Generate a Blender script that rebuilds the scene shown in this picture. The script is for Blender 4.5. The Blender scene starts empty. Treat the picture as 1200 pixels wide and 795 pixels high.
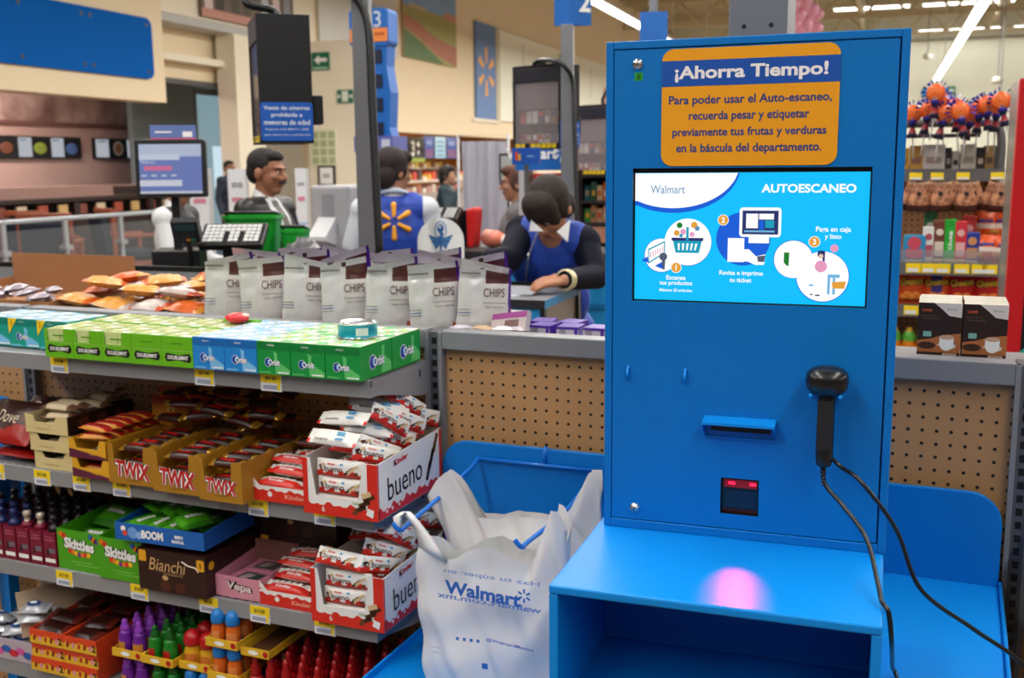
import bpy, bmesh, math, random
import numpy as np
from mathutils import Matrix, Vector
random.seed(7)
SC = bpy.context.scene
COL = SC.collection

# ------------------------------------------------------------------ camera
# world: X along the candy gondola, Y into the store, Z up; camera above the origin
CAM_H = 1.60
FPX, CX, CY = 1241.0, 600.0, 397.5
PITCH, ROLL, YAW = math.radians(9.3585), math.radians(-0.5302), math.radians(22.734)
def _w(v):
    c, s = math.cos(YAW), math.sin(YAW)
    return Vector((c*v[0]-s*v[1], s*v[0]+c*v[1], v[2]))
_F = Vector((0, math.cos(PITCH), -math.sin(PITCH))); _U0 = Vector((0, math.sin(PITCH), math.cos(PITCH))); _R0 = Vector((1, 0, 0))
_R = _R0*math.cos(ROLL)+_U0*math.sin(ROLL); _U = -_R0*math.sin(ROLL)+_U0*math.cos(ROLL)
CF, CR, CU = _w(_F), _w(_R), _w(_U)
CAMP = Vector((0, 0, CAM_H))
cd = bpy.data.cameras.new('camera'); cam = bpy.data.objects.new('camera', cd); COL.objects.link(cam)
mw = Matrix.Identity(4)
for i in range(3):
    mw[i][0], mw[i][1], mw[i][2], mw[i][3] = CR[i], CU[i], -CF[i], CAMP[i]
cam.matrix_world = mw
cd.sensor_width = 23.5; cd.lens = FPX/1200*23.5; cd.clip_start = .05; cd.clip_end = 200
cd.dof.use_dof = True; cd.dof.focus_distance = 1.62; cd.dof.aperture_fstop = 4.5
SC.camera = cam
SC.view_settings.view_transform = 'Standard'; SC.view_settings.look = 'None'
SC.view_settings.gamma = 1; SC.view_settings.use_curve_mapping = False
SC.view_settings.exposure = 0.0

# ------------------------------------------------------------------ light
w = bpy.data.worlds.new('world'); SC.world = w; w.use_nodes = True
w.node_tree.nodes['Background'].inputs[0].default_value = (1.0, .95, .88, 1)
w.node_tree.nodes['Background'].inputs[1].default_value = 0.08
STRIP_POWER = 23.5      # watts per metre of fluorescent strip near us
STRIP_FAR = 47.0        # far stretch of the strips, power raised to brighten the back wall

# pixel ray helpers (used to survey where distant things stand)
def ray(x, y): return CF + CR*((x-CX)/FPX) - CU*((y-CY)/FPX)
TH = math.radians(3.427)                       # the store grid is turned a little against the gondola
ST = Matrix.Rotation(TH, 4, 'Z'); SI = ST.inverted()
def s2w(x, y, z=0): return ST @ Vector((x, y, z))
def at_depth(x, y, d): return CAMP + ray(x, y)*d
def sray(x, y): return SI.to_3x3() @ ray(x, y)
def s_x(x, y, X):                              # store frame point on plane xs = X
    r = sray(x, y); return CAMP + r*(X/r[0])
def s_y(x, y, Y):
    r = sray(x, y); return CAMP + r*(Y/r[1])
def s_z(x, y, Z):
    r = sray(x, y); return CAMP + r*((Z-CAM_H)/r[2])
def s_d(x, y, d): return SI @ at_depth(x, y, d)
def w_y(x, y, Y):
    r = ray(x, y); return CAMP + r*(Y/r[1])
def w_z(x, y, Z):
    r = ray(x, y); return CAMP + r*((Z-CAM_H)/r[2])

# ------------------------------------------------------------------ materials
def lin(h):
    if isinstance(h, str):
        h = h.lstrip('#'); c = [int(h[i:i+2], 16)/255 for i in (0, 2, 4)]
    else: c = h
    return [x/12.92 if x <= .04045 else ((x+.055)/1.055)**2.4 for x in c]
_mats = {}
def mat(hexc, rough=.5, metal=0.0, noise=.06, scale=18.0, emit=0.0, spec=.5, alpha=None, coat=0.0, trans=0.0, sub=0.0):
    key = (hexc, rough, metal, noise, scale, emit, spec, alpha, coat, trans, sub)
    if key in _mats: return _mats[key]
    m = bpy.data.materials.new('paint_'+str(len(_mats))); m.use_nodes = True
    nt = m.node_tree; b = nt.nodes['Principled BSDF']; c = lin(hexc)
    b.inputs['Roughness'].default_value = rough; b.inputs['Metallic'].default_value = metal
    b.inputs['Specular IOR Level'].default_value = spec
    b.inputs['Coat Weight'].default_value = coat
    b.inputs['Transmission Weight'].default_value = trans
    if sub: b.inputs['Subsurface Weight'].default_value = sub; b.inputs['Subsurface Scale'].default_value = .01
    b.inputs['Base Color'].default_value = (*c, 1)
    if noise > 0:
        tc = nt.nodes.new('ShaderNodeTexCoord'); nz = nt.nodes.new('ShaderNodeTexNoise'); nz.inputs['Scale'].default_value = scale
        nz.inputs['Detail'].default_value = 3
        mx = nt.nodes.new('ShaderNodeMix'); mx.data_type = 'RGBA'
        mx.inputs['A'].default_value = (*[x*(1-noise) for x in c], 1); mx.inputs['B'].default_value = (*[min(1, x*(1+noise)) for x in c], 1)
        nt.links.new(tc.outputs['Object'], nz.inputs['Vector']); nt.links.new(nz.outputs['Fac'], mx.inputs['Factor'])
        nt.links.new(mx.outputs['Result'], b.inputs['Base Color'])
    if emit and noise == 0: b.inputs['Base Color'].default_value = (*[x*.08 for x in c], 1)
    if emit:
        b.inputs['Emission Color'].default_value = (*c, 1); b.inputs['Emission Strength'].default_value = emit
    if alpha is not None: b.inputs['Alpha'].default_value = alpha
    _mats[key] = m; return m
def two_tone(name, ha, hb, scale, detail=6, lo=.4, hi=.6, rough=.6, vec_scale=(1, 1, 1), bump=0.0, emit=0):
    m = bpy.data.materials.new(name); m.use_nodes = True; nt = m.node_tree; b = nt.nodes['Principled BSDF']
    b.inputs['Roughness'].default_value = rough
    tc = nt.nodes.new('ShaderNodeTexCoord'); mp = nt.nodes.new('ShaderNodeMapping'); mp.inputs['Scale'].default_value = vec_scale
    nz = nt.nodes.new('ShaderNodeTexNoise'); nz.inputs['Scale'].default_value = scale; nz.inputs['Detail'].default_value = detail
    rp = nt.nodes.new('ShaderNodeValToRGB'); rp.color_ramp.elements[0].position = lo; rp.color_ramp.elements[1].position = hi
    rp.color_ramp.elements[0].color = (*lin(ha), 1); rp.color_ramp.elements[1].color = (*lin(hb), 1)
    L = nt.links.new
    L(tc.outputs['Object'], mp.inputs['Vector']); L(mp.outputs['Vector'], nz.inputs['Vector']); L(nz.outputs['Fac'], rp.inputs['Fac'])
    L(rp.outputs['Color'], b.inputs['Base Color'])
    if bump:
        bp = nt.nodes.new('ShaderNodeBump'); bp.inputs['Strength'].default_value = bump; bp.inputs['Distance'].default_value = .01
        L(nz.outputs['Fac'], bp.inputs['Height']); L(bp.outputs['Normal'], b.inputs['Normal'])
    return m
def pegboard_mat(name, ha, hb, x0, z0, pitch=.0254, r=.0034):
    m = bpy.data.materials.new(name); m.use_nodes = True; nt = m.node_tree; b = nt.nodes['Principled BSDF']
    b.inputs['Roughness'].default_value = .55; L = nt.links.new
    tc = nt.nodes.new('ShaderNodeTexCoord'); sp = nt.nodes.new('ShaderNodeSeparateXYZ'); L(tc.outputs['Object'], sp.inputs[0])
    def math_(op, a, bb=None):
        n = nt.nodes.new('ShaderNodeMath'); n.operation = op
        for i, v in enumerate((a, bb)):
            if v is None: continue
            if isinstance(v, (int, float)): n.inputs[i].default_value = v
            else: L(v, n.inputs[i])
        return n.outputs[0]
    def cell(o, off):
        t = math_('DIVIDE', math_('SUBTRACT', o, off), pitch); f = math_('SUBTRACT', t, math_('ROUND', t)); return math_('MULTIPLY', f, pitch)
    cx, cz = cell(sp.outputs['X'], x0), cell(sp.outputs['Z'], z0)
    d = math_('SQRT', math_('ADD', math_('MULTIPLY', cx, cx), math_('MULTIPLY', cz, cz)))
    k = math_('LESS_THAN', d, r)
    nz = nt.nodes.new('ShaderNodeTexNoise'); nz.inputs['Scale'].default_value = 260; nz.inputs['Detail'].default_value = 4; L(tc.outputs['Object'], nz.inputs['Vector'])
    m1 = nt.nodes.new('ShaderNodeMix'); m1.data_type = 'RGBA'; L(nz.outputs['Fac'], m1.inputs['Factor'])
    m1.inputs['A'].default_value = (*lin(ha), 1); m1.inputs['B'].default_value = (*lin(hb), 1)
    m2 = nt.nodes.new('ShaderNodeMix'); m2.data_type = 'RGBA'; L(k, m2.inputs['Factor']); L(m1.outputs['Result'], m2.inputs['A'])
    m2.inputs['B'].default_value = (.012, .008, .006, 1); L(m2.outputs['Result'], b.inputs['Base Color'])
    return m

# ------------------------------------------------------------------ mesh builder
def face_M(o, xd, up):
    x = Vector(xd).normalized(); y = Vector(up).normalized(); z = x.cross(y); M = Matrix.Identity(4)
    for i in range(3): M[i][0], M[i][1], M[i][2], M[i][3] = x[i], y[i], z[i], o[i]
    return M
def front(x, y, z): return face_M((x, y, z), (1, 0, 0), (0, 0, 1))      # local XY on a plane looking towards -Y
def right(x, y, z): return face_M((x, y, z), (0, 1, 0), (0, 0, 1))      # plane looking towards +X
def top(x, y, z): return face_M((x, y, z), (1, 0, 0), (0, 1, 0))
I4 = Matrix.Identity(4)
T = Matrix.Translation
def RX(a): return Matrix.Rotation(math.radians(a), 4, 'X')
def RY(a): return Matrix.Rotation(math.radians(a), 4, 'Y')
def RZ(a): return Matrix.Rotation(math.radians(a), 4, 'Z')
_txt = {}
def text_mesh(s, bold=0.0, shear=0.0, res=3):
    k = (s, bold, shear, res)
    if k in _txt: return _txt[k]
    cu = bpy.data.curves.new('t', 'FONT'); cu.body = s; cu.size = 1; cu.offset = bold; cu.shear = shear; cu.resolution_u = res
    cu.align_x = 'CENTER'; cu.align_y = 'CENTER'; cu.space_line = 1.0
    o = bpy.data.objects.new('t', cu); COL.objects.link(o)
    bpy.context.view_layer.update()
    me = o.evaluated_get(bpy.context.evaluated_depsgraph_get()).to_mesh()
    v = [tuple(p.co) for p in me.vertices]; f = [tuple(p.vertices) for p in me.polygons]
    o.evaluated_get(bpy.context.evaluated_depsgraph_get()).to_mesh_clear()
    bpy.data.objects.remove(o); bpy.data.curves.remove(cu)
    if v:
        xs = [p[0] for p in v]; ys = [p[1] for p in v]; cx = (min(xs)+max(xs))/2; cy = (min(ys)+max(ys))/2
        v = [(p[0]-cx, p[1]-cy, 0) for p in v]; W = max(xs)-min(xs); Hh = max(ys)-min(ys)
    else: W = Hh = 1
    _txt[k] = (v, f, W, Hh); return _txt[k]

class MB:
    def __init__(s, M=None): s.v = []; s.f = []; s.mi = []; s.sm = []; s.mats = []; s.M = M or I4
    def _m(s, m):
        if m not in s.mats: s.mats.append(m)
        return s.mats.index(m)
    def add(s, verts, faces, m, M=None, smooth=False):
        M = s.M @ M if M is not None else s.M
        o = len(s.v); s.v += [tuple(M @ Vector(p)) for p in verts]
        k = None if isinstance(m, (list, tuple)) else s._m(m)
        for i, f in enumerate(faces):
            s.f.append([o+j for j in f]); s.mi.append(k if k is not None else s._m(m[i])); s.sm.append(smooth)
    def box(s, x0, x1, y0, y1, z0, z1, m, M=None):
        if isinstance(m, dict): g = m.get('*'); mm = [m.get(k, g) for k in ('bottom', 'top', 'front', 'back', 'left', 'right')]
        else: mm = m
        s.add([(x0, y0, z0), (x1, y0, z0), (x1, y1, z0), (x0, y1, z0), (x0, y0, z1), (x1, y0, z1), (x1, y1, z1), (x0, y1, z1)],
              [(0, 3, 2, 1), (4, 5, 6, 7), (0, 1, 5, 4), (2, 3, 7, 6), (0, 4, 7, 3), (1, 2, 6, 5)], mm, M)
    def rect(s, x0, x1, y0, y1, m, M=None, z=0): s.add([(x0, y0, z), (x1, y0, z), (x1, y1, z), (x0, y1, z)], [(0, 1, 2, 3)], m, M)
    def poly(s, pts, m, M=None, z=0): s.add([(p[0], p[1], z) for p in pts], [tuple(range(len(pts)))], m, M)
    def plate(s, pts, t, m, M=None, side=None):             # polygon (CCW in local XY) given thickness t along local +Z
        n = len(pts); v = [(p[0], p[1], 0) for p in pts]+[(p[0], p[1], t) for p in pts]
        f = [tuple(range(n-1, -1, -1)), tuple(range(n, 2*n))]+[(i, (i+1) % n, n+(i+1) % n, n+i) for i in range(n)]
        s.add(v, f, [m, m]+[side or m]*n, M)
    def disc(s, r, m, M=None, z=0, n=28, sx=1, sy=1, cx=0, cy=0):
        s.poly([(cx+r*sx*math.cos(2*math.pi*i/n), cy+r*sy*math.sin(2*math.pi*i/n)) for i in range(n)], m, M, z)
    def lathe(s, prof, m, M=None, n=20, smooth=True):       # profile of (r, z)
        v = []; f = []; mm = []
        for r, z in prof:
            for i in range(n): a = 2*math.pi*i/n; v.append((r*math.cos(a), r*math.sin(a), z))
        for k in range(len(prof)-1):
            for i in range(n):
                j = (i+1) % n; f.append((k*n+i, k*n+j, (k+1)*n+j, (k+1)*n+i)); mm.append(m[min(k, len(m)-1)] if isinstance(m, (list, tuple)) else m)
        if prof[0][0] > 1e-5: f.append(tuple(range(n-1, -1, -1))); mm.append(mm[0])
        if prof[-1][0] > 1e-5: f.append(tuple((len(prof)-1)*n+i for i in range(n))); mm.append(mm[-2] if prof[0][0] > 1e-5 else mm[-1])
        s.add(v, f, mm, M, smooth)
    def tube(s, pts, r, m, M=None, n=10, smooth=True, closed=False):
        P = [Vector(p) for p in pts]; N = len(P); R = r if isinstance(r, (list, tuple)) else [r]*N
        v = []; f = []; up = None
        for i in range(N):
            t = (P[(i+1) % N]-P[i-1]) if closed else (P[min(i+1, N-1)]-P[max(i-1, 0)])
            t.normalize()
            if up is None:
                up = Vector((0, 0, 1)) if abs(t.z) < .9 else Vector((1, 0, 0))
            a = (up-t*up.dot(t))
            if a.length < 1e-6: a = t.orthogonal()
            a.normalize(); up = a; b = t.cross(a)
            for k in range(n): q = 2*math.pi*k/n; v.append(tuple(P[i]+a*(R[i]*math.cos(q))+b*(R[i]*math.sin(q))))
        for i in range(N if closed else N-1):
            j = (i+1) % N
            for k in range(n): l = (k+1) % n; f.append((i*n+k, i*n+l, j*n+l, j*n+k))
        if not closed: f.append(tuple(range(n-1, -1, -1))); f.append(tuple((N-1)*n+k for k in range(n)))
        s.add(v, f, m, M, smooth)
    def ball(s, c, r, m, M=None, n=14, sx=1, sy=1, sz=1):
        k = max(6, n//2); v = []; f = []
        for i in range(k+1):
            a = math.pi*i/k
            for j in range(n): q = 2*math.pi*j/n; v.append((c[0]+r*sx*math.sin(a)*math.cos(q), c[1]+r*sy*math.sin(a)*math.sin(q), c[2]-r*sz*math.cos(a)))
        for i in range(k):
            for j in range(n): l = (j+1) % n; f.append((i*n+j, i*n+l, (i+1)*n+l, (i+1)*n+j))
        s.add(v, f, m, M, True)
    def text(s, t, h, m, M=None, x=0, y=0, z=.0006, w=None, bold=.0, shear=0.0, rot=0, fn=None, align='C'):
        v, f, W, Hh = text_mesh(t, bold, shear)
        if not v: return
        k = h/Hh if h else w/W; kx = (w/W) if w else k
        if align == 'L': x = x+kx*W/2
        if align == 'R': x = x-kx*W/2
        c, sn = math.cos(rot), math.sin(rot); out = []
        for p in v:
            a, b = p[0]*kx, p[1]*k; a, b = x+a*c-b*sn, y+a*sn+b*c
            out.append((a, b, z+(fn(a, b) if fn else 0)))
        s.add(out, f, m, M)
    def build(s, name, parent=None, loc=None, rz=0, bevel=0, seg=2):
        me = bpy.data.meshes.new(name); me.from_pydata(s.v, [], s.f)
        for m in s.mats: me.materials.append(m)
        me.polygons.foreach_set('material_index', s.mi); me.polygons.foreach_set('use_smooth', s.sm); me.update()
        o = bpy.data.objects.new(name, me); COL.objects.link(o)
        if parent is not None: o.parent = parent
        if loc is not None: o.location = loc
        if rz: o.rotation_euler[2] = rz
        if bevel:
            bv = o.modifiers.new('bevel', 'BEVEL'); bv.width = bevel; bv.segments = seg; bv.limit_method = 'ANGLE'; bv.angle_limit = math.radians(40)
        return o
def rrect(x0, x1, y0, y1, r, n=6, corners=(1, 1, 1, 1)):        # CCW from bottom-left; corners: bl, br, tr, tl
    out = []
    for i, (cx, cy, a0) in enumerate(((x0, y0, 180), (x1, y0, 270), (x1, y1, 0), (x0, y1, 90))):
        if not corners[i]: out.append((cx, cy)); continue
        ox = cx+r if cx == x0 else cx-r; oy = cy+r if cy == y0 else cy-r
        for k in range(n+1):
            a = math.radians(a0+90*k/n); out.append((ox+r*math.cos(a), oy+r*math.sin(a)))
    return out
def tag(o, label, cat=None, group=None, kind=None):
    if label: o['label'] = label
    if cat: o['category'] = cat
    if group: o['group'] = group
    if kind: o['kind'] = kind
    return o
def struct(o): o['kind'] = 'structure'; return o
def thing(name, label, cat, loc=(0, 0, 0), rz=0, group=None):
    o = bpy.data.objects.new(name, None); COL.objects.link(o); o.empty_display_size = .05
    o.location = loc; o.rotation_euler[2] = rz
    return tag(o, label, cat, group)
def dup(root, loc, rot=None, label=None, group=None, scale=None):
    r = root.copy(); COL.objects.link(r); r.location = loc
    if rot is not None: r.rotation_euler = rot
    if scale is not None: r.scale = scale
    if label: r['label'] = label
    if group: r['group'] = group
    for ch in list(root.children):
        c = ch.copy(); COL.objects.link(c); c.parent = r
        for g in list(ch.children):
            d = g.copy(); COL.objects.link(d); d.parent = c
    return r
from mathutils.bvhtree import BVHTree
def _tree(o):
    v = []; f = []
    for q in [o]+list(o.children_recursive):
        if q.type != 'MESH': continue
        k = len(v); v += [q.matrix_world @ p.co for p in q.data.vertices]; f += [[k+i for i in p.vertices] for p in q.data.polygons]
    return BVHTree.FromPolygons(v, f), Vector([min(p[i] for p in v) for i in range(3)]), Vector([max(p[i] for p in v) for i in range(3)])
def settle(objs, fixed=(), d=(0, 0, 1), step=.003, n=26):
    """stack loose things one after another: move each along d until it touches nothing placed before"""
    bpy.context.view_layer.update(); done = [_tree(o) for o in fixed]; d = Vector(d)
    for o in objs:
        for i in range(n):
            t = _tree(o)
            hit = any(all(t[1][q] < u[2][q] and u[1][q] < t[2][q] for q in range(3)) and t[0].overlap(u[0]) for u in done)
            if not hit: break
            o.matrix_world = T(d*step) @ o.matrix_world; bpy.context.view_layer.update()
        done.append(_tree(o))
def named(*starts): return [o for o in COL.objects if o.parent is None and o.get('label') and any(q in o['label'] for q in starts)]
ORD = ['first', 'second', 'third', 'fourth', 'fifth', 'sixth', 'seventh', 'eighth', 'ninth', 'tenth', 'eleventh', 'twelfth', 'thirteenth', 'fourteenth']
WHITE = mat('#f2f2f0', .5); BLACK = mat('#0c0c0d', .45); GREY = mat('#7d7f84', .45); DGREY = mat('#3a3b3f', .5)
STEEL = mat('#c9ccd0', .25, 1.0)
YEL = mat('#f5d313', .5, noise=.02); TAGW = mat('#dfe0e6', .5, noise=.02); INK = mat('#2a2a30', .6, noise=0)
def spline(P, n=10):
    P = [Vector(p) for p in P]; P = [P[0]*2-P[1]]+P+[P[-1]*2-P[-2]]; out = []
    for i in range(1, len(P)-2):
        for kx in range(n):
            t = kx/n; a, bb, c, d = P[i-1], P[i], P[i+1], P[i+2]
            out.append(.5*((2*bb)+(c-a)*t+(2*a-5*bb+4*c-d)*t*t+(3*bb-a-3*c+d)*t*t*t))
    out.append(P[-2]); return out
# ------------------------------------------------------------------ the store shell (store frame, xs to the right, ys into the store)
CREAM = mat('#eddab8', .8, noise=.03, scale=2); CREAM2 = mat('#efe6d0', .8, noise=.03, scale=2); FARW = mat('#e9ead8', .8, noise=.02, scale=1)
def sbox(name, x0, x1, y0, y1, z0, z1, m, bevel=0): b = MB(ST); b.box(x0, x1, y0, y1, z0, z1, m); return struct(b.build(name, bevel=bevel))
FLOOR = two_tone('floor_tile', '#6d5a4b', '#7b6856', 3, rough=.35)
sbox('floor', -22, 26, -8, 50, -.1, 0, FLOOR)
CEIL = two_tone('ceiling_deck', '#a99a7c', '#b5a78a', 2, vec_scale=(8, .3, 1), rough=.8)
sbox('ceiling', -14.4, 26, -2, 50, 7.8, 7.9, CEIL)
sbox('wall_back', -14.4, 26, 50, 50.2, 0, 7.8, FARW)
sbox('wall_right', 25.8, 26, -2, 50, 0, 7.8, FARW)
# left wall on xs = -10: cafe bulkhead, entrance, then a plain wall carrying pictures
sbox('wall_left_bulkhead', -10.35, -10, 3, 13.33, 2.54, 7.8, CREAM)
sbox('wall_left_transom', -10.8, -10.45, 13.33, 16.2, 2.93, 7.8, CREAM)
FY0, FY1 = s_x(412, 200, -10)[1], 31.0
sbox('wall_left_pier', -10.35, -10, 17.75, FY0, 0, 7.8, CREAM)
sbox('wall_left_overfood', -10.35, -10, FY0, FY1, 2.32, 7.8, CREAM)
sbox('wall_left', -10.35, -10, FY1, 50, 0, 7.8, CREAM)
sbox('wall_left_lintel', -10.35, -10, 15.95, 17.75, 2.75, 7.8, CREAM2)
sbox('wall_upper_entry', -10.35, -10, 13.33, 15.95, 3.84, 7.8, CREAM2)
sbox('trim_ledge', -10.7, -10.02, 13.33, 50, 3.72, 3.84, mat('#b9b8b4', .6))
sbox('wall_left_column', -10.35, -10.0, 15.15, 15.95, 0, 3.72, CREAM2)
sbox('trim_transom', -10.7, -10.4, 13.33, 15.35, 2.88, 2.96, mat('#55524f', .5))
# cafe alcove behind the bulkhead
MURAL = two_tone('cafe_mural', '#82605c', '#cbaea6', 1.6, detail=9, lo=.36, hi=.64, rough=.7)
def cafe_wall():
    b = MB(ST); b.box(-13.2, -13, 2, 18.2, 0, 2.3, mat('#c4a29a', .7, noise=.12, scale=2)); b.box(-13.2, -12.95, 2, 18.2, 2.3, 2.36, mat('#7c5450', .7)); b.box(-13.2, -12.97, 2, 18.2, 2.36, 4, MURAL)
    return struct(b.build('wall_left_cafe'))
cafe_wall()
sbox('floor_cafe', -13, -9.5, 2, 18, 0, .012, two_tone('cafe_floor', '#2a1a16', '#3d2822', 4, rough=.3))
sbox('ceiling_cafe', -13.2, -10.2, 2, 13.3, 3.3, 3.4, mat('#6a5048', .8))
sbox('wall_cafe_end', -13.2, -10.35, 1.8, 2, 0, 4, mat('#7c5450', .7))
# entrance: dark door leaf, glazed door to the bright outside
def entrance():
    dk = mat('#7c888c', .5); gl = mat('#a9cbd6', .15, emit=.50, noise=0); br = mat('#7a5a2c', .6); al = mat('#8d8f90', .35, .6)
    X = -12.2; ya, yb, yc = s_x(192, 180, X)[1], s_x(231, 180, X)[1], s_x(268, 180, X)[1]
    b = MB(ST); b.box(X-.1, X, ya-.8, yb, 0, 3.2, dk); struct(b.build('door_1', bevel=.01))
    b = MB(ST); b.box(X-.1, X-.05, yb, yc, 0, 3.1, gl); b.box(X-.05, X+.01, yb, yb+.06, 0, 3.1, al); b.box(X-.05, X+.01, yb, yc, 2.95, 3.1, al); b.rect(yb+.55, yb+1.35, 1.2, 2.0, mat('#cfe8f4', .3, noise=0, emit=.9), face_M((X-.04, 0, 0), (0, 1, 0), (0, 0, 1)), z=.003)
    struct(b.build('window_1'))
    b = MB(ST); b.box(X-.1, X+.12, yc, yc+.4, 0, 3.2, br); struct(b.build('trim_jamb'))
    b = MB(ST); b.box(X-.1, X-.05, yc+.4, 19.0, 0, 3.2, mat('#eef6fa', .3, emit=1.0, noise=0)); b.box(X-.05, X, yc+4, yc+4.1, 0, 3.2, al); struct(b.build('window_2'))
    b = MB(ST); b.box(X-.1, -10.2, 13.33, 19, 3.2, 3.3, CREAM2); struct(b.build('ceiling_entrance'))
entrance()
# roof steel far back
def roof_steel():
    pal = mat('#cfc4a4', .6); n = 0
    for y, z in ((46.5, 6.55), (42.0, 6.75)):
        b = MB(ST); b.box(-14, 25, y, y+.12, z, z+.14, pal); b.box(-14, 25, y, y+.12, z+.9, z+1.04, pal)
        x = -13.0
        while x < 24:
            b.tube([(x, y+.06, z+.1), (x+.75, y+.06, z+.95)], .05, pal, n=6); b.tube([(x+.75, y+.06, z+.95), (x+1.5, y+.06, z+.1)], .05, pal, n=6); x += 1.5
        tag(b.build('roof_truss'), ('cream steel roof truss nearer the front, above the far wall', 'cream steel roof truss set back against the far wall')[n == 0], 'truss'); n += 1
    for x in (-1.2, 3.6, 8.4):
        b = MB(ST); b.box(x, x+.15, 30, 50, 6.9, 7.75, pal); struct(b.build('trim_%d' % int(20+x)))
roof_steel()
# fluorescent strips: emitting lamp bodies with their own light
LAMP = mat('#fffdf4', .4, noise=0, emit=6.0)
def strip(x, y0, y1, z, label, width=.2, shape=True, along='y', cat='light strip', group=None):
    b = MB(ST); m = mat('#e9e7df', .5)
    t = thing('fluorescent_strip', label, cat, (0, 0, 0), 0, group)
    if along == 'y':
        b.box(x-width/2-.02, x+width/2+.02, y0, y1, z+.03, z+.10, m)
        n = int((y1-y0)/6)+1
        for i in range(n+1):
            yy = y0+.2+(y1-y0-.4)*i/n; b.tube([(x, yy, z+.1), (x, yy, 7.8)], .012, m, n=5)
    else:
        b.box(y0, y1, x-width/2, x+width/2, z+.03, z+.1, m)
        b.tube([(y0+1, x, z+.1), (y0+1, x, 7.8)], .012, m, n=5); b.tube([(y1-1, x, z+.1), (y1-1, x, 7.8)], .012, m, n=5)
    b.build('housing', t)
    b = MB(ST)
    if along == 'y': b.box(x-width/2, x+width/2, y0+.05, y1-.05, z-.02, z+.03, LAMP)
    else: b.box(y0+.05, y1-.05, x-width/2, x+width/2, z-.02, z+.03, LAMP)
    b.build('tube', t)
    if along == 'y':
        for ya, yb, pw in ((y0, min(13, y1), STRIP_POWER), (13, y1, STRIP_FAR)):
            if yb-ya < 1: continue
            l = bpy.data.lights.new('strip_light', 'AREA'); l.shape = 'RECTANGLE'; l.size = width; l.size_y = (yb-ya)-.1; l.energy = pw*(yb-ya); l.color = (1, .965, .91)
            o = bpy.data.objects.new('strip_light', l); COL.objects.link(o); o.parent = t; o.matrix_local = ST @ T((x, (ya+yb)/2, z-.03))
    else:
        l = bpy.data.lights.new('roof_light', 'AREA'); l.shape = 'RECTANGLE'; l.size = (y1-y0)-.2; l.size_y = width; l.energy = 30; l.color = (1, .98, .93)
        o = bpy.data.objects.new('roof_light', l); COL.objects.link(o); o.parent = t; o.matrix_local = ST @ T(((y0+y1)/2, x, z-.03))
    return t
strip(-5.65, -5, 47, 4.8, 'long white fluorescent strip crossing above the lane number sign')
strip(1.75, -5, 47, 4.8, 'long white fluorescent strip above the lollipop rack')
strip(-1.95, -5, 14, 4.8, 'added unseen fluorescent strip overhead above the kiosk aisle')  # extra lamp row added above the view for light near the kiosk
strip(8.5, -5, 47, 4.8, 'added unseen fluorescent strip farther right beyond the frame edge')  # extra lamp row added out of view to help light the store
for i, (y, z) in enumerate(((44, 7.35), (48.6, 6.9))):
    for k, (a, e) in enumerate(((-2.2, .6), (1.0, 4.2), (4.6, 8.5))):
        rl = strip(y, a, e, z, '%s roof lamp of the %s row under the far trusses' % (('left', 'middle', 'right')[k], ('upper', 'lower')[i]), width=.3, along='x')

# ------------------------------------------------------------------ the candy gondola and the kiosk bay
PEG = pegboard_mat('pegboard', '#b98857', '#c2925f', s2w(0, 0)[0]+(w_y(528, 407.3, 2.1)[0]), w_y(528, 407.3, 2.1)[2])
GON = mat('#85868a', .42, .1); GOND = mat('#5e6066', .45, .2); SHELFM = mat('#8e8e90', .4, .15)
UPX = (-2.283, -1.062, .135)
g = GONDOLA = thing('gondola', 'grey steel gondola with tan pegboard panels behind the candy shelves and kiosk', 'gondola', (0, 0, 0))
for x0, x1 in ((-3.5, -2.305), (-2.262, -1.083), (-1.041, .114), (.157, 1.3)):
    b = MB(); b.box(x0, x1, 2.1, 2.112, .12, 1.2, PEG); b.build('pegboard_panel', g)
for x in UPX:
    b = MB(); b.box(x-.019, x+.019, 2.085, 2.15, 0, 1.234, GOND)
    b.box(x-.021, x-.012, 2.078, 2.1, .1, 1.234, GON); b.box(x+.012, x+.021, 2.078, 2.1, .1, 1.234, GON)
    z = .14
    while z < 1.22:
        b.box(x-.0055, x+.0055, 2.0835, 2.0852, z, z+.0135, BLACK); z += .0254
    b.build('upright', g)
for x0, x1 in ((-3.5, -2.304), (-2.262, -1.083), (-1.041, .114), (.157, 1.3)):
    b = MB(); b.box(x0, x1, 2.078, 2.125, 1.196, 1.238, GON); b.build('cap_rail', g, bevel=.003)
b = MB(); b.box(-3.5, -1.041, 2.125, 2.62, 1.195, 1.212, SHELFM); b.build('top_deck', g)
b = MB(); b.box(-1.041, 1.3, 2.125, 2.36, 1.195, 1.212, SHELFM); b.build('top_deck', g)
b = MB(); b.box(-3.5, -1.041, 2.6, 2.62, .12, 1.195, GON); b.build('rear_panel', g)
b = MB(); b.box(-1.041, 1.3, 2.345, 2.36, .12, 1.195, GON); b.build('rear_panel', g)
b = MB(); b.box(-3.5, 1.3, 2.11, 2.36, 0, .12, GOND); b.build('base', g)

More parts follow.
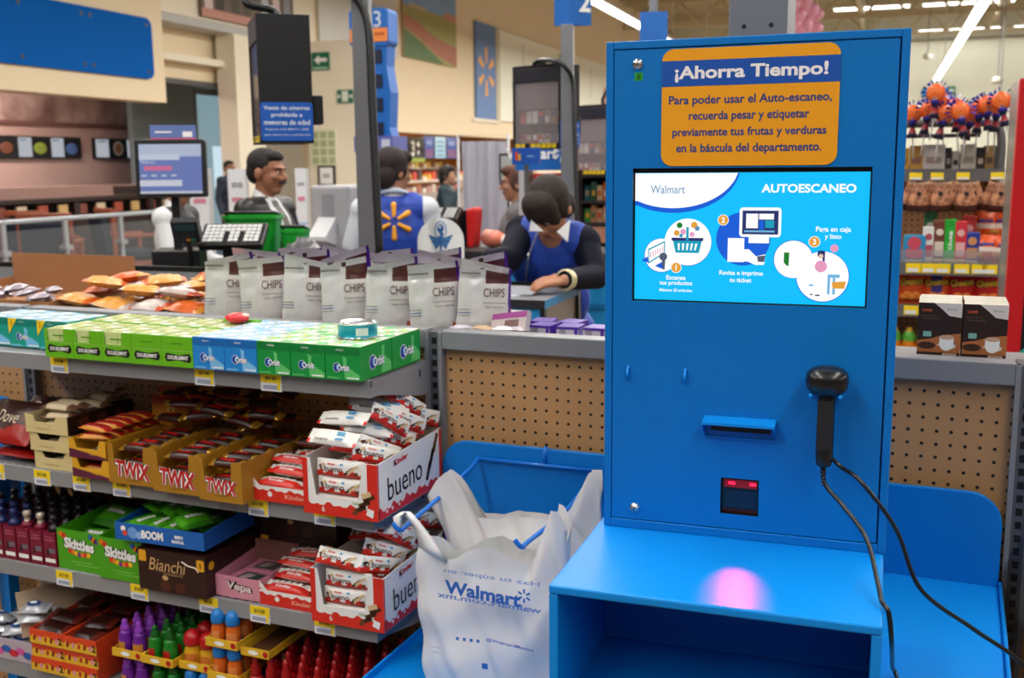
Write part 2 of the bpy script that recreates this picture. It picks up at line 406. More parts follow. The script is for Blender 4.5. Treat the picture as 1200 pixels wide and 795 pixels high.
def shelf(label, ztop, x0, x1, tags, ydepth=1.822, lip=.034):
    t = thing('gondola_shelf', label, 'shelf', (0, 0, 0))
    b = MB()
    b.box(x0, x1, ydepth+.001, 2.0775, ztop-.012, ztop, SHELFM)
    prof = [(ydepth, ztop+.001), (ydepth+.006, ztop+.003), (ydepth+.006, ztop-.03), (ydepth+.001, ztop-lip), (ydepth-.003, ztop-lip)]
    b.plate([(p[0], p[1]) for p in prof][::-1], x1-x0, SHELFM, face_M((x0, 0, 0), (0, 1, 0), (0, 0, 1)))
    for x in (x0+.001, x1-.004):
        b.plate([(ydepth+.002, ztop-lip), (ydepth+.04, ztop-.036), (2.05, ztop-.075), (2.0775, ztop-.075), (2.0775, ztop), (ydepth+.002, ztop)], .003, SHELFM, face_M((x, 0, 0), (0, 1, 0), (0, 0, 1)))
    b.box(x1-.0005, x1+.0006, 2.035, 2.04, ztop-.03, ztop-.015, BLACK)
    tr = b.build('tray', t)
    # a row of punched slots along the front of the deck
    b = MB(); x = x0+.02
    while x < x1-.02: b.box(x, x+.014, ydepth+.012, ydepth+.017, ztop, ztop+.0006, INK); x += .0254
    tag(b.build('slot_row', tr), None, None, kind='stuff')
    for px, price in tags:
        b = MB(T((px, ydepth-.0035, ztop-.028)))
        wd = .026
        b.box(-wd, wd, 0, .0015, -.009, .029, TAGW); b.rect(-wd, wd, .009, .029, YEL, front(0, -.0003, 0))
        b.rect(-.02, .018, -.005, .004, mat('#9aa0b4', .6), front(0, -.0003, 0)); b.rect(wd-.010, wd-.003, -.006, .009, YEL, front(0, -.0004, 0))
        b.text('$'+price, .0085, INK, front(0, -.0006, .018), bold=.02)
        b.build('price_tag', tr)
    return t
def tx(px, py, z): return w_y(px, py, 1.82)[0]
SX0, SX1 = -2.26, -1.075
SZ1, SZ2, SZ3, SZ4 = 1.170, .890, .643, .375
shelf('topmost grey shelf of the candy gondola, carrying chewing gum boxes', SZ1, SX0, SX1, [(tx(70, 427, 0), '19.80'), (tx(240, 440, 0), '21.00'), (tx(318, 447, 0), '21.60')])
shelf('second grey shelf from the top, carrying gold and white candy bar boxes', SZ2, SX0, SX1, [(tx(-4, 548, 0), '8.90'), (tx(50, 559, 0), '12.50'), (tx(96, 566, 0), '12.00'), (tx(143, 574, 0), '13.50'), (tx(303, 594, 0), '17.00'), (tx(381, 608, 0), '19.90')])
shelf('third grey shelf from the top, carrying green boxes and the pink box', SZ3, SX0, SX1, [(tx(76, 677, 0), '17.50'), (tx(164, 694, 0), '14.00'), (tx(245, 709, 0), '6.30'), (tx(305, 719, 0), '13.20'), (tx(381, 736, 0), '19.90')])
shelf('lowest visible grey shelf, carrying orange candy boxes and small bottles', SZ4, SX0, SX1, [])

# ------------------------------------------------------------------ the kiosk bay: blue table, bag well, kiosk
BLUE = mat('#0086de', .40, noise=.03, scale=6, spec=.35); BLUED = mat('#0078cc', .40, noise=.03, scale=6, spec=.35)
t = thing('bagging_table', 'blue steel table with rounded back panel under the kiosk and bags', 'table', (0, 0, 0))
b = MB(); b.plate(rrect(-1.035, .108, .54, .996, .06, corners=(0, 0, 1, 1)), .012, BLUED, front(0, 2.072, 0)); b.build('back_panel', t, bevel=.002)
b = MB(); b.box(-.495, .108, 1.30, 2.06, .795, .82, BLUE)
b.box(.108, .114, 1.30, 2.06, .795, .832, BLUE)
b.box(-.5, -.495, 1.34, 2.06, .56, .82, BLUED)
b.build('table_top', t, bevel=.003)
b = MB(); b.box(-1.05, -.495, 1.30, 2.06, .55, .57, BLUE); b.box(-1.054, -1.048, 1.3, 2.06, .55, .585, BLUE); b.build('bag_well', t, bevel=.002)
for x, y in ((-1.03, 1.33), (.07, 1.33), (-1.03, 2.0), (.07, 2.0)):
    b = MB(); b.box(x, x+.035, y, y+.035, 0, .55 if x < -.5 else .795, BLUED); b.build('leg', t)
# the neighbouring bay's panel, half hidden at the left edge
t = thing('bagging_table', 'blue rounded panel showing at the left edge behind the chocolate pouches', 'table', (0, 0, 0))
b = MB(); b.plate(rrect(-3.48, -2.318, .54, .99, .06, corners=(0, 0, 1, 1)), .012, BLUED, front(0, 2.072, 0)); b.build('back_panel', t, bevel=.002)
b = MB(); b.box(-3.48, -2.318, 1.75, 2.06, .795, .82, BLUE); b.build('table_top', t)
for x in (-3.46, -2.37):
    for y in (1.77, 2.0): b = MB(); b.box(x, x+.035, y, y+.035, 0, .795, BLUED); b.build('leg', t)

# cafe lamps added unseen to light the interior; food counter downlights are real lamps
def round_lamp(x, y, z, power, label, col=(1, .85, .75), rad=.16, cat='ceiling lamp'):
    t = thing('ceiling_lamp', label, cat, tuple(s2w(x, y, z)), TH); b = MB(); b.lathe([(0, -.02), (rad, -.02), (rad, 0), (rad*1.1, 0), (rad*1.1, .03)], [LAMP, LAMP, GREY, GREY], n=20); b.build('shade', t)
    l = bpy.data.lights.new('lamp_light', 'AREA'); l.shape = 'DISK'; l.size = rad*2; l.energy = power; l.color = col; o = bpy.data.objects.new('lamp_light', l); COL.objects.link(o); o.parent = t; o.location = (0, 0, -.03)
for i, y in enumerate((6.5, 9.5, 12.5)): round_lamp(-11.6, y, 3.27, 75, 'added unseen round lamp in the cafe ceiling, %s from the near end' % ORD[i])
# ------------------------------------------------------------------ the self-scan kiosk (local u = x, v = y away from us, z up)
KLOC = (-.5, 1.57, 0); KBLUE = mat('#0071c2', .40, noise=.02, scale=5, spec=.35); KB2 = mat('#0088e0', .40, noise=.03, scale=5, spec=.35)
k = thing('self_scan_kiosk', 'tall blue self-scan kiosk with screen, yellow notice and open shelf box', 'kiosk', KLOC, TH)
b = MB(); W0, W1, Z0, Z1 = 0, .430, 1.0225, 1.780; f = .0115
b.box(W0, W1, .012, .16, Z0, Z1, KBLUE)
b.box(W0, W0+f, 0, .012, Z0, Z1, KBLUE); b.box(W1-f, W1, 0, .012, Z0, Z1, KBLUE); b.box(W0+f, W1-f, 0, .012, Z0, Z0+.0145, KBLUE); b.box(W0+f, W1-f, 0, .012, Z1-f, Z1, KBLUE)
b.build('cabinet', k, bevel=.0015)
# door with a cut-out for the screen, the ticket slot and the reader window
b = MB(); d0, d1, e0, e1 = .0128, .4160, 1.0385, 1.7672; y0, y1 = .0012, .0112
sx0, sx1, sz0, sz1 = .0425, .3875, 1.3905, 1.5925; rx0, rx1, rz0, rz1 = .1855, .2435, 1.062, 1.1195
xs = [d0, sx0, rx0, rx1, sx1, d1]; zs = [e0, rz0, rz1, sz0, sz1, e1]
for i in range(5):
    for j in range(5):
        if 1 <= i <= 3 and j == 3: continue
        if i == 2 and j == 1: continue
        # merge each cell as front/back faces; rims added below
        b.add([(xs[i], y0, zs[j]), (xs[i+1], y0, zs[j]), (xs[i+1], y0, zs[j+1]), (xs[i], y0, zs[j+1])], [(0, 1, 2, 3)], KBLUE)
def rim(bb, x0, x1, z0, z1, ya, yb, m, inward):
    q = [(x0, z0), (x1, z0), (x1, z1), (x0, z1)]
    for i in range(4):
        a, c = q[i], q[(i+1) % 4]; fc = (0, 1, 2, 3) if inward else (3, 2, 1, 0)
        bb.add([(a[0], ya, a[1]), (c[0], ya, c[1]), (c[0], yb, c[1]), (a[0], yb, a[1])], [fc], m)
rim(b, d0, d1, e0, e1, y0, y1, KBLUE, False); rim(b, sx0, sx1, sz0, sz1, y0, y1, BLACK, True); rim(b, rx0, rx1, rz0, rz1, y0, y1, BLACK, True)
DOOR = b.build('door', k)
# yellow notice
ORG = mat('#f0a108', .45, noise=.015); NBL = mat('#0b4fae', .45, noise=.015); NTX = mat('#20397e', .5, noise=0); WTX = mat('#f1eef0', .5, noise=0)
b = MB(front(0, y0-.0008, 0)); b.plate(rrect(.0855, .3385, 1.5955, 1.7655, .017, 8), .0007, ORG); b.rect(.0855, .3385, 1.7115, 1.7485, NBL, z=.0009)
b.text('¡Ahorra Tiempo!', .0245, WTX, x=.2135, y=1.7285, z=.0012, w=.218, bold=.032)
for i, s in enumerate(('Para poder usar el Auto-escaneo,', 'recuerda pesar y etiquetar', 'previamente tus frutas y verduras', 'en la báscula del departamento.')):
    b.text(s, (.0165, .0165, .0160, .0165)[i], NTX, x=.2125, y=(1.690, 1.6670, 1.6435, 1.620)[i], z=.0010, w=(.236, .175, .224, .212)[i]*.985, bold=.024)
b.build('notice', DOOR)['label'] = 'yellow notice with blue band'
# screen
def screen():
    CY_ = mat('#00bdfb', .4, noise=0, emit=.98); WH = mat('#ffffff', .4, noise=0, emit=.95); DB = mat('#1467ee', .4, noise=0, emit=.75); OR = mat('#f6ab3d', .4, noise=0, emit=.8)
    GR = mat('#17a13c', .4, noise=0, emit=.5); PK = mat('#f7a8cf', .4, noise=0, emit=.8); TE = mat('#12b3d6', .4, noise=0, emit=.7); DK = mat('#33438f', .4, noise=0, emit=.5); SB = mat('#7cc4f0', .4, noise=0, emit=.8); GY = mat('#6a7694', .4, noise=0, emit=.5); WB = mat('#5ba3d8', .4, noise=0, emit=.7)
    b = MB(); b.box(.041, .389, .0108, .0118, 1.389, 1.594, BLACK); b.build('screen_bezel', DOOR)
    b = MB(front(.0445, .0104, 1.3920)); Wd, Hd = .3405, .1935
    b.plate([(0, 0), (Wd, 0), (Wd, Hd), (0, Hd)], .0003, CY_)
    def P(x, y): return ((x-45)/1120*Wd, (645-y)/595*Hd)          # layout units of the displayed page
    sc = Wd/1120
    def page(pts, m, z): b.poly([P(*p) for p in pts], m, z=z)
    def arc(cx, cy, rx, ry, a0, a1, n=20): return [(cx+rx*math.cos(math.radians(a0+(a1-a0)*i/n)), cy-ry*math.sin(math.radians(a0+(a1-a0)*i/n))) for i in range(n+1)]
    # white swoosh with blue rim, clipped to the page
    def swoosh(cx, cy, rx, ry, m, z):
        q = [p for p in arc(cx, cy, rx, ry, 180, 360, 60) if p[0] >= 45 and p[1] >= 52]
        page([(45, 52)]+[(45, q[0][1])]+q+[(q[-1][0], 52)], m, z)
    swoosh(235, 20, 330, 215, DB, .0005); swoosh(235, 10, 325, 203, WH, .0007)
    b.text('Walmart', 40*sc, WB, x=P(210, 126)[0], y=P(210, 126)[1], z=.001, w=172*sc, bold=.0)
    b.text('AUTOESCANEO', 42*sc, WH, x=P(886, 122)[0], y=P(886, 122)[1], z=.001, w=438*sc, bold=.03)
    def disc(x, y, r, m, z): q = P(x, y); b.disc(r*sc, m, z=z, cx=q[0], cy=q[1], n=40)
    disc(180, 435, 86, DB, .0005); disc(181, 434, 84, WH, .0006); disc(314, 372, 118, DB, .00055); disc(314, 370, 117, WH, .0007)
    disc(585, 352, 131, DB, .0005); disc(826, 440, 93, DB, .0005); disc(827, 441, 91, WH, .0006); disc(966, 517, 124, DB, .00052); disc(966, 516, 121, WH, .0006)
    for x, y, n in ((258, 490, '1'), (487, 266, '2'), (923, 360, '3')):
        disc(x, y, 27, WH, .0010); disc(x, y, 24, OR, .0011); b.text(n, 28*sc, WH, x=P(x, y)[0], y=P(x, y)[1], z=.0013, bold=.03)
    # basket
    page([(232, 350), (392, 350), (390, 364), (234, 364)], DK, .0011); page([(240, 364), (384, 364), (370, 420), (254, 420)], TE, .001); page([(306, 300), (318, 300), (318, 362), (306, 362)], TE, .0012)
    for i in range(5): page([(264+i*22, 376), (275+i*22, 376), (274+i*20, 408), (266+i*20, 408)], WH, .0012)
    for x, y, r, m in ((272, 292, 14, GR), (258, 328, 14, OR), (290, 322, 14, PK), (345, 290, 16, OR), (360, 306, 12, WB), (335, 334, 12, PK), (280, 340, 9, TE)): disc(x, y, r, m, .00105)
    # hand scanner and bar code
    page([(115, 405), (200, 365), (200, 425), (115, 475)], TE, .0011); page([(120, 410), (195, 374), (195, 421), (120, 465)], WH, .0012)
    for i in range(6): page([(126+i*12, 420-i*5), (130+i*12, 418-i*5), (130+i*12, 445-i*6), (126+i*12, 447-i*6)], PK, .0014)
    page([(80, 460), (112, 440), (118, 470)], DB, .0012); disc(192, 440, 20, GY, .0013); page([(185, 445), (203, 445), (200, 500), (188, 500)], GY, .0013); page([(150, 485), (185, 465), (195, 500)], DB, .0012)
    # ticket printer and screen
    page(rrect(566, 765, 208, 342, 16)[::-1], WH, .001); page([(580, 222), (752, 222), (752, 330), (580, 330)], DK, .0012); page([(598, 236), (655, 236), (655, 302), (598, 302)], WH, .0014); page([(660, 236), (730, 236), (730, 262), (660, 262)], WH, .0014)
    page([(660, 266), (685, 266), (685, 310), (660, 310)], DB, .0014); page([(690, 266), (732, 266), (732, 300), (690, 300)], TE, .0014); page([(590, 312), (735, 312), (735, 320), (590, 320)], SB, .0014)
    page([(612, 342), (710, 342), (710, 370), (612, 370)], WH, .001); page([(512, 348), (592, 348), (592, 458), (512, 458)], WH, .0012); page([(570, 400), (615, 398), (650, 430), (695, 420), (690, 468), (650, 470), (610, 455), (560, 455)], WH, .0013); page([(655, 430), (695, 425), (690, 455), (660, 455)], GY, .0014)
    # payment vignette
    page([(783, 410), (808, 410), (806, 472), (794, 468), (783, 455)], GR, .0010); disc(957, 415, 18, DK, .0010); page([(940, 400), (974, 400), (974, 455), (966, 455), (962, 425), (946, 425)], DK, .0010); disc(957, 470, 28, PK, .0011); disc(956, 424, 11, mat('#f7d3bb', .4, noise=0, emit=.8), .0012)
    disc(1016, 388, 19, PK, .0012); page([(990, 505), (1045, 505), (1045, 520), (990, 520)], SB, .0011); page([(990, 520), (1002, 520), (1002, 595), (990, 595)], SB, .0011); page([(1014, 520), (1026, 520), (1026, 595), (1014, 595)], SB, .0011); page([(1010, 540), (1075, 535), (1068, 568), (1015, 568)], OR, .0012)
    page([(905, 552), (925, 552), (925, 560), (905, 560)], SB, .001); page([(935, 598), (956, 598), (956, 604), (935, 604)], DK, .001); page([(912, 595), (922, 595), (922, 601), (912, 601)], DK, .001)
    for s, x, y, wd in (('Escanea', 258, 537, 98), ('tus productos', 258, 565, 165), ('Máximo 20 artículos', 258, 597, 165), ('Revisa e imprime', 580, 511, 212), ('tu ticket', 578, 541, 106), ('Paga en caja', 1008, 306, 160), ('y listo', 1008, 338, 76)):
        b.text(s, None, WH, x=P(x, y)[0], y=P(x, y)[1], z=.0015, w=wd*sc, bold=.02)
    b.build('screen', DOOR)
screen()
# locks, padlock sticker
for u, z in ((.0485, 1.7465), (.0505, 1.0575)):
    b = MB(front(u, y0, z)); b.lathe([(.0078, 0), (.0078, .002), (.0066, .0032), (.0052, .0032), (.0050, .0052), (0, .0056)], STEEL, n=24); b.rect(-.0007, .0007, -.0032, .0032, BLACK, z=.0058)
    b.build('lock', DOOR)
b = MB(front(.050, y0-.0002, 1.728)); b.rect(-.0062, .0062, -.0058, .0058, mat('#1fa52b', .5), z=.0001); b.rect(-.0028, .0028, -.0038, .0006, BLACK, z=.0004); b.tube([(-.002, .0006, .0005), (-.002, .003, .0005), (0, .0042, .0005), (.002, .003, .0005), (.002, .0006, .0005)], .0005, BLACK, n=5)
b.rect(-.0014, .0014, -.0028, -.0006, mat('#1fa52b', .5), z=.0006); b.build('padlock_sticker', DOOR)
# little half-moon tabs
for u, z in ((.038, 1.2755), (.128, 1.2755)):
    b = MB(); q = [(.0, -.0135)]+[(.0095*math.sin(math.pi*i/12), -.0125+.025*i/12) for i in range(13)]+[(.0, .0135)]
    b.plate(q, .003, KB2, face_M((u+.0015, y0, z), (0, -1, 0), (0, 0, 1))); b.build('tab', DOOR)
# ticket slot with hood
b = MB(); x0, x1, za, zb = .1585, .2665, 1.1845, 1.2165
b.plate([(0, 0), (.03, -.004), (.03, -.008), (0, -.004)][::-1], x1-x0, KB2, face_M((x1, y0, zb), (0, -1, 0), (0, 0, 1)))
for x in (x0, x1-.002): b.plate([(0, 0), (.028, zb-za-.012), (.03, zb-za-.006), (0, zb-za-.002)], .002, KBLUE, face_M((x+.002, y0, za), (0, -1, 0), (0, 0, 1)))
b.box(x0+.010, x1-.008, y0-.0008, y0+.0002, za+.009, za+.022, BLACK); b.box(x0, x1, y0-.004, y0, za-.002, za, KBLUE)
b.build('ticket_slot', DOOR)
# bar code reader window with glowing red diodes
b = MB(); RED = mat('#ff1230', .4, noise=0, emit=5.0); REDD = mat('#8e0d1d', .4, noise=0, emit=.6)
b.box(rx0, rx1, .0105, .0118, rz0, rz1, mat('#07090f', .15)); b.box(rx0+.004, rx1-.004, .0095, .0106, rz1-.017, rz1-.005, REDD)
for u in (.2015, .2335): b.box(u-.005, u+.005, .0085, .0096, rz1-.012, rz1-.008, RED); b.disc(.0035, mat('#39445f', .2), front(u, .0103, rz0+.018), n=16)
b.box(rx0+.006, rx1-.004, .0098, .0104, rz0+.008, rz1-.022, mat('#141c33', .12)); b.box(rx0+.003, rx1-.003, .0098, .0106, rz0+.001, rz0+.006, mat('#5c0f16', .4, emit=.15, noise=0))
b.build('reader_window', DOOR)
def red_spot():
    l = bpy.data.lights.new('reader_beam', 'SPOT'); l.energy = 1.9; l.color = (1, .06, .20); l.spot_size = math.radians(27); l.spot_blend = .55; l.shadow_soft_size = .010
    o = bpy.data.objects.new('reader_beam', l); COL.objects.link(o); o.parent = k
    a = Vector((.2145, -.012, 1.114)); d = Vector((.2345, -.190, 1.0225))-a
    o.location = a; o.rotation_euler = d.to_track_quat('-Z', 'Y').to_euler()
red_spot()
# shelf box under the cabinet
b = MB(); q = rrect(-.012, .4275, .82, 1.0225, .006, corners=(0, 0, 1, 1)); th = .012
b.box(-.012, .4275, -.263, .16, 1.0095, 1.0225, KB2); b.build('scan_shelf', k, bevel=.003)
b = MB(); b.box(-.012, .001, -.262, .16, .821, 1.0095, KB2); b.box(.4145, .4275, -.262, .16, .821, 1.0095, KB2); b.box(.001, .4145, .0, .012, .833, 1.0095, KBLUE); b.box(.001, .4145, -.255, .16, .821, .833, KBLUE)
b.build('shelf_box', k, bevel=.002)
# grey steel post with bolt holes behind the cabinet
b = MB(); p0 = w_y(853, 40, 1.93)[0]; p1 = w_y(922, 40, 1.93)[0]
b.box(p0, p1, 1.93, 2.03, .8205, 3.4, mat('#77787f', .45, .3)); cxp = (p0+p1)/2
for u in (-.023, .024):
    for z in (1.62, 1.725, 1.835, 1.945, 2.05, 2.15): b.disc(.0042, BLACK, front(cxp+u, 1.93, z), z=.0005, n=14)
tag(b.build('steel_post', bevel=.004), 'grey square steel post rising behind the kiosk top', 'post')

# ------------------------------------------------------------------ hand scanner on its bracket
def scanner():
    SB = mat('#101113', .32, noise=.02, coat=.2); SB2 = mat('#1c1d20', .5)
    s = thing('barcode_scanner', 'black handheld barcode scanner hanging on the kiosk front, cable trailing down', 'scanner', KLOC, TH)
    b = MB(T((.339, -.036, 1.290)))
    # rounded head seen from behind: stacked rounded sections
    sec = [(-.024, .010, .014), (-.020, .022, .020), (-.012, .0285, .026), (0, .0305, .030), (.010, .0285, .028), (.016, .022, .022), (.0195, .012, .012), (.0205, .002, .002)]
    v = []; f = []; n = 28
    for z, rx, ry in sec:
        for i in range(n):
            a = 2*math.pi*i/n; e = .75; cxx = math.copysign(abs(math.cos(a))**e, math.cos(a)); syy = math.copysign(abs(math.sin(a))**e, math.sin(a)); v.append((rx*cxx, ry*syy, z))
    for kx in range(len(sec)-1):
        for i in range(n): j = (i+1) % n; f.append((kx*n+i, kx*n+j, (kx+1)*n+j, (kx+1)*n+i))
    f.append(tuple(range(n-1, -1, -1))); f.append(tuple((len(sec)-1)*n+i for i in range(n)))
    b.add(v, f, SB, None, True); b.text('HHP', .0035, mat('#b9bcc4', .5), top(0, -.004, .0197), w=.009); b.build('head', s)
    b = MB(T((.339, -.032, 0))); pts = []; hs = [(1.272, .0135, .015), (1.262, .0128, .0165), (1.240, .0122, .0165), (1.215, .0125, .0160), (1.195, .0128, .0155), (1.178, .0125, .0145), (1.166, .0112, .013), (1.163, .0100, .0115)]
    v = []; f = []
    for kx, (z, rx, ry) in enumerate(hs):
        for i in range(n): a = 2*math.pi*i/n; v.append((rx*math.cos(a), ry*math.sin(a)+(1.27-z)*-.06, z))
    for kx in range(len(hs)-1):
        for i in range(n): j = (i+1) % n; f.append((kx*n+i, (kx+1)*n+i, (kx+1)*n+j, kx*n+j))
    f.append(tuple(range(n))); f.append(tuple((len(hs)-1)*n+n-1-i for i in range(n)))
    b.add(v, f, SB, None, True); b.box(-.0108, .0108, -.0225, -.0215, 1.19, 1.262, SB2); b.build('handle', s)
    b = MB(); cab = [(.338, -.038, 1.166), (.338, -.040, 1.150), (.3405, -.042, 1.135)]
    for i in range(7): z = 1.164-i*.0045; b.tube([(.338+.0003*i, -.038-.0006*i, z), (.338+.0003*i, -.038-.0006*i, z-.0028)], .0048-.0003*i, SB, n=10)
    b.build('strain_relief', s)
    b = MB(); b.tube(spline([(.338, -.038, 1.165), (.342, -.042, 1.136), (.368, -.06, 1.112), (.402, -.10, 1.081), (.4195, -.17, 1.045), (.4255, -.2, 1.0305), (.4345, -.215, 1.022), (.441, -.20, .97), (.447, -.05, .87), (.453, .02, .830), (.47, -.1, .8255), (.49, -.24, .8255)]), .0033, SB, n=8); b.build('cable', s)
    b = MB(); ki = Matrix.Translation(KLOC) @ Matrix.Rotation(TH, 4, 'Z'); ki = ki.inverted()
    pts = [Vector((.345, -.030, 1.176)), Vector((.365, -.034, 1.160))]+[ki @ p for p in (Vector((-.105, 1.53, 1.150)), Vector((-.056, 1.535, 1.085)), Vector((-.018, 1.535, 1.0)), Vector((.055, 1.60, .925)), Vector((.122, 1.640, .868)), Vector((.19, 1.66, .79)), Vector((.22, 1.7, .6)))]
    b.tube(spline(pts), .0033, SB, n=8); b.build('second_cable', s)
    # bracket on the door
    b = MB()
    for u in (.318, .3585): b.tube([(u, y0+.001, 1.268), (u, -.045, 1.268), (u, -.056, 1.2685)], .0025, KB2, n=8); b.ball((u, -.057, 1.2692), .0034, KB2, n=10)
    b.box(.314, .3625, -.004, y0, 1.258, 1.276, KB2); b.build('scanner_bracket', DOOR)
scanner()
# ------------------------------------------------------------------ kinds: meshes made once, placed many times
class Kind:
    def __init__(s, name, parts, cat): s.name = name; s.cat = cat; s.parts = []
    # parts: list of (part name, MB); a single unnamed part makes a one-mesh thing
    @staticmethod
    def of(name, cat, *parts):
        q = Kind(name, None, cat)
        for pn, mb in parts:
            o = mb.build(pn or name); me = o.data; bpy.data.objects.remove(o); q.parts.append((pn, me))
        return q
    def place(s, M, label, group=None, cat=None):
        if len(s.parts) == 1 and s.parts[0][0] is None:
            o = bpy.data.objects.new(s.name, s.parts[0][1]); COL.objects.link(o)
        else:
            o = bpy.data.objects.new(s.name, None); COL.objects.link(o); o.empty_display_size = .03
            for pn, me in s.parts:
                c = bpy.data.objects.new(pn, me); COL.objects.link(c); c.parent = o
        o.matrix_world = M
        return tag(o, label, cat or s.cat, group)
def pillow(b, L, W, Th, col, nx=14, ny=6, crimp=.008, pw=3.0, wr=0.0, seed=1, M=None, teeth=True):
    rnd = random.Random(seed); hb = L/2-crimp; hw = W/2
    def h(x, y):
        a = min(1, abs(x)/hb); c = min(1, abs(y)/hw)
        return Th/2*max(0, 1-a**pw)**.5*max(0, 1-c**pw)**.5
    xs = [-L/2, -hb-.0004]+[-hb+2*hb*i/nx for i in range(1, nx)]+[hb+.0004, L/2]; ys = [-hw+W*j/ny for j in range(ny+1)]
    n = len(xs); mth = ny+1; v = []; f = []; mm = []
    nz = {(i, j): rnd.uniform(-wr, wr) for i in range(n) for j in range(mth)}
    for sgn in (1, -1):
        for i, x in enumerate(xs):
            for j, y in enumerate(ys):
                e = (.0015 if (j % 2) else -.0015) if teeth and i in (0, n-1) else 0
                edge = i in (0, n-1) or j in (0, ny)
                v.append((x+(e if i else -e), y, sgn*(h(x, y)+(nz[i, j]*(sgn) if not edge else 0))+ (0.0004*sgn if not edge else 0)))
    for s_ in (0, 1):
        o = s_*n*mth
        for i in range(n-1):
            for j in range(ny):
                q = (o+i*mth+j, o+(i+1)*mth+j, o+(i+1)*mth+j+1, o+i*mth+j+1)
                f.append(q if s_ == 0 else q[::-1]); mm.append(col(((xs[i]+xs[i+1])/2)/(L/2), ((ys[j]+ys[j+1])/2)/hw, s_ == 0))
    b.add(v, f, mm, M, True)
    return h
def carton(name, label, cat, loc, w, d, h, body, inside, rz=0, hf=None, hs=None, hb=None, notch=None, deco_front=None, deco_right=None, th=.0022, front_m=None, right_m=None, group=None):
    """open-top carton: local origin at the front-left bottom corner, X to the right, Y to the back"""
    t = thing(name, label, cat, loc, rz, group); hf = hf or h; hs = hs or h; hb = hb or h
    b = MB(); b.box(.0005, w-.0005, .0005, d-.0005, 0, th, {'*': inside}); b.build('bottom_panel', t)
    pts = [(0, 0), (w, 0), (w, hf)]
    if notch:
        a, c, dep, sl = notch; pts += [(c+sl, hf), (c, hf-dep), (a, hf-dep), (a-sl, hf)]
    pts += [(0, hf)]
    b = MB(face_M((0, th, 0), (1, 0, 0), (0, 0, 1))); b.plate(pts, th, front_m or body); bb = b
    bb.M = face_M((0, 0, 0), (1, 0, 0), (0, 0, 1))
    if deco_front: deco_front(bb)
    bb.build('front_panel', t)
    for k_, x in enumerate((0, w-th)):
        b = MB(); b.M = face_M((x, 0, 0), (0, 1, 0), (0, 0, 1)); m = (right_m or body) if k_ else body
        b.plate([(th, 0), (d, 0), (d, hb if hb < hs else hs), (th, hf if hf < hs else hs)] if hf != hs else [(th, 0), (d, 0), (d, hs), (th, hs)], th, m, None)
        if k_ and deco_right: b.M = face_M((w, 0, 0), (0, 1, 0), (0, 0, 1)); deco_right(b)
        b.build('side_panel', t)
    b = MB(); b.box(th, w-th, d-th, d, 0, hb, {'*': body, 'front': inside}); b.build('back_panel', t)
    return t
def Rm(loc, rx=0, ry=0, rz=0): return T(loc) @ RZ(rz) @ RY(ry) @ RX(rx)
R = random.Random(11)
def j(a): return R.uniform(-a, a)

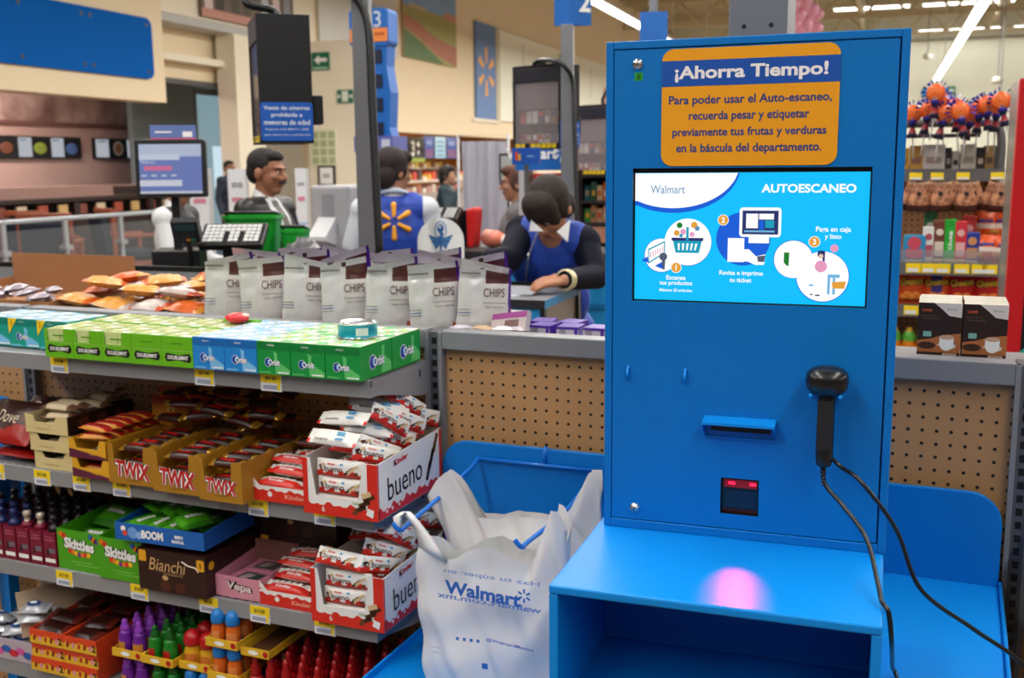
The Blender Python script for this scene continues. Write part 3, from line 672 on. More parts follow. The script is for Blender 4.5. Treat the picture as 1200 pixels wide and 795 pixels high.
# ------------------------------------------------------------------ chewing gum on the top shelf
OG = mat('#109440', .35, noise=.03); OGD = mat('#0b7a36', .35, noise=.03); OGL = mat('#5fc46a', .35, noise=.05); OB = mat('#1f86d6', .35, noise=.03); OBD = mat('#1567b3', .35); OBL = mat('#7cc0ec', .35, noise=.05)
BALLB = mat('#123f9e', .3); PALE = mat('#dfe9c9', .25, noise=.05); PALEB = mat('#cfe2f0', .25, noise=.05); MINT = mat('#69b81c', .35, noise=.04); MINTD = mat('#4c9a10', .35); LIME = mat('#cbd694', .22, noise=.08); TEAL = mat('#18a08c', .35, noise=.04); TEALD = mat('#0f8274', .35)
def orbit_box(c, cd_, cl, pale, yellow=False, w=.0815, d=.127, h=.070):
    b = MB(); b.box(0, w, 0, d, 0, h, {'*': c, 'top': pale})
    F = front(0, 0, 0)
    b.rect(.002, w-.002, h-.018, h-.003, cd_, F, z=.0004); b.text('WRIGLEYS', .0035, WHITE, F, x=w*.42, y=h-.008, z=.0008, w=.018)
    b.poly([(w*.55, .002), (w-.002, .002), (w-.002, .012), (w*.6, .03), (w*.62, .045), (w*.5, .05)], cl, F, z=.0004)
    for (fr, cx, cy, r, tw) in ((F, w*.33, h*.37, .0098, .036), (right(w, 0, 0), d*.38, h*.45, .0155, .056)):
        b.disc(r, WHITE, fr, z=.0006, cx=cx, cy=cy, sx=.92); b.disc(r*.9, BALLB, fr, z=.0008, cx=cx, cy=cy, sx=.92); b.disc(r*.5, mat('#4fa3e6', .3), fr, z=.001, cx=cx+r*.2, cy=cy+r*.1, sx=.7)
        b.text('Orbit', tw*.36, WHITE, fr, x=cx+tw*.42, y=cy, z=.0013, w=tw*.8, bold=.03); b.text('Orbit', tw*.36, BALLB, fr, x=cx+tw*.43, y=cy-.0006, z=.0011, w=tw*.82, bold=.05)
    b.poly([(d*.66, .003), (d*.98, .003), (d*.98, .02), (d*.75, .04), (d*.78, .06), (d*.68, .06)], cl, right(w, 0, 0), z=.0003)
    b.rect(.004, w*.4, .003, .006, cl, F, z=.0005); b.rect(w*.62, w-.004, .004, .007, WHITE, F, z=.0007)
    if yellow: b.poly([(0, h), (0, h-.038), (w*.30, h)][::1], YEL, F, z=.001); b.text('3', .012, mat('#d02020', .4), F, x=.009, y=h-.011, z=.0013)
    tp = top(0, 0, h)
    for i in range(3):                                     # two-tone packets seen through the film
        for k_ in range(5):
            x0 = w*(.05+.31*i); z0 = d*(.04+.19*k_)
            b.rect(x0, x0+w*.28, z0, z0+d*.17, (pale, WHITE, cl)[(i+k_*2) % 3], tp, z=.0004); b.rect(x0+w*.05, x0+w*.16, z0+d*.05, z0+d*.11, (cd_, YEL, c)[(i*2+k_) % 3] if (i+k_) % 2 else cl, tp, z=.0007)
    return Kind.of('gum_box', 'gum box', (None, b))
KG = orbit_box(OG, OGD, OGL, PALE); KB = orbit_box(OB, OBD, OBL, PALEB); KT = orbit_box(TEAL, TEALD, OBL, PALEB, True, w=.097, d=.127)
zt = SZ1+.0035
gx = [-1.4825, -1.4135, -1.3285, -1.2455, -1.1635]
rowname = {0: 'front', 1: 'back'}
for r_, y in ((0, 1.8), (1, 1.930)):
    for i, x in enumerate((-1.4965, -1.4135)):
        KB.place(T((x, y, zt)), 'blue gum box, %s one in the %s row of the top shelf' % (('left', 'right')[i], rowname[r_]), 'blue gum boxes')
    for i, x in enumerate((-1.3305, -1.2475, -1.1645)):
        KG.place(T((x, y, zt)), 'dark green gum box, %s one in the %s row, right end of top shelf' % (('left', 'middle', 'right')[i], rowname[r_]), 'dark green gum boxes')
for i, (x, y) in enumerate(((-2.215, 1.885), (-2.114, 1.878), (-2.013, 1.87))):
    KT.place(T((x, y, zt)), 'teal gum box with yellow corner, %s of three on the top shelf' % ('left', 'middle', 'right')[i], 'teal gum boxes')
# bright green boxes with a torn-out front
def mint_box(notch):
    w, d, h = .0835, .127, .067; b = MB()
    b.box(0, w, .002, d, 0, h-.030, {'*': MINT, 'top': LIME}); n0, n1 = notch
    pts = [(0, 0), (w, 0), (w, h)]+([(n1, h), (n1-.002, h-.029), (n0+.002, h-.029), (n0, h)] if n1 > n0 else [])+[(0, h)]
    b.plate(pts, .002, MINT, front(0, .002, 0))
    b.box(0, .0012, .002, d, h-.030, h-.004, MINT); b.box(w-.0012, w, .002, d, h-.030, h-.004, MINTD); b.box(0, w, d-.0012, d, h-.030, h-.004, MINT)
    F = front(0, 0, 0); cx, cy = w*.52, h*.31
    q = [(-.031, .0095), (0, .0055), (.031, .0095), (.036, 0), (.031, -.0095), (0, -.0055), (-.031, -.0095), (-.036, 0)][::-1]
    b.poly([(cx+p[0], cy+p[1]) for p in q], BLACK, F, z=.0006); b.text('DOUBLEMINT', .0088, WHITE, F, x=cx, y=cy, z=.001, w=.055, bold=.03)
    b.rect(w*.3, w*.7, h-.017, h-.014, MINTD, F, z=.0005); b.rect(.003, w-.003, h*.52, h*.53, LIME, F, z=.0005); b.ball((cx, .0006, h*.47), .006, LIME, sy=.05)
    p = MB()
    for k_ in range(6):                                    # the packets inside
        for i in range(2):
            x0 = .004+i*.038; p.box(x0, x0+.0365, .005+k_*.0198, .0235+k_*.0198, h-.0298, h-.0015+.001*((i+k_) % 2), {'*': LIME, 'top': (LIME, PALE, mat('#c6cf98', .22))[(i+k_) % 3]})
            p.rect(x0+.008, x0+.028, .009+k_*.0198, .018+k_*.0198, (mat('#a9c46a', .3), mat('#dccf8a', .3), WHITE)[(k_+2*i) % 3], top(0, 0, h-.0014+.001*((i+k_) % 2)), z=.0004)
    return Kind.of('gum_box', 'gum box', ('carton', b), ('packets', p))
KMA, KMB, KMC = mint_box((.006, .058)), mint_box((.008, .050)), mint_box((0, 0))
for r_, y in ((0, 1.8), (1, 1.930)):
    for i in range(5):
        kd = (KMA, KMB, KMA, KMC, KMC)[i] if r_ == 0 else KMC
        kd.place(T((-1.918+i*.0843, y, zt)), 'bright green gum box, %s from left in %s row of top shelf' % (ORD[i], rowname[r_]), 'bright green gum boxes')
# teal tin and a red sweet lying on the boxes
b = MB(); cm = mat('#1797ad', .3, .3, noise=.15, scale=40); b.lathe([(.0405, 0), (.0425, .001), (.0425, .003), (.0415, .004), (.0415, .030), (.0425, .031), (.0425, .033), (.040, .0335), (.0375, .0305), (.030, .0303), (.0295, .031), (0, .031)], [STEEL, STEEL, STEEL, cm, STEEL, STEEL, STEEL, STEEL, STEEL, STEEL, STEEL], n=40)
for i in range(7):
    a = math.radians(-64+i*5.2); b.add([(.0418*math.cos(a+k_*.08), .0418*math.sin(a+k_*.08), z) for k_, z in ((0, .008), (1, .008), (1, .024), (0, .024))], [(0, 1, 2, 3)], mat('#d8e3d9', .5))
b.tube([(.01, -.012, .0315), (.006, -.002, .033), (-.006, 0, .033), (-.012, .01, .032)], .0012, STEEL, n=6)
tag(b.build('tin_can', loc=(-1.150, 1.905, zt+.0712)), 'small teal tin can resting on the dark green gum boxes', 'tin can')
b = MB(); rd = mat('#d0232c', .3, noise=.1); b.ball((0, 0, .012), .03, rd, sz=.42, sy=.8); b.ball((.018, .004, .017), .012, mat('#f2b9a8', .3), sz=.5); b.box(-.05, .05, .012, .026, 0, .006, MINT); tag(b.build('sweet_packet', loc=(-1.53, 2.0, zt+.0690)), 'red round sweet packet lying on the gum boxes near the blue ones', 'sweet')

# ------------------------------------------------------------------ white-and-red wafer bars and their display boxes
KR = mat('#d92a1c', .35, noise=.03); KW = mat('#efece6', .35, noise=.02); KBR = mat('#43200f', .35); KBR2 = mat('#6d3a1c', .4); KCR = mat('#d9b98a', .4); KSKY = mat('#3ba0d8', .35); KTX = mat('#2b1206', .4, noise=0)
def bueno_bar(L=.112, W=.036, Th=.020, back=False):
    b = MB()
    def col(u, v, tp):
        if abs(u) > .9: return KW if v > -.35 or not tp else KR
        if not tp or back: return KW
        if v < -.38+.2*math.sin(u*14): return KR
        return KW
    h = pillow(b, L, W, Th, col, nx=16, ny=10, crimp=.007, pw=3.2)
    if not back:
        b.text('bueno', .0115, KTX, None, x=-.012, y=.000, z=.0012, w=.045, bold=.01, fn=h); b.text('Kinder', .0045, KR, None, x=-.016, y=.0095, z=.0012, w=.019, bold=.03, fn=h)
        def blob(pts, m, z): b.add([(p[0], p[1], z+h(*p)) for p in pts], [tuple(range(len(pts)))], m)
        blob([(.004, .0075), (.011, .0075), (.011, .0115), (.004, .0115)], KSKY, .0012)
        for a, c in ((.014, -.012), (.020, -.007), (.027, -.002), (-.050, -.001)): blob([(a, c), (a+.014, c+.006), (a+.012, c+.0105), (a-.002, c+.0045)], KBR, .0014); blob([(a+.009, c+.0035), (a+.018, c+.0075), (a+.016, c+.0125), (a+.007, c+.0085)], KCR, .0018)
        blob([(-.05, -.003), (-.042, -.006), (-.039, .002), (-.046, .007)], KBR, .0013); blob([(.036, -.012), (.044, -.011), (.043, -.004), (.036, -.005)], KBR2, .0013)
    else:
        for a in (0, 1, 2, 3): b.add([(.012+.0, -.012+.0055*a, .0125), (.03, -.012+.0055*a, .0125), (.03, -.0085+.0055*a, .0125), (.012, -.0085+.0055*a, .0125)], [(0, 1, 2, 3)], (KSKY, WHITE, KSKY, KSKY)[a])
        b.text('bueno', .006, KTX, None, x=-.02, y=-.011, z=.0015, w=.03, fn=h)
    return Kind.of('wafer_bar', 'wafer bar', (None, b))
KBU, KBK = bueno_bar(), bueno_bar(back=True)
def wave(x0, x1, y0, amp, n=22): return [(x0+(x1-x0)*i/n, y0+amp*math.sin(i*1.9)*.6+amp*math.sin(i*.9+1)*.5) for i in range(n+1)]
def bueno_box(loc, label, w=.176, d=.285, h=.128, tag_w='', lower=False):
    hf = .118
    def df(b):
        b.rect(0, w, 0, hf*.18, KR, z=.0004); b.poly([(0.012, hf*.16)]+wave(.012, w-.02, hf*.2, .004)[::1][::-1][::-1] if False else [(.0, .001), (w, .001)]+wave(0, w, hf*.20, .006)[::-1], KR, z=.0005)
        b.rect(0, .012, 0, hf, KR, z=.0006); b.rect(w-.024, w, 0, hf, KR, z=.0006)
        b.poly([(.0, hf*.92), (.012, hf*.92), (.030, hf*.30), (.02, hf*.2), (0, hf*.3)][::-1], KR, z=.0007) if False else None
        for a, c in ((w*.70, .012), (w*.76, .024), (w*.82, .036)): b.poly([(a, c), (a+.026, c+.012), (a+.022, c+.020), (a-.004, c+.008)], KBR, z=.001)
        b.poly([(w*.80, .044), (w*.92, .052), (w*.90, .062), (w*.78, .054)], KCR, z=.0011); b.poly([(w*.66, .010), (w*.72, .008), (w*.74, .018), (w*.68, .021)], KBR2, z=.0011); b.poly([(w*.84, .012), (w*.93, .006), (w*.95, .022), (w*.87, .026)], KW, z=.0011)
        b.text('6', .012, WHITE, x=w*.27, y=.0135, z=.001); b.text('bueno', .007, mat('#5f8f2a', .4), x=w*.72, y=.034, z=.0013, w=.018)
    def dr(b):
        b.rect(0, .004, 0, hf, KR, z=.0005); b.poly([(.0, .001), (d, .001)]+wave(0, d, h*.15, .008, 34)[::-1], KR, z=.0005); b.rect(d-.012, d, 0, h, KR, z=.0004)
        b.text('bueno', .050, KTX, x=d*.40, y=h*.47, z=.001, w=.150, bold=.0, rot=.05); b.text('Kinder', .0125, KR, x=d*.34, y=h*.83, z=.001, w=.060, bold=.03, rot=.05); b.text('K', .013, KTX, x=d*.255, y=h*.815, z=.0014, w=.010, bold=.03)
        for a, c, m in ((d*.72, .03, KBR), (d*.77, .055, KBR), (d*.84, .085, KBR2), (d*.80, .07, KCR)): b.poly([(a, c), (a+.012, c-.004), (a+.03, c+.034), (a+.018, c+.038)], m, z=.0009)
        for a in (d*.12, d*.2, d*.3): b.disc(.004, KW, z=.0008, cx=a, cy=h*.1, n=12)
    t = carton('display_box', label, 'display box', loc, w, d, h, KW, mat('#b9a892', .7), hf=hf, hs=h, notch=(.030, w-.046, .078, .0125), deco_front=df, deco_right=dr, right_m=KW)
    x, y, z = loc; where = 'lower' if lower else 'upper'
    # bars upright in the front opening
    for i in range(3):
        KBU.place(Rm((x+.080+j(.003), y+.017+i*.001, z+.022+i*.0345), 90-4, 0, 0) @ RZ(j(2)), 'wafer bar facing out, %s from bottom in the %s display box window' % (ORD[i], where))
    lab = 'blank white wafer bar at the front of the %s display box, %s'
    if not lower:
        KBK.place(Rm((x+.066, y+.018, z+.130), 38, 2, 1), lab % (where, 'the front one')); KBK.place(Rm((x+.072, y+.052, z+.140), 30, -2, 3), lab % (where, 'the second one'))
        KBU.place(Rm((x+.062, y+.105, z+.118), 26, 0, -2), 'wafer bar facing up behind two blank ones in the upper display box'); KBU.place(Rm((x+.075, y+.175, z+.112), 24, -3, 6), 'wafer bar lying at the back left of the upper display box heap')
        KBU.place(Rm((x+.060, y+.235, z+.112), 18, 4, 12), 'wafer bar half in shade at the rear of the upper display box heap')
    else:
        KBU.place(Rm((x+.066, y+.012, z+.128), 60, 2, -4), 'white and red wafer bar leaning out over the front of the lower display box'); KBU.place(Rm((x+.080, y+.050, z+.142), 32, -2, 2), 'white and red wafer bar second in the heap of the lower display box')
        KBU.place(Rm((x+.082, y+.100, z+.118), 18, 3, -10), 'red edged wafer bar with bar code crossing the lower display box heap'); KBU.place(Rm((x+.062, y+.16, z+.110), 24, -3, 6), 'wafer bar at the rear left of the lower display box heap')
        KBU.place(Rm((x+.075, y+.22, z+.110), 20, 3, -4), 'wafer bar farthest back on the lower display box heap')
    for i in range(7):                                     # bars stacked on edge along the right side
        KBU.place(Rm((x+w-.036-.010*(i % 2), y+.06+i*.031, z+.112+.004*(i % 3) - (.012 if lower else 0)), 78, 18+8*(i % 3), 62+j(6)), 'wafer bar standing on edge along the right side of the %s display box' % where, 'edge-on wafer bars in the %s display box' % where)
        if i % (4 if lower else 2) == 0: KBK.place(Rm((x+w-.072, y+.085+i*.020, z+.118+.003*(i % 4)), 20+4*i, 14, 40+j(10)), 'wafer bar with blue panel lying askew on the right of the %s display box' % where, 'askew wafer bars in the %s display box' % where)
    for i in range(8):                                     # the layer underneath
        KBU.place(Rm((x+.085+j(.01), y+.06+i*.0265, z+.070), 12, 0, j(3)), 'wafer bar buried under the heap inside the %s display box' % where, 'buried wafer bars in the %s display box' % where)
bueno_box((-1.2135, 1.775, SZ2+.0035), 'white and red wafer bar display box standing on the second shelf end')
bueno_box((-1.219, 1.795, SZ3+.0035), 'white and red wafer bar display box on the third shelf, below its twin', lower=True)
# the low red trays beside the display boxes
KKB = MB(); kh = pillow(KKB, .105, .034, .018, lambda u, v, tp: (KR if v < -.1 else KW) if tp else KW, nx=14, ny=8)
for i in range(6): KKB.add([(-.042+i*.014, .004, kh(-.042+i*.014, .004)+.001), (-.036+i*.014, .004, kh(-.036+i*.014, .004)+.001), (-.031+i*.014, .013, kh(-.031+i*.014, .013)+.001), (-.038+i*.014, .013, kh(-.038+i*.014, .013)+.001)], [(0, 1, 2, 3)], (KBR, KBR2)[i % 2])
KKB.text('Kinder', .007, WHITE, None, x=-.008, y=-.008, z=.0012, w=.036, bold=.03, fn=kh)
KKD = Kind.of('chocolate_bar', 'chocolate bar', (None, KKB))
def low_tray(loc, where, w=.150, d=.24, n=8):
    def df(b): b.rect(0, w, 0, .034, KR, z=.0004); b.poly(wave(0, w, .026, .004)+[(w, .0345), (0, .0345)], KW, z=.0006); b.poly([(0, .04), (.012, .03), (.02, .0345), (0, .054)], KW, z=.0005); b.disc(.006, WHITE, z=.0008, cx=.045, cy=.017, n=16); b.text('Kinder', .010, mat('#f0a088', .4), x=w*.72, y=.015, z=.001, w=.05, bold=.03)
    carton('candy_tray', 'low red and white candy tray beside the %s wafer display box' % where, 'tray', loc, w, d, .055, KR, mat('#9d8c78', .7), hf=.036, hs=.055, hb=.07, deco_front=df)
    x, y, z = loc
    for i in range(n):
        KKD.place(Rm((x+.06+.012*(i % 2)+j(.006), y+.03+i*.0245, z+.022+(i % 3)*.012), 10+j(6), 5, 14+j(8)), 'red and white bar lying in the low tray by the %s display box' % where, 'bars in the low tray by the %s display box' % where)
low_tray((-1.366, 1.808, SZ2+.0035), 'upper'); low_tray((-1.375, 1.828, SZ3+.0035), 'lower', d=.152, n=5)

# ------------------------------------------------------------------ gold caramel bar boxes
GO = mat('#b07c1e', .5, .15, noise=.05); GOI = mat('#6a4713', .7); TR = mat('#c41c1c', .4); GOLDF = mat('#c99a35', .28, .65, noise=.1, scale=60); CHB = mat('#331208', .3); CHR = mat('#8a1a14', .35)
TB = MB(); th_ = pillow(TB, .105, .028, .018, lambda u, v, tp: GOLDF if abs(u) > .70 else (CHB if tp or abs(v) < .5 else CHR), nx=18, ny=6)
TB.text('TWIX', .010, TR, None, x=0, y=0, z=.0014, w=.045, bold=.05, fn=th_, shear=.2); KTW = Kind.of('caramel_bar', 'caramel bar', (None, TB))
def twix_logo(b, cx, cy, w, rot=0):
    c_, s_ = math.cos(rot), math.sin(rot); 
    for (m, bo, z, k_) in ((mat('#3c1a10', .5), .14, .0007, 1.05), (WHITE, .10, .001, 1.03), (TR, .035, .0014, 1.0)): b.text('TWIX', w*.40*k_, m, x=cx, y=cy, z=z, w=w*k_, bold=bo, rot=rot-.06)
    b.rect(cx-w*.2, cx+w*.2, cy-w*.27, cy-w*.245, mat('#8a5f18', .5), z=.0006)
tw = [(-1.752, .137), (-1.613, .137), (-1.474, .118)]
for i, (x, wd) in enumerate(tw):
    y = (1.797, 1.782, 1.768)[i]; wd = (.134, .134, .112)[i]; d = (.20, .22, .27)[i]; nm = ('left', 'middle', 'right')[i]
    carton('candy_box', 'gold caramel bar box, %s of three on the second shelf' % nm, 'candy box', (x, y, SZ2+.0035), wd, d, .092, GO, GOI, notch=(wd*.13, wd*.74, .048, .003), hf=.090, deco_front=lambda b, wd=wd: twix_logo(b, wd*.52, .034, wd*.72), deco_right=(lambda b, d=d: (twix_logo(b, d*.66, .055, .085), [b.text(s_, .008, mat('#8a5f18', .5), x=d*.25, y=.030-.010*k_, z=.0008, w=.04) for k_, s_ in enumerate(('36 PZAS', 'CARAMEL'))])) if i == 2 else None, group=None)
    for q in range(15):
        r_, c = divmod(q, 5)
        M = Rm((x+wd*.5+j(.004), y+.028+c*(d-.055)/4, SZ2+.022+r_*.024+(.012 if r_ == 2 else 0)), 16+j(10), j(3), j(6) if wd > .12 else j(3)) @ Matrix.Scale(1 if wd > .12 else .92, 4)
        KTW.place(M, 'gold and brown wrapped caramel bar lying in the %s gold box' % nm, 'caramel bars in the %s gold box' % nm)
for q in range(22):                                        # a heap of loose bars on and behind the gold boxes
    KTW.place(Rm((-1.70+.30*R.random()+.0*q, 1.925+.12*R.random(), SZ2+.115+.028*R.random()*(1 if q % 2 else 1.6)), 10+j(14), j(8), j(25)), 'gold and brown caramel bar in the loose heap behind the gold boxes', 'loose heap of caramel bars')
# dark stack of bars on the right of the heap
for q in range(10): KTW.place(Rm((-1.30+.03*(q % 2), 2.0-.025*(q % 3), SZ2+.016+.0165*(q//1)*.62), 4, 0, 4+j(5)), 'dark wrapped bar in the shaded stack behind the low red tray', 'shaded stack of bars')

# ------------------------------------------------------------------ cream trays, yellow trays, orange header box, red pouches
CRM = mat('#d8c48c', .55, noise=.04); DKB = mat('#20110c', .45, noise=.2, scale=30); CRW = mat('#cbb795', .4, noise=.15, scale=60)
WB_ = MB(); wh = pillow(WB_, .10, .030, .018, lambda u, v, tp: CRW if abs(u) < .55 or not tp else mat('#6d4a33', .4), nx=14, ny=6); KWB = Kind.of('cream_bar', 'chocolate bar', (None, WB_))
for i in range(3):
    def df(b, i=i): b.text('Snacks', .006, mat('#b09058', .5), x=.055, y=.012, z=.0006, w=.04); b.rect(.018, .09, .010, .0105, mat('#b09058', .5), z=.0005)
    z = SZ2+.0035+i*.0445
    carton('candy_tray', 'cream candy tray, %s of the stack of three on the second shelf' % ('bottom', 'middle', 'topmost')[i], 'tray', (-2.008-.006*i, 1.826-.004*i, z), .130, .22, .0435, CRM, mat('#59402a', .7), notch=(.032, .088, .017, .010), deco_front=df, right_m=DKB, deco_right=lambda b: [b.poly([(.03+.06*q, .008), (.07+.06*q, .010), (.065+.06*q, .034), (.035+.06*q, .030)], mat('#5a2a1c', .5, noise=.2), z=.0006) for q in range(3)])
    for q in range(6 if i < 2 else 14):
        r_ = q//6; KWB.place(Rm((-1.943-.006*i+.006*(r_)+j(.006), 1.855+(q % 6)*.035, z+.016+r_*.021), 8, j(5), j(10)), 'pale wrapped bar lying in the %s cream tray' % ('bottom', 'middle', 'topmost')[i], 'pale bars in the %s cream tray' % ('bottom', 'middle', 'topmost')[i])
YO = mat('#dba01e', .5, noise=.03); PUR = mat('#5e1838', .5); RDB = mat('#a51b18', .35, noise=.08)
RB_ = MB(); pillow(RB_, .095, .028, .018, lambda u, v, tp: RDB if abs(v) < .6 else mat('#d2881f', .4), nx=12, ny=6); KRB = Kind.of('red_bar', 'chocolate bar', (None, RB_))
for i in range(2):
    def df(b): b.poly([(0, 0), (.108, 0), (.108, .006), (.05, .015), (0, .022)], PUR, z=.0005); b.rect(.06, .09, .010, .0115, mat('#b98048', .5), z=.0006)
    z = SZ2+.0035+i*.046
    carton('candy_tray', 'yellow and purple candy tray, %s of the pair beside the gold boxes' % ('lower', 'upper')[i], 'tray', (-1.866-.006*i, 1.802, z), .109, .22, .045, YO, mat('#8a8078', .7), notch=(.022, .084, .022, .008), deco_front=df)
    for q in range(6 if i == 0 else 11):
        r_ = q//6; KRB.place(Rm((-1.812+j(.003), 1.83+(q % 6)*.034, z+.017+r_*.020), 8, j(4), j(6)), 'red wrapped bar lying in the %s yellow tray' % ('lower', 'upper')[i], 'red bars in the %s yellow tray' % ('lower', 'upper')[i])
HB = two_tone('header_card', '#8e2a14', '#e19a1c', 3, lo=.35, hi=.65, detail=0, vec_scale=(.1, .1, 4))
b = MB(); b.box(0, .115, 0, .0025, 0, .118, HB); b.plate([(.018, .118), (.097, .118), (.092, .134), (.088, .134), (.082, .142), (.033, .142), (.027, .134), (.023, .134)], .0025, HB, front(0, .0025, 0)); F = front(0, 0, 0); dk = mat('#4a2010', .5)
b.poly([(.048, .098), (.067, .098), (.072, .114), (.063, .107), (.0575, .118), (.052, .107), (.043, .114)], dk, F, z=.0006); b.disc(.011, mat('#f1c04a', .5), F, z=.0006, cx=.0575, cy=.083, n=20); b.text('V', .012, dk, F, x=.0575, y=.083, z=.001, bold=.03); b.poly([(.05, .058), (.065, .058), (.0575, .074)], dk, F, z=.0006)
b.box(0, .115, .0025, .06, 0, .06, HB)
tag(b.build('header_box', loc=(-1.785, 1.985, SZ2+.0035+.045)), 'orange candy box with raised header card and crown mark behind the trays', 'candy box')
b = MB(); b.box(0, .115, 0, .06, 0, .044, mat('#a06a20', .6)); tag(b.build('candy_box', loc=(-1.785, 1.985, SZ2+.0035)), 'plain brown box carrying the orange header card box', 'candy box')
DV = mat('#9e1a12', .35, noise=.06); DVB = mat('#3a1710', .35)
PB = MB(); ph = pillow(PB, .165, .115, .026, lambda u, v, tp: (DVB if v > -.35+.25*math.sin(u*2.4) else DV) if tp else DV, nx=16, ny=14, crimp=.009, wr=.0012, pw=2.4)
PB.text('Dove', .032, mat('#e6d2b4', .4), None, x=-.01, y=.008, z=.002, w=.075, fn=ph, shear=.15); PB.add([(.035, .0, ph(.035, 0)+.002), (.068, .006, ph(.06, .006)+.003), (.064, .026, ph(.06, .026)+.003), (.036, .02, ph(.036, .02)+.002)], [(0, 1, 2, 3)], KBR2); KPO = Kind.of('chocolate_pouch', 'pouch', (None, PB))
for i, (x, y, z, rx, rz) in enumerate(((-2.105, 1.90, .0185, 0, -3), (-2.11, 1.905, .046, 2, 2), (-2.118, 1.872, .083, 52, -4), (-2.125, 1.985, .088, 30, 4))): KPO.place(Rm((x, y, SZ2+z), rx, 0, rz), 'dark red chocolate pouch, %s in the pile at the left shelf edge' % ('bottom', 'second from bottom', 'front leaning one', 'rear leaning one')[i])

# ------------------------------------------------------------------ third shelf
MAR = mat('#7a1230', .4, noise=.04); CAP = mat('#17131c', .3, noise=.1); CAPB = mat('#1d2a60', .3); FOIL = mat('#d8cdb6', .25, .5)
b = MB(); b.box(-.0195, .0195, -.0195, .0195, 0, .086, MAR); F = front(0, -.0195, 0); b.rect(-.016, .016, .010, .020, WHITE, F, z=.0004); b.rect(-.014, .014, .064, .068, mat('#a8506a', .5), F, z=.0004); b.rect(-.014, .012, .072, .075, mat('#a8506a', .5), F, z=.0004); b.rect(-.004, .016, .034, .046, mat('#6f6470', .5), F, z=.0004); b.poly([(-.012, .026), (-.002, .028), (-.004, .048), (-.009, .044)], mat('#33101c', .5), F, z=.0006)
c = MB(); c.lathe([(.0175, .086), (.013, .096), (.008, .100), (.007, .112), (.010, .113), (.010, .122), (.007, .125), (0, .126)], CAP, n=14)
c2 = MB(); c2.lathe([(.0175, .086), (.013, .096), (.008, .100), (.007, .112), (.010, .113), (.010, .122), (.007, .125), (0, .126)], CAPB, n=14)
c3 = MB(); c3.lathe([(.0175, .086), (.013, .096), (.008, .100), (.007, .112), (.010, .113), (.010, .122), (.007, .125), (0, .126)], [MAR, MAR, FOIL, FOIL, FOIL, FOIL, FOIL], n=14)
KL = [Kind.of('liqueur_carton', 'bottle carton', ('carton', b), ('bottle_neck', q)) for q in (c, c2, c3)]
for r_ in range(6):
    for i in range(7):
        lab = ('maroon bottle carton, %s from right in the front row, third shelf' % ORD[6-i]) if r_ == 0 else 'maroon bottle carton, %s from right in the row %s' % (ORD[6-i], ('', 'second from front', 'third from front', 'fourth from front', 'second from back', 'at the back')[r_])
        KL[2 if r_ == 0 and i in (4, 5) else (1 if (i < 4 and r_ < 2) else 0)].place(T((-1.984-(6-i)*.0435, 1.845+r_*.0405, SZ3+.0035)), lab, 'maroon bottle cartons')
SKG = mat('#49a012', .4, noise=.03); SKI = mat('#3a2a18', .7); SKD = mat('#2f7a0a', .4)
def skit(b, w):
    for m, bo, z, k_ in ((BLACK, .16, .0007, 1.06), (WHITE, .05, .0012, 1.0)): b.text('Skittles', .027*k_, m, x=w*.52, y=.066, z=z, w=.092*k_, bold=bo, rot=-.05)
    cols = [mat(h, .4) for h in ('#d8281e', '#e8781c', '#f0c020', '#6a2a8a', '#e8781c', '#d8281e', '#f0c020')]
    for i, m in enumerate(cols): b.disc(.0062, m, z=.0009+i*.0001, cx=w*.3+i*.0095, cy=.048-.0014*(3-abs(i-3))-i*.0008, n=14)
    for x, y, m in ((w*.10, .088, '#e8781c'), (w*.17, .084, '#d8281e'), (w*.80, .090, '#2a5fae'), (w*.86, .084, '#e8781c'), (w*.92, .080, '#6a2a8a')): b.disc(.007, mat(m, .4), z=.0008, cx=x, cy=y, n=14)
    b.rect(w*.3, w*.8, .022, .0235, mat('#8fd05a', .5), z=.0006); b.rect(w*.4, w*.95, .015, .0165, mat('#8fd05a', .5), z=.0006)
for i, x in enumerate((-1.960, -1.8245)):
    w_ = (.134, .134)[i]
    carton('candy_box', 'green fruit candy box, %s of the two on the third shelf' % ('left', 'right')[i], 'candy box', (x, (1.828, 1.818)[i], SZ3+.0035), w_, .215, .108, SKG, SKI, hf=.100, hs=.112, hb=.112, deco_front=lambda b, w_=w_: skit(b, .132))
GB = MB(); gh = pillow(GB, .12, .075, .024, lambda u, v, tp: SKG if abs(v) < .7 else SKD, nx=14, ny=10, wr=.001, pw=2.4); GB.text('Skittles', .014, WHITE, None, x=0, y=.008, z=.002, w=.06, bold=.05, fn=gh); KGB = Kind.of('candy_bag', 'candy bag', (None, GB))
for i, (x, y, z, rx, rz) in enumerate(((-1.84, 2.055, .155, 80, 5), (-1.892, 1.955, .085, 25, -8), (-1.757, 1.94, .085, 25, 6), (-1.892, 1.885, .066, 18, 4), (-1.757, 1.88, .066, 18, -6))):
    KGB.place(Rm((x, y, SZ3+z), rx, 0, rz), ('green candy bag standing at the back of the green boxes', 'green candy bag lying at the rear of the left green box', 'green candy bag lying at the rear of the right green box', 'green candy bag lying in the middle of the left green box', 'green candy bag lying in the middle of the right green box')[i])
BN = mat('#2c120e', .4, noise=.06); BNT = mat('#c9a06a', .4); BNY = mat('#e0a01c', .5)
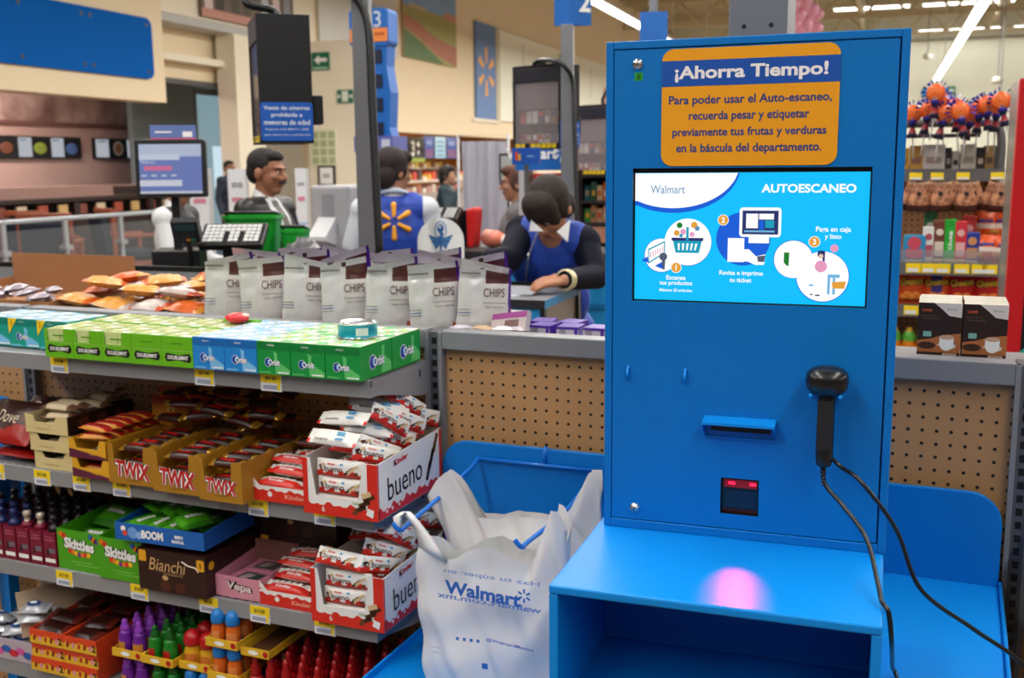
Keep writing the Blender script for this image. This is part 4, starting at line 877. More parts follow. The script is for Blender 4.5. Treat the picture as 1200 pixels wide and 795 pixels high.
def bianchi(front_=True, w=.205, d=.2, h=.098):
    b = MB(); b.box(0, w, 0, d, 0, h, BN); F = front(0, 0, 0)
    b.text('Bianchi', .030, BNT, F, x=w*.44, y=h*.66, z=.0008, w=.105, shear=.25); b.text('CHOCOLATE', .005, BNT, F, x=w*.52, y=h*.46, z=.0008, w=.055); b.tube([(w*.66, -.0006, h*.82), (w*.75, -.0006, h*.74), (w*.86, -.0006, h*.72), (w*.9, -.0006, h*.62)], .0016, mat('#e8dcc8', .4), n=6)
    b.plate(rrect(.003, .024, h-.03, h-.004, .004), .0006, BNY, F); b.plate(rrect(w-.024, w-.003, h-.034, h-.008, .004), .0006, BNY, F); b.text('$', .012, BN, F, x=w-.0135, y=h-.021, z=.001)
    for x in (.4, .62): b.ball((w*x, -.0002, h*.16), .016, mat('#4a1f14', .3), sy=.03, sz=.8)
    b.disc(.007, BNT, F, z=.0007, cx=w*.40, cy=h*.36, sx=1.2, sy=.8); b.disc(.010, BNY, right(w, 0, 0), z=.0006, cx=.02, cy=h*.75)
    return Kind.of('chocolate_box', 'chocolate box', (None, b))
KBI = bianchi(); z3 = SZ3+.0035
bianchi(w=.190).place(T((-1.688, 1.800, z3)), 'dark brown chocolate box with script lettering at the front of the third shelf')
for i, (x, y, z, rz) in enumerate(((-1.485, 1.985, z3, 0), (-1.48, 1.985, z3+.0985, 1))):
    KBI.place(Rm((x, y, z), 0, 0, rz) @ Matrix.Scale(.42, 4, (0, 1, 0)), 'dark brown chocolate box, %s of the pair stacked behind the pink box' % ('lower', 'upper')[i])
# blue BOOM tray lying on the brown box
BO = mat('#1560b4', .4, noise=.04)
def boom(b):
    b.text('BOOM', .020, WHITE, x=.105, y=.020, z=.0008, w=.060, bold=.05); b.text('MIN', .008, WHITE, x=.178, y=.024, z=.0008, w=.022, bold=.05); b.text('RADICAL', .008, WHITE, x=.176, y=.013, z=.0008, w=.034, bold=.05); b.disc(.014, mat('#6f9ede', .4), z=.0006, cx=.050, cy=.020); b.disc(.009, mat('#8fb4e8', .4), z=.0007, cx=.068, cy=.016); b.disc(.007, mat('#d84a3a', .4), z=.0007, cx=.028, cy=.018); b.disc(.007, WHITE, z=.0007, cx=.024, cy=.028)
carton('candy_tray', 'bright blue candy tray with white lettering lying on the brown box', 'tray', (-1.745, 1.795, z3+.1125), .245, .19, .043, BO, mat('#6b5a58', .7), hf=.041, hs=.05, hb=.072, deco_front=boom, rz=.03)
for q in range(8):
    kb = KGB if q % 2 else KKD
    KGB.place(Rm((-1.70+.046*(q % 4), 1.85+.055*(q//4), z3+.1125+.026), 20, j(6), 80+j(10)) @ Matrix.Scale(.75, 4), 'small green bag lying in the bright blue tray', 'bags in the bright blue tray')
# pink tray
PK_ = mat('#d68da0', .5, noise=.04); PKD = mat('#8a5a50', .8)
carton('candy_tray', 'pink open candy tray with black cartoonish lettering on the third shelf', 'tray', (-1.498, 1.832, z3), .125, .150, .056, PK_, PKD, hf=.050, hs=.062, hb=.085, deco_front=lambda b: (b.text('Vepa', .026, BLACK, x=.064, y=.026, z=.0007, w=.072, bold=.14, rot=-.06), b.text('Vepa', .024, mat('#e9d7d2', .5), x=.064, y=.026, z=.0012, w=.068, bold=.03, rot=-.06)))
PPK = MB(); PPK.box(-.045, .045, -.032, .032, 0, .016, {'*': PK_, 'top': mat('#c67a92', .3)}); PPK.poly([(-.03, -.02), (.028, -.022), (.034, .02), (-.022, .022)], mat('#3a4a44', .3), top(0, 0, .016), z=.0005); PPK.poly([(-.02, -.012), (.0, -.014), (.012, .012), (-.012, .014)], mat('#b5a4a4', .3), top(0, 0, .016), z=.0008); KPK = Kind.of('pink_packet', 'candy packet', (None, PPK))
for i, (x, y, z, rz) in enumerate(((-1.4355, 1.872, .004, 1), (-1.4355, 1.872, .0210, -2), (-1.4355, 1.945, .0210, 2), (-1.4355, 1.945, .0040, -1))): KPK.place(Rm((x, y, z3+z), 0, 0, rz), 'pink candy packet in the pink tray, %s' % ('under the front one', 'on top at the front', 'on top at the rear', 'under the rear one')[i])
# loose heaps: lift each piece clear of the ones below it
for wh in ('upper', 'lower'):
    bars = [o for o in COL.objects if o.name.startswith('wafer_bar') and (wh+' display box') in o['label']]
    settle(sorted(bars, key=lambda o: ('bottom' not in o['label'], 'buried' not in o['label'], o.matrix_world.translation.z)), [o for o in COL.objects if o.name.startswith('display_box') and (('third' in o['label']) == (wh == 'lower'))])
    settle(sorted([o for o in COL.objects if o.name.startswith('chocolate_bar') and o.get('group') == 'bars in the low tray by the %s display box' % wh], key=lambda o: o.matrix_world.translation.z), named('low red and white candy tray beside the '+wh))
for nm in ('left', 'middle', 'right'):
    settle(sorted([o for o in COL.objects if o.get('group') == 'caramel bars in the %s gold box' % nm], key=lambda o: o.matrix_world.translation.z), named('gold caramel bar box, '+nm))
settle(sorted([o for o in COL.objects if o.get('group') in ('loose heap of caramel bars', 'shaded stack of bars')], key=lambda o: o.matrix_world.translation.z), [o for o in COL.objects if (o.get('group') or '').startswith('caramel bars in')]+named('orange candy box with raised', 'gold caramel bar box'), n=14)
settle([o for o in COL.objects if o.name.startswith('candy_bag') and not o.get('group')], named('green fruit candy box', 'bright blue candy tray'), n=20)
settle(sorted([o for o in COL.objects if o.get('group') == 'bags in the bright blue tray'], key=lambda o: o.matrix_world.translation.z), named('bright blue candy tray'), n=12)
settle([o for o in COL.objects if o.name.startswith('chocolate_pouch')], named('second grey shelf'))
for tr in ('bottom cream', 'middle cream', 'topmost cream', 'lower yellow', 'upper yellow'):
    settle([o for o in COL.objects if (o.get('group') or '').endswith(tr+' tray') or (o.get('group') or '').endswith(tr+' trays')], [o for o in COL.objects if o.name.startswith('candy_tray') and ('cream' in o['label'] or 'yellow and purple' in o['label'])], n=10)
settle([o for o in COL.objects if o.name.startswith('pink_packet')], named('pink open candy tray'), n=10)
# ------------------------------------------------------------------ lowest visible shelf
z4 = SZ4+.0035
OX = mat('#d9431a', .45, noise=.05); OY = mat('#e2b326', .45, noise=.05); DRK = mat('#2a0d0a', .3, noise=.2, scale=50); PKI = mat('#d98aa0', .4)
def orange_deco(w, h):
    def df(b):
        b.rect(0, w, 0, h*.45, OY, z=.0004); b.poly([(0, h*.40), (w*.1, h*.62), (w*.3, h*.45), (w*.5, h*.66), (w*.8, h*.45), (w, h*.6), (w, h*.35), (0, h*.35)][::-1], OY, z=.0005)
        for q in range(5): b.poly([(w*(.1+.17*q), h*.25), (w*(.17+.17*q), h*.2), (w*(.2+.17*q), h*.55), (w*(.12+.17*q), h*.62)], (mat('#8a1d12', .4), PKI, mat('#b9241a', .4))[q % 3], z=.0007)
        b.text('2', h*.5, BLACK, x=w*.93, y=h*.45, z=.0009, bold=.04)
    return df
w1 = .106
for lv in range(2):
    for c in range(2):
        b = MB(); b.box(0, w1-.001, 0, .21, 0, .036, {'*': OX}); b.M = front(0, 0, 0); orange_deco(w1-.001, .036)(b)
        tag(b.build('candy_box', loc=(-2.052+c*w1+.004*lv, 1.803+.002*lv, z4+lv*.0365)), 'orange and yellow candy box, %s of the %s layer under the open orange trays' % (('left', 'right')[c], ('bottom', 'middle')[lv]), 'candy box')
for c in range(2):
    carton('candy_tray', 'open orange tray of dark packets, %s of the pair on the lowest shelf' % ('left', 'right')[c], 'tray', (-2.046+c*w1, 1.800, z4+.0735), w1-.001, .24, .040, OX, mat('#8e2c14', .6), hf=.036, hs=.042, hb=.046, deco_front=orange_deco(w1-.001, .036))
    PD = MB(); pillow(PD, .085, .045, .014, lambda u, v, tp: DRK if abs(u) < .7 else mat('#5b1a10', .35), nx=10, ny=6, wr=.0008); KPD = Kind.of('dark_packet', 'candy packet', (None, PD)) if c == 0 else KPD
    for q in range(5): KPD.place(Rm((-2.046+c*w1+.052+j(.004), 1.83+q*.042, z4+.0735+.016+.006*(q % 2)), 10, j(8), j(14)), 'dark shiny packet lying in the %s open orange tray' % ('left', 'right')[c], 'dark packets in the %s orange tray' % ('left', 'right')[c])
KPD.place(Rm((-1.93, 2.0, z4+.125), 30, 10, 60), 'dark packet lying loose on top at the back of the orange trays')
# wrappers with blue ovals in a grey box with a raised brown flap
KRF = mat('#b8a086', .7, noise=.05); SIL = mat('#c9ccd2', .25, .35, noise=.1); 
carton('candy_box', 'pale box of blue and silver wrapped sweets at the lowest shelf left', 'candy box', (-2.245, 1.82, z4), .185, .21, .062, mat('#b9a9b4', .5, noise=.25, scale=60), KRF, hf=.055, hs=.062, hb=.19, deco_front=lambda b: [b.disc(.012, (mat('#2a5fae', .4), mat('#c92a3a', .4), mat('#d4559a', .4))[q % 3], z=.0006, cx=.02+.024*q, cy=.02+.008*(q % 2), sx=1.3, sy=.8) for q in range(7)])
b = MB(T((-2.06, 1.90, z4+.062)) @ RZ(62) @ RX(-18)); b.box(-.085, .085, 0, .002, 0, .115, KRF); tag(b.build('box_flap'), 'raised pale brown cardboard flap beside the silver wrapped sweets', 'box flap')
SW = MB(); sh = pillow(SW, .078, .042, .026, lambda u, v, tp: SIL, nx=10, ny=8, wr=.0015, pw=2.2, crimp=.012)
SW.add([(.018*math.cos(a), .011*math.sin(a), sh(.018*math.cos(a), .011*math.sin(a))+.0035) for a in [2*math.pi*q/14 for q in range(14)]], [tuple(range(14))], mat('#1d4a94', .35)); SW.add([(.010*math.cos(a), .005*math.sin(a), sh(.01*math.cos(a), .005*math.sin(a))+.0045) for a in [2*math.pi*q/12 for q in range(12)]], [tuple(range(12))], WHITE); KSW = Kind.of('wrapped_sweet', 'sweet', (None, SW))
for q in range(12): KSW.place(Rm((-2.205+.060*(q % 3)+j(.006), 1.855+.060*((q//3) % 3), z4+.030+.026*(q//9)), j(16), j(12), 25+j(30)), 'silver wrapped sweet with blue oval in the pale box, lowest shelf', 'silver wrapped sweets')
# little toy-shaped bottles in yellow edged trays
def bottle_kind(body, cap, label, h=.082, r=.017, name='candy_bottle', knob=True):
    b = MB(); b.lathe([(r*.92, 0), (r, .004), (r, h*.42), (r*.82, h*.52), (r*.9, h*.60), (r*.55, h*.68)], body, n=16)
    a0 = -2.5
    pts = [[(r*1.02*math.cos(a0+q*.32), r*1.02*math.sin(a0+q*.32), z) for q in range(6)] for z in (h*.10, h*.38)]
    for q in range(5): b.add([pts[0][q], pts[0][q+1], pts[1][q+1], pts[1][q]], [(0, 1, 2, 3)], label)
    c = MB(); c.lathe([(r*.62, h*.66), (r*.66, h*.70), (r*.60, h*.80), (r*.36, h*.86), (r*.42, h*.92), (r*.30, h*.98), (0, h)] if knob else [(r*.95, h*.58), (r, h*.62), (r, h*.78), (r*.8, h*.90), (r*.4, h*.97), (0, h)], cap, n=16)
    return Kind.of(name, 'candy bottle', ('bottle', b), ('cap', c))
VI = mat('#6a2090', .3, noise=.06); VI2 = mat('#8a3ab0', .3); GNB = mat('#157a1e', .3, noise=.06); GN2 = mat('#0f5a16', .3); RDC = mat('#b5141c', .3, noise=.05); ORB = mat('#d8641a', .35, noise=.06); BLC = mat('#1a78c8', .35); YEB = mat('#d9a01c', .35)
KV = bottle_kind(VI, VI2, mat('#c9822e', .4)); KGR = bottle_kind(GNB, GN2, RDC); KOB = bottle_kind(ORB, BLC, mat('#e08a4a', .4), h=.078, r=.0165, knob=False); KYB = bottle_kind(YEB, RDC, mat('#c9722a', .4), h=.085, r=.021, knob=False)
KRD = bottle_kind(RDC, mat('#9c1016', .3), mat('#a8404a', .4), h=.150, r=.0185, name='syrup_bottle')
def edge_tray(x, y, z, w, d, m, label):
    t = carton('bottle_tray', label, 'tray', (x, y, z), w, d, .018, OY, m, hf=.020, deco_front=lambda b: (b.disc(.009, WHITE, z=.0006, cx=w*.45, cy=.010, sx=1.5, sy=.6), b.disc(.007, RDC, z=.0006, cx=w*.88, cy=.010)))
def bottles(kd, x, y, z, nx, ny, px, py, label, group):
    for a in range(nx):
        for c in range(ny):
            lab = label % (('front' if c == 0 else 'rear'),) if '%' in label else label
            kd.place(T((x+a*px, y+c*py, z)) @ RZ(j(25)), lab, group if '%' not in label else group+(' front' if c == 0 else ' rear'))
edge_tray(-1.786, 1.803, z4, .088, .21, VI, 'yellow edged purple tray at the bottom, under the purple bottles'); edge_tray(-1.694, 1.803, z4, .090, .21, GNB, 'yellow edged green tray at the bottom, under the green bottles')
bottles(KV, -1.764, 1.826, z4+.003, 2, 5, .042, .041, 'purple capped bottle in the bottom purple tray, %s rows', 'bottom purple bottles'); bottles(KGR, -1.672, 1.826, z4+.003, 2, 5, .043, .041, 'green bottle with red label in the bottom green tray, %s rows', 'bottom green bottles')
edge_tray(-1.786, 1.800, z4+.0855, .088, .21, VI, 'yellow edged purple tray stacked on the purple bottles'); edge_tray(-1.696, 1.797, z4+.0855, .090, .21, GNB, 'yellow edged green tray stacked on the green bottles')
bottles(KV, -1.764, 1.824, z4+.0885, 2, 5, .042, .041, 'purple capped bottle in the upper purple tray, %s rows', 'upper purple bottles'); bottles(KGR, -1.673, 1.822, z4+.0885, 2, 5, .043, .041, 'green bottle with red label in the upper green tray, %s rows', 'upper green bottles')
edge_tray(-1.600, 1.806, z4, .088, .21, RDC, 'yellow edged tray at the bottom between green and blue capped bottles')
bottles(KOB, -1.578, 1.828, z4+.003, 2, 4, .040, .045, 'orange bottle with blue cap, bottom tier left of the stack, %s rows', 'bottom left blue capped bottles')
edge_tray(-1.600, 1.812, z4+.0825, .088, .21, RDC, 'yellow edged tray carrying red capped yellow bottles')
bottles(KYB, -1.577, 1.838, z4+.0855, 2, 4, .045, .046, 'yellow bottle with red cap in the middle tier, %s rows', 'red capped yellow bottles')
for lv in range(3):
    edge_tray(-1.508+.002*lv, 1.797-.002*lv, z4+.0815*lv, .086, .20, BLC, 'yellow edged blue tray, %s of the tall stack' % ('bottom', 'middle', 'top')[lv])
    bottles(KOB, -1.486, 1.819, z4+.003+.0815*lv, 2, 4, .040, .045, 'orange bottle with blue cap, %s tier of the tall stack, %%s rows' % ('bottom', 'middle', 'top')[lv], '%s tier blue capped bottles' % ('bottom', 'middle', 'top')[lv])
for a in range(8):
    for c in range(6): KRD.place(T((-1.392+a*.0405+(.02 if c % 2 else 0), 1.822+c*.039, z4)) @ RZ(j(20)), 'red syrup bottle, %s from left, %s row on the lowest shelf' % (ORD[a], ('front', 'second', 'third', 'fourth', 'fifth', 'back')[c]), 'red syrup bottles')
edge_tray(-1.418, 1.805, z4+.1505, .075, .23, mat('#5a3418', .7), 'empty brown tray with yellow edge lying on the red bottles')

# ------------------------------------------------------------------ top deck: chips, wrapped snacks, small purple packs
zd = 1.2125
CHW = mat('#d3cfc8', .35, noise=.04); CHS = mat('#dcdad6', .28, .2, noise=.04); CHN = mat('#4e2018', .35, noise=.05); CHP = mat('#4a1c86', .3, noise=.06); CHO = mat('#d4522a', .4)
def chips(seed):
    rnd = random.Random(seed); b = MB(); W, Hh = .130, .158; nx, nz = 18, 20; v = []; f = []; mm = []
    nzz = [[rnd.uniform(-1, 1) for _ in range(nz+1)] for _ in range(nx+1)]
    sm = lambda i, k: (nzz[i][k]*2+nzz[max(0, i-1)][k]+nzz[min(nx, i+1)][k]+nzz[i][max(0, k-1)]+nzz[i][min(nz, k+1)])/6
    fold = rnd.uniform(-.02, .02); n1 = (nx+1)*(nz+1)
    for s_ in (-1, 1):
        for i in range(nx+1):
            for k in range(nz+1):
                u, t_ = i/nx*2-1, k/nz; prof = (1-abs(u)**3)**.5*max(0, 1-max(0, (t_-.10)/.80)**2.2)**.6*(1 if t_ > .08 else (.75+t_*3)) if t_ < .9 else 0
                wq = W/2*(1-.05*math.sin(math.pi*t_))*(1 if t_ < .7 else 1-.10*(t_-.7)/.3)
                y = s_*(.021*prof+.0016)+(.0032*sm(i, k) if s_ < 0 else -.0032*sm(i, k))*(1 if 0 < i < nx else 0)-.024*max(0, t_-.8)/.2
                v.append((u*wq+.006*sm(i, k)*.3, y, t_*Hh+(fold*u if t_ > .85 else 0)))
    for s_ in (0, 1):
        for i in range(nx):
            for k in range(nz):
                o = s_*n1; q = (o+i*(nz+1)+k, o+(i+1)*(nz+1)+k, o+(i+1)*(nz+1)+k+1, o+i*(nz+1)+k+1)
                f.append(q if s_ == 0 else q[::-1]); u, t_ = (i+.5)/nx*2-1, (k+.5)/nz
                if s_ == 1: m = CHP if t_ < .85 else CHN
                elif u > .84: m = CHP if t_ > .18 else CHO
                elif t_ > .88: m = CHS
                elif t_ > .70 and u > .0: m = CHN
                elif u > .45 and t_ < .16 and u > .45+(t_)*2: m = CHO
                else: m = CHW if u > -.1 else CHS
                mm.append(m)
    for i in range(nx): f.append((i*(nz+1), n1+i*(nz+1), n1+(i+1)*(nz+1), (i+1)*(nz+1))); mm.append(CHW)
    b.add(v, f, mm, None, True)
    hh = lambda x, z: .021*max(0, 1-abs(x/(W/2))**3)**.5*max(0, 1-max(0, (z/Hh-.10)/.80)**2.2)**.6 if z/Hh < .9 else 0
    tx_ = b; FM = front(0, 0, 0); fn = lambda x, z: hh(x, z)+.0045
    tx_.text('CHIPS', .020, CHN, FM, x=.020, y=.090, w=.050, fn=fn); tx_.rect(-.006, .047, .066, .068, mat('#8d867c', .5), FM, z=.026)
    tx_.text('SALES Y MANTEQ', .005, CHN, FM, x=.021, y=.056, w=.044, fn=fn);
    for q in range(3): tx_.rect(-.062, -.035, .035+.007*q, .037+.007*q, (mat('#8d867c', .5), mat('#3a5f9a', .5))[q == 1], FM, z=.022)
    tx_.rect(-.058, -.012, .132, .136, mat('#77706c', .5), FM, z=.019)
    return Kind.of('chips_bag', 'chips bag', (None, b))
KC = [chips(i) for i in range(4)]
front_bags = [(-1.715, 2.215, 30, 2), (-1.598, 2.215, 28, -3), (-1.478, 2.215, 31, 3), (-1.360, 2.215, 27, -2), (-1.242, 2.215, 30, 2), (-1.118, 2.215, 26, -3), (-1.010, 2.235, 32, 3)]
for i, (x, y, rz, ry) in enumerate(front_bags): KC[i % 4].place(Rm((x, y, zd+.006), 0, ry, rz), 'white and brown chips bag, %s from left in the front row' % ORD[i], 'chips bags')
for i, (x, rz, ry) in enumerate(((-1.70, 30, -3), (-1.57, 27, 4), (-1.43, 31, -3), (-1.30, 28, 4), (-1.17, 30, 3), (-1.05, 28, -2))): KC[(i+2) % 4].place(Rm((x, 2.335, zd+.006), -3, ry, rz) @ Matrix.Scale(1.04, 4), 'white and brown chips bag, %s from left in the second row' % ORD[i], 'chips bags')
for i, (x, rz) in enumerate(((-1.66, 28), (-1.52, 30), (-1.38, 27), (-1.24, 29))): KC[(i+1) % 4].place(Rm((x, 2.45, zd+.009), -4, 3, rz), 'white and brown chips bag, %s from left in the rear row' % ORD[i], 'chips bags')
ORS = mat('#c4560f', .3, noise=.15, scale=40); ORS2 = mat('#d0913f', .3, noise=.2, scale=40); CLR = mat('#b7a7a0', .25, noise=.2, scale=60); ORR = mat('#b8421c', .3, noise=.1)
def snack(m1, m2, seed): b = MB(); pillow(b, .118, .078, .030, lambda u, v, tp: m2 if abs(u) > .72 or v > .6 else m1, nx=14, ny=10, wr=.0028, seed=seed, pw=2.2); return Kind.of('snack_bag', 'snack bag', (None, b))
KS = [snack(ORS2, ORS, 1), snack(ORS, ORS2, 2), snack(CLR, ORR, 3), snack(ORS2, CLR, 4)]
names = ['orange', 'deep orange', 'clear and orange', 'pale orange']
for q in range(20):
    top_ = q >= 12; c_, r_ = (q % 4, q//4) if not top_ else ((q-12) % 4, (q-12)//4)
    x = -2.225+.126*c_+(.05 if top_ else 0)+j(.006); y = 2.225+.092*r_+(.045 if top_ else 0)
    KS[(q*3+r_) % 4].place(Rm((x, y, zd+(.022 if not top_ else .045)), j(9), j(9), j(10) if not top_ else 30+j(40)), '%s snack bag, %s layer, %s from left, %s row of the pile' % (names[(q*3+r_) % 4], ('bottom', 'top')[top_], ORD[c_], ('front', 'middle', 'rear')[r_]), 'snack bag pile')
carton('cardboard_box', 'brown cardboard box with tall side standing at the left deck end', 'box', (-2.78, 2.165, zd), .50, .34, .05, mat('#a9744a', .75, noise=.05), mat('#9a6a44', .75), hf=.028, hs=.05, hb=.125)
SV = MB(); pillow(SV, .075, .045, .02, lambda u, v, tp: mat('#a59aa4', .25, .3, noise=.2, scale=70), nx=8, ny=6, wr=.003, pw=2); KSV = Kind.of('silver_packet', 'candy packet', (None, SV))
for q in range(7): KSV.place(Rm((-2.33-.045*(q % 5), 2.18+.05*(q//5), zd+.024+.012*(q % 3)), j(14), j(12), j(60)), 'crumpled silver packet in the cardboard box at the left deck end', 'crumpled silver packets')
# small purple packs and a leaflet box on the cap right of the chips
PP = mat('#4a2496', .35, noise=.08); PPL = mat('#b9b2bc', .35, noise=.05)
b = MB(); b.box(-.026, .026, -.03, .03, 0, .024, {'*': PP, 'front': PPL, 'top': PP}); b.rect(-.02, -.004, .004, .018, mat('#8a8490', .5), front(0, -.03, 0), z=.0005); b.rect(.016, .024, .0, .024, PP, front(0, -.03, 0), z=.0005); b.rect(-.026, .026, .018, .024, PP, front(0, -.03, 0), z=.0006); KPP = Kind.of('purple_pack', 'small pack', (None, b))
for i, (x, y, rz, zz) in enumerate(((-.935, 2.27, 8, 0), (-.865, 2.262, -4, 0), (-.80, 2.26, 3, 0), (-.735, 2.262, -3, 0), (-.89, 2.325, 5, 0), (-.82, 2.325, -8, 0))): KPP.place(Rm((x, y, zd), 0, 0, rz), 'small purple and grey pack, %s' % ('first left of the kiosk row', 'second in the row', 'third in the row', 'fourth in the row next to the kiosk', 'behind the first', 'behind the second')[i])
b = MB(); b.box(-.05, .05, -.008, .008, 0, .045, {'*': PPL, 'front': mat('#b8a7a5', .4, noise=.3, scale=60)}); b.rect(-.05, .05, .030, .045, mat('#8d1f7a', .4), front(0, -.008, 0), z=.0005); b.rect(-.01, .03, .006, .026, mat('#6a4a44', .5, noise=.4, scale=80), front(0, -.008, 0), z=.0006)
tag(b.build('snack_box', loc=(-.925, 2.19, zd+.012)), 'small magenta and white box leaning on the deck beside the chips', 'small box').rotation_euler = (math.radians(-28), math.radians(-9), math.radians(-14))
for i, (x, y, rz) in enumerate(((-1.03, 2.16, 12), (-.98, 2.165, -18), (-.93, 2.17, 8), (-.90, 2.18, -25))):
    b = MB(); pillow(b, .055, .028, .010, lambda u, v, tp: (PPL, mat('#c9a98a', .4), WHITE, PPL)[i], nx=8, ny=6, wr=.001); tag(b.build('paper_sachet', loc=(x, y, zd+.022), rz=math.radians(rz)), 'white crumpled sachet on the cap rail, %s from the chips' % ORD[i], 'sachet')
# coffee boxes on the deck at the right
CFB = mat('#2a1812', .45, noise=.05); CFW = mat('#b26a38', .5, noise=.1, scale=30); CUP = mat('#dcd3cc', .4); CRE = mat('#c9a48a', .5)
def coffee():
    w, d, h = .0765, .0255, .121; b = MB(); b.box(0, w, 0, d, 0, h, {'*': CFB, 'top': mat('#b9b3a4', .5, noise=.25, scale=60)}); F = front(0, 0, 0); z0 = .026
    b.poly([(0, z0), (w, z0), (w, z0+.038), (w*.6, z0+.034), (w*.3, z0+.026), (0, z0+.022)], CFW, F, z=.0004); b.poly([(w*.36, h), (w*.55, h-.012), (w*.72, h-.024), (w, h-.027), (w, h)], CUP, F, z=.0005)
    b.text('CAFÉ', .006, mat('#d8653a', .4), F, x=w*.20, y=h-.014, w=.017, bold=.03); b.text('capuchino', .004, mat('#7a5a4a', .5), F, x=w*.25, y=h-.025, w=.03); b.rect(w*.12, w*.5, h-.031, h-.030, mat('#7a5a4a', .5), F, z=.0006); b.text('Serena', .0045, mat('#6a8a8a', .5), F, x=w*.78, y=h-.011, w=.018)
    b.disc(.017, CUP, F, z=.0006, cx=w*.68, cy=z0+.013, sy=.38); b.disc(.009, CFW, F, z=.0007, cx=w*.45, cy=z0+.010, sx=1.2, sy=.4)
    q = [(w*.68+.0125*math.cos(a), z0+.018+.014*math.sin(a)) for a in [math.pi+math.pi*k/12 for k in range(13)]]+[(w*.68+.0125, z0+.030), (w*.68-.0125, z0+.030)]
    b.poly(q, WHITE, F, z=.0009); b.disc(.0125, CRE, F, z=.0011, cx=w*.68, cy=z0+.030, sy=.36); b.disc(.0135, CFB, F, z=.0010, cx=w*.22, cy=z0+.013, sx=1.2, sy=.5)
    for k in range(9): b.disc(.003, mat('#4a2a1a', .4), F, z=.0012, cx=w*.22-.012+.003*k, cy=z0+.013+.003*math.sin(k*2), n=8)
    b.rect(w*.13, w*.32, z0+.030, z0+.040, mat('#7fb8ae', .5), F, z=.0008); b.rect(w*.60, w*.92, z0-.006, z0-.001, mat('#d9b59a', .5), F, z=.0007); b.text('CONT NET', .003, CFB, F, x=w*.76, y=z0-.0035, z=.001, w=.02)
    return Kind.of('coffee_box', 'coffee box', (None, b))
KCF = coffee()
for c, x in enumerate((-.0575, .0225)):
    for r_ in range(5): KCF.place(T((x+j(.0012), 2.150+r_*.0275, zd)) @ RZ(j(.8)), 'brown coffee box on the deck, %s column, %s from the front' % (('left', 'right')[c], ORD[r_]), 'coffee boxes')

# ------------------------------------------------------------------ bag rack and carrier bags
t = thing('bag_rack', 'blue wire bag rack hung on the back panel of the bag well', 'bag rack', (0, 0, 0))
RODY = 2.052; RD = mat('#0a6fd0', .35, coat=.1); zr = .962; xl, xr = -.942, -.672
b = MB(); b.tube([(xl, RODY, zr), (xr, RODY, zr)], .0042, RD, n=10); b.tube([(-.79, RODY+.004, zr), (-.79, RODY+.012, zr+.03), (-.79, 2.07, zr+.035)], .0055, RD, n=8); b.build('cross_rod', t)
for s_, x in ((0, xl), (1, xr)):
    xe = x if s_ == 0 else x-.020
    b = MB(); b.tube(spline([(x, RODY, zr), (x, 2.0, zr-.012), (x, 1.86, zr-.030), (xe, 1.715, zr-.044), (xe, 1.695, zr-.046), (xe-.004, 1.686, zr-.040), (xe-.012, 1.684, zr-.030)], 6), .0046, RD, n=10); b.build('hook_arm', t)
BAG = mat('#dcdad9', .35, noise=.02, sub=.2); BTX = mat('#2a62b4', .5, noise=0); BTX2 = mat('#a9b3cf', .5, noise=0)
def bag(name, label, y0, topc, botc, wmat, textf=None, back=.09, seed=3, lift=0, strap=None):
    """carrier bag: two sheets joined at the sides; topc = neckline (u, x, z)"""
    rnd = random.Random(seed); nu, nv = 64, 36; n1 = (nu+1)*(nv+1); v = []; f = []
    us = [p[0] for p in topc]
    ph = [rnd.uniform(0, 6.28) for _ in range(8)]
    for s_ in (0, 1):
        for i in range(nu+1):
            u = i/nu; tx_ = np.interp(u, us, [p[1] for p in topc]); tz = np.interp(u, us, [p[2] for p in topc])
            hx = np.interp(u, [0, 1], [botc[0], botc[1]]); mx = np.interp(u, [0, 1], [botc[2], botc[3]])
            for k in range(nv+1):
                q = k/nv; wt = q**3.2; xx = (hx*(1-q)+mx*q)*(1-wt)+tx_*wt; z = botc[4]*(1-q)+tz*q
                wr = .0035*math.sin(u*9+ph[0]+q*5)+.0028*math.sin(u*21+q*9+ph[1])+.0022*math.sin(q*17-u*6+ph[2])+.0016*math.sin(u*43+ph[3]+q*13)
                bul = math.sin(math.pi*u)**.6*(1-q**2)*.5+.1
                y = y0+(-bul*.05+wr if s_ == 0 else back*math.sin(math.pi*u)**.5+wr)
                if s_ == 1: y += .0
                v.append((xx+wr*.5, y, z-(lift if s_ == 1 and .12 < u < .8 and k == nv else 0)))
    for s_ in (0, 1):
        for i in range(nu):
            for k in range(nv):
                o = s_*n1; q = (o+i*(nv+1)+k, o+(i+1)*(nv+1)+k, o+(i+1)*(nv+1)+k+1, o+i*(nv+1)+k+1); f.append(q if s_ == 0 else q[::-1])
    for k in range(nv):
        f.append((k, k+1, n1+k+1, n1+k)); e = nu*(nv+1); f.append((e+k, n1+e+k, n1+e+k+1, e+k+1))
    b = MB(); b.add(v, f, wmat, None, True)
    if textf: textf(b)
    if strap:
        n = len(strap); v = []
        for (a0, a1, yy) in strap: v += [(a0[0], yy, a0[1]), (a1[0], yy-.006, a1[1]), (a1[0]+.001, yy+.006, a1[1]), (a0[0]+.001, yy+.008, a0[1])]
        b.add(v, [(4*i+q, 4*i+(q+1) % 4, 4*i+4+(q+1) % 4, 4*i+4+q) for i in range(n-1) for q in range(4)]+[(3, 2, 1, 0), (4*n-4, 4*n-3, 4*n-2, 4*n-1)], wmat, None, True)
    return tag(b.build(name), label, 'bag')
def bp(x, y, Y): p = w_y(x, y, Y); return (p[0], p[2])
Yb = 1.705
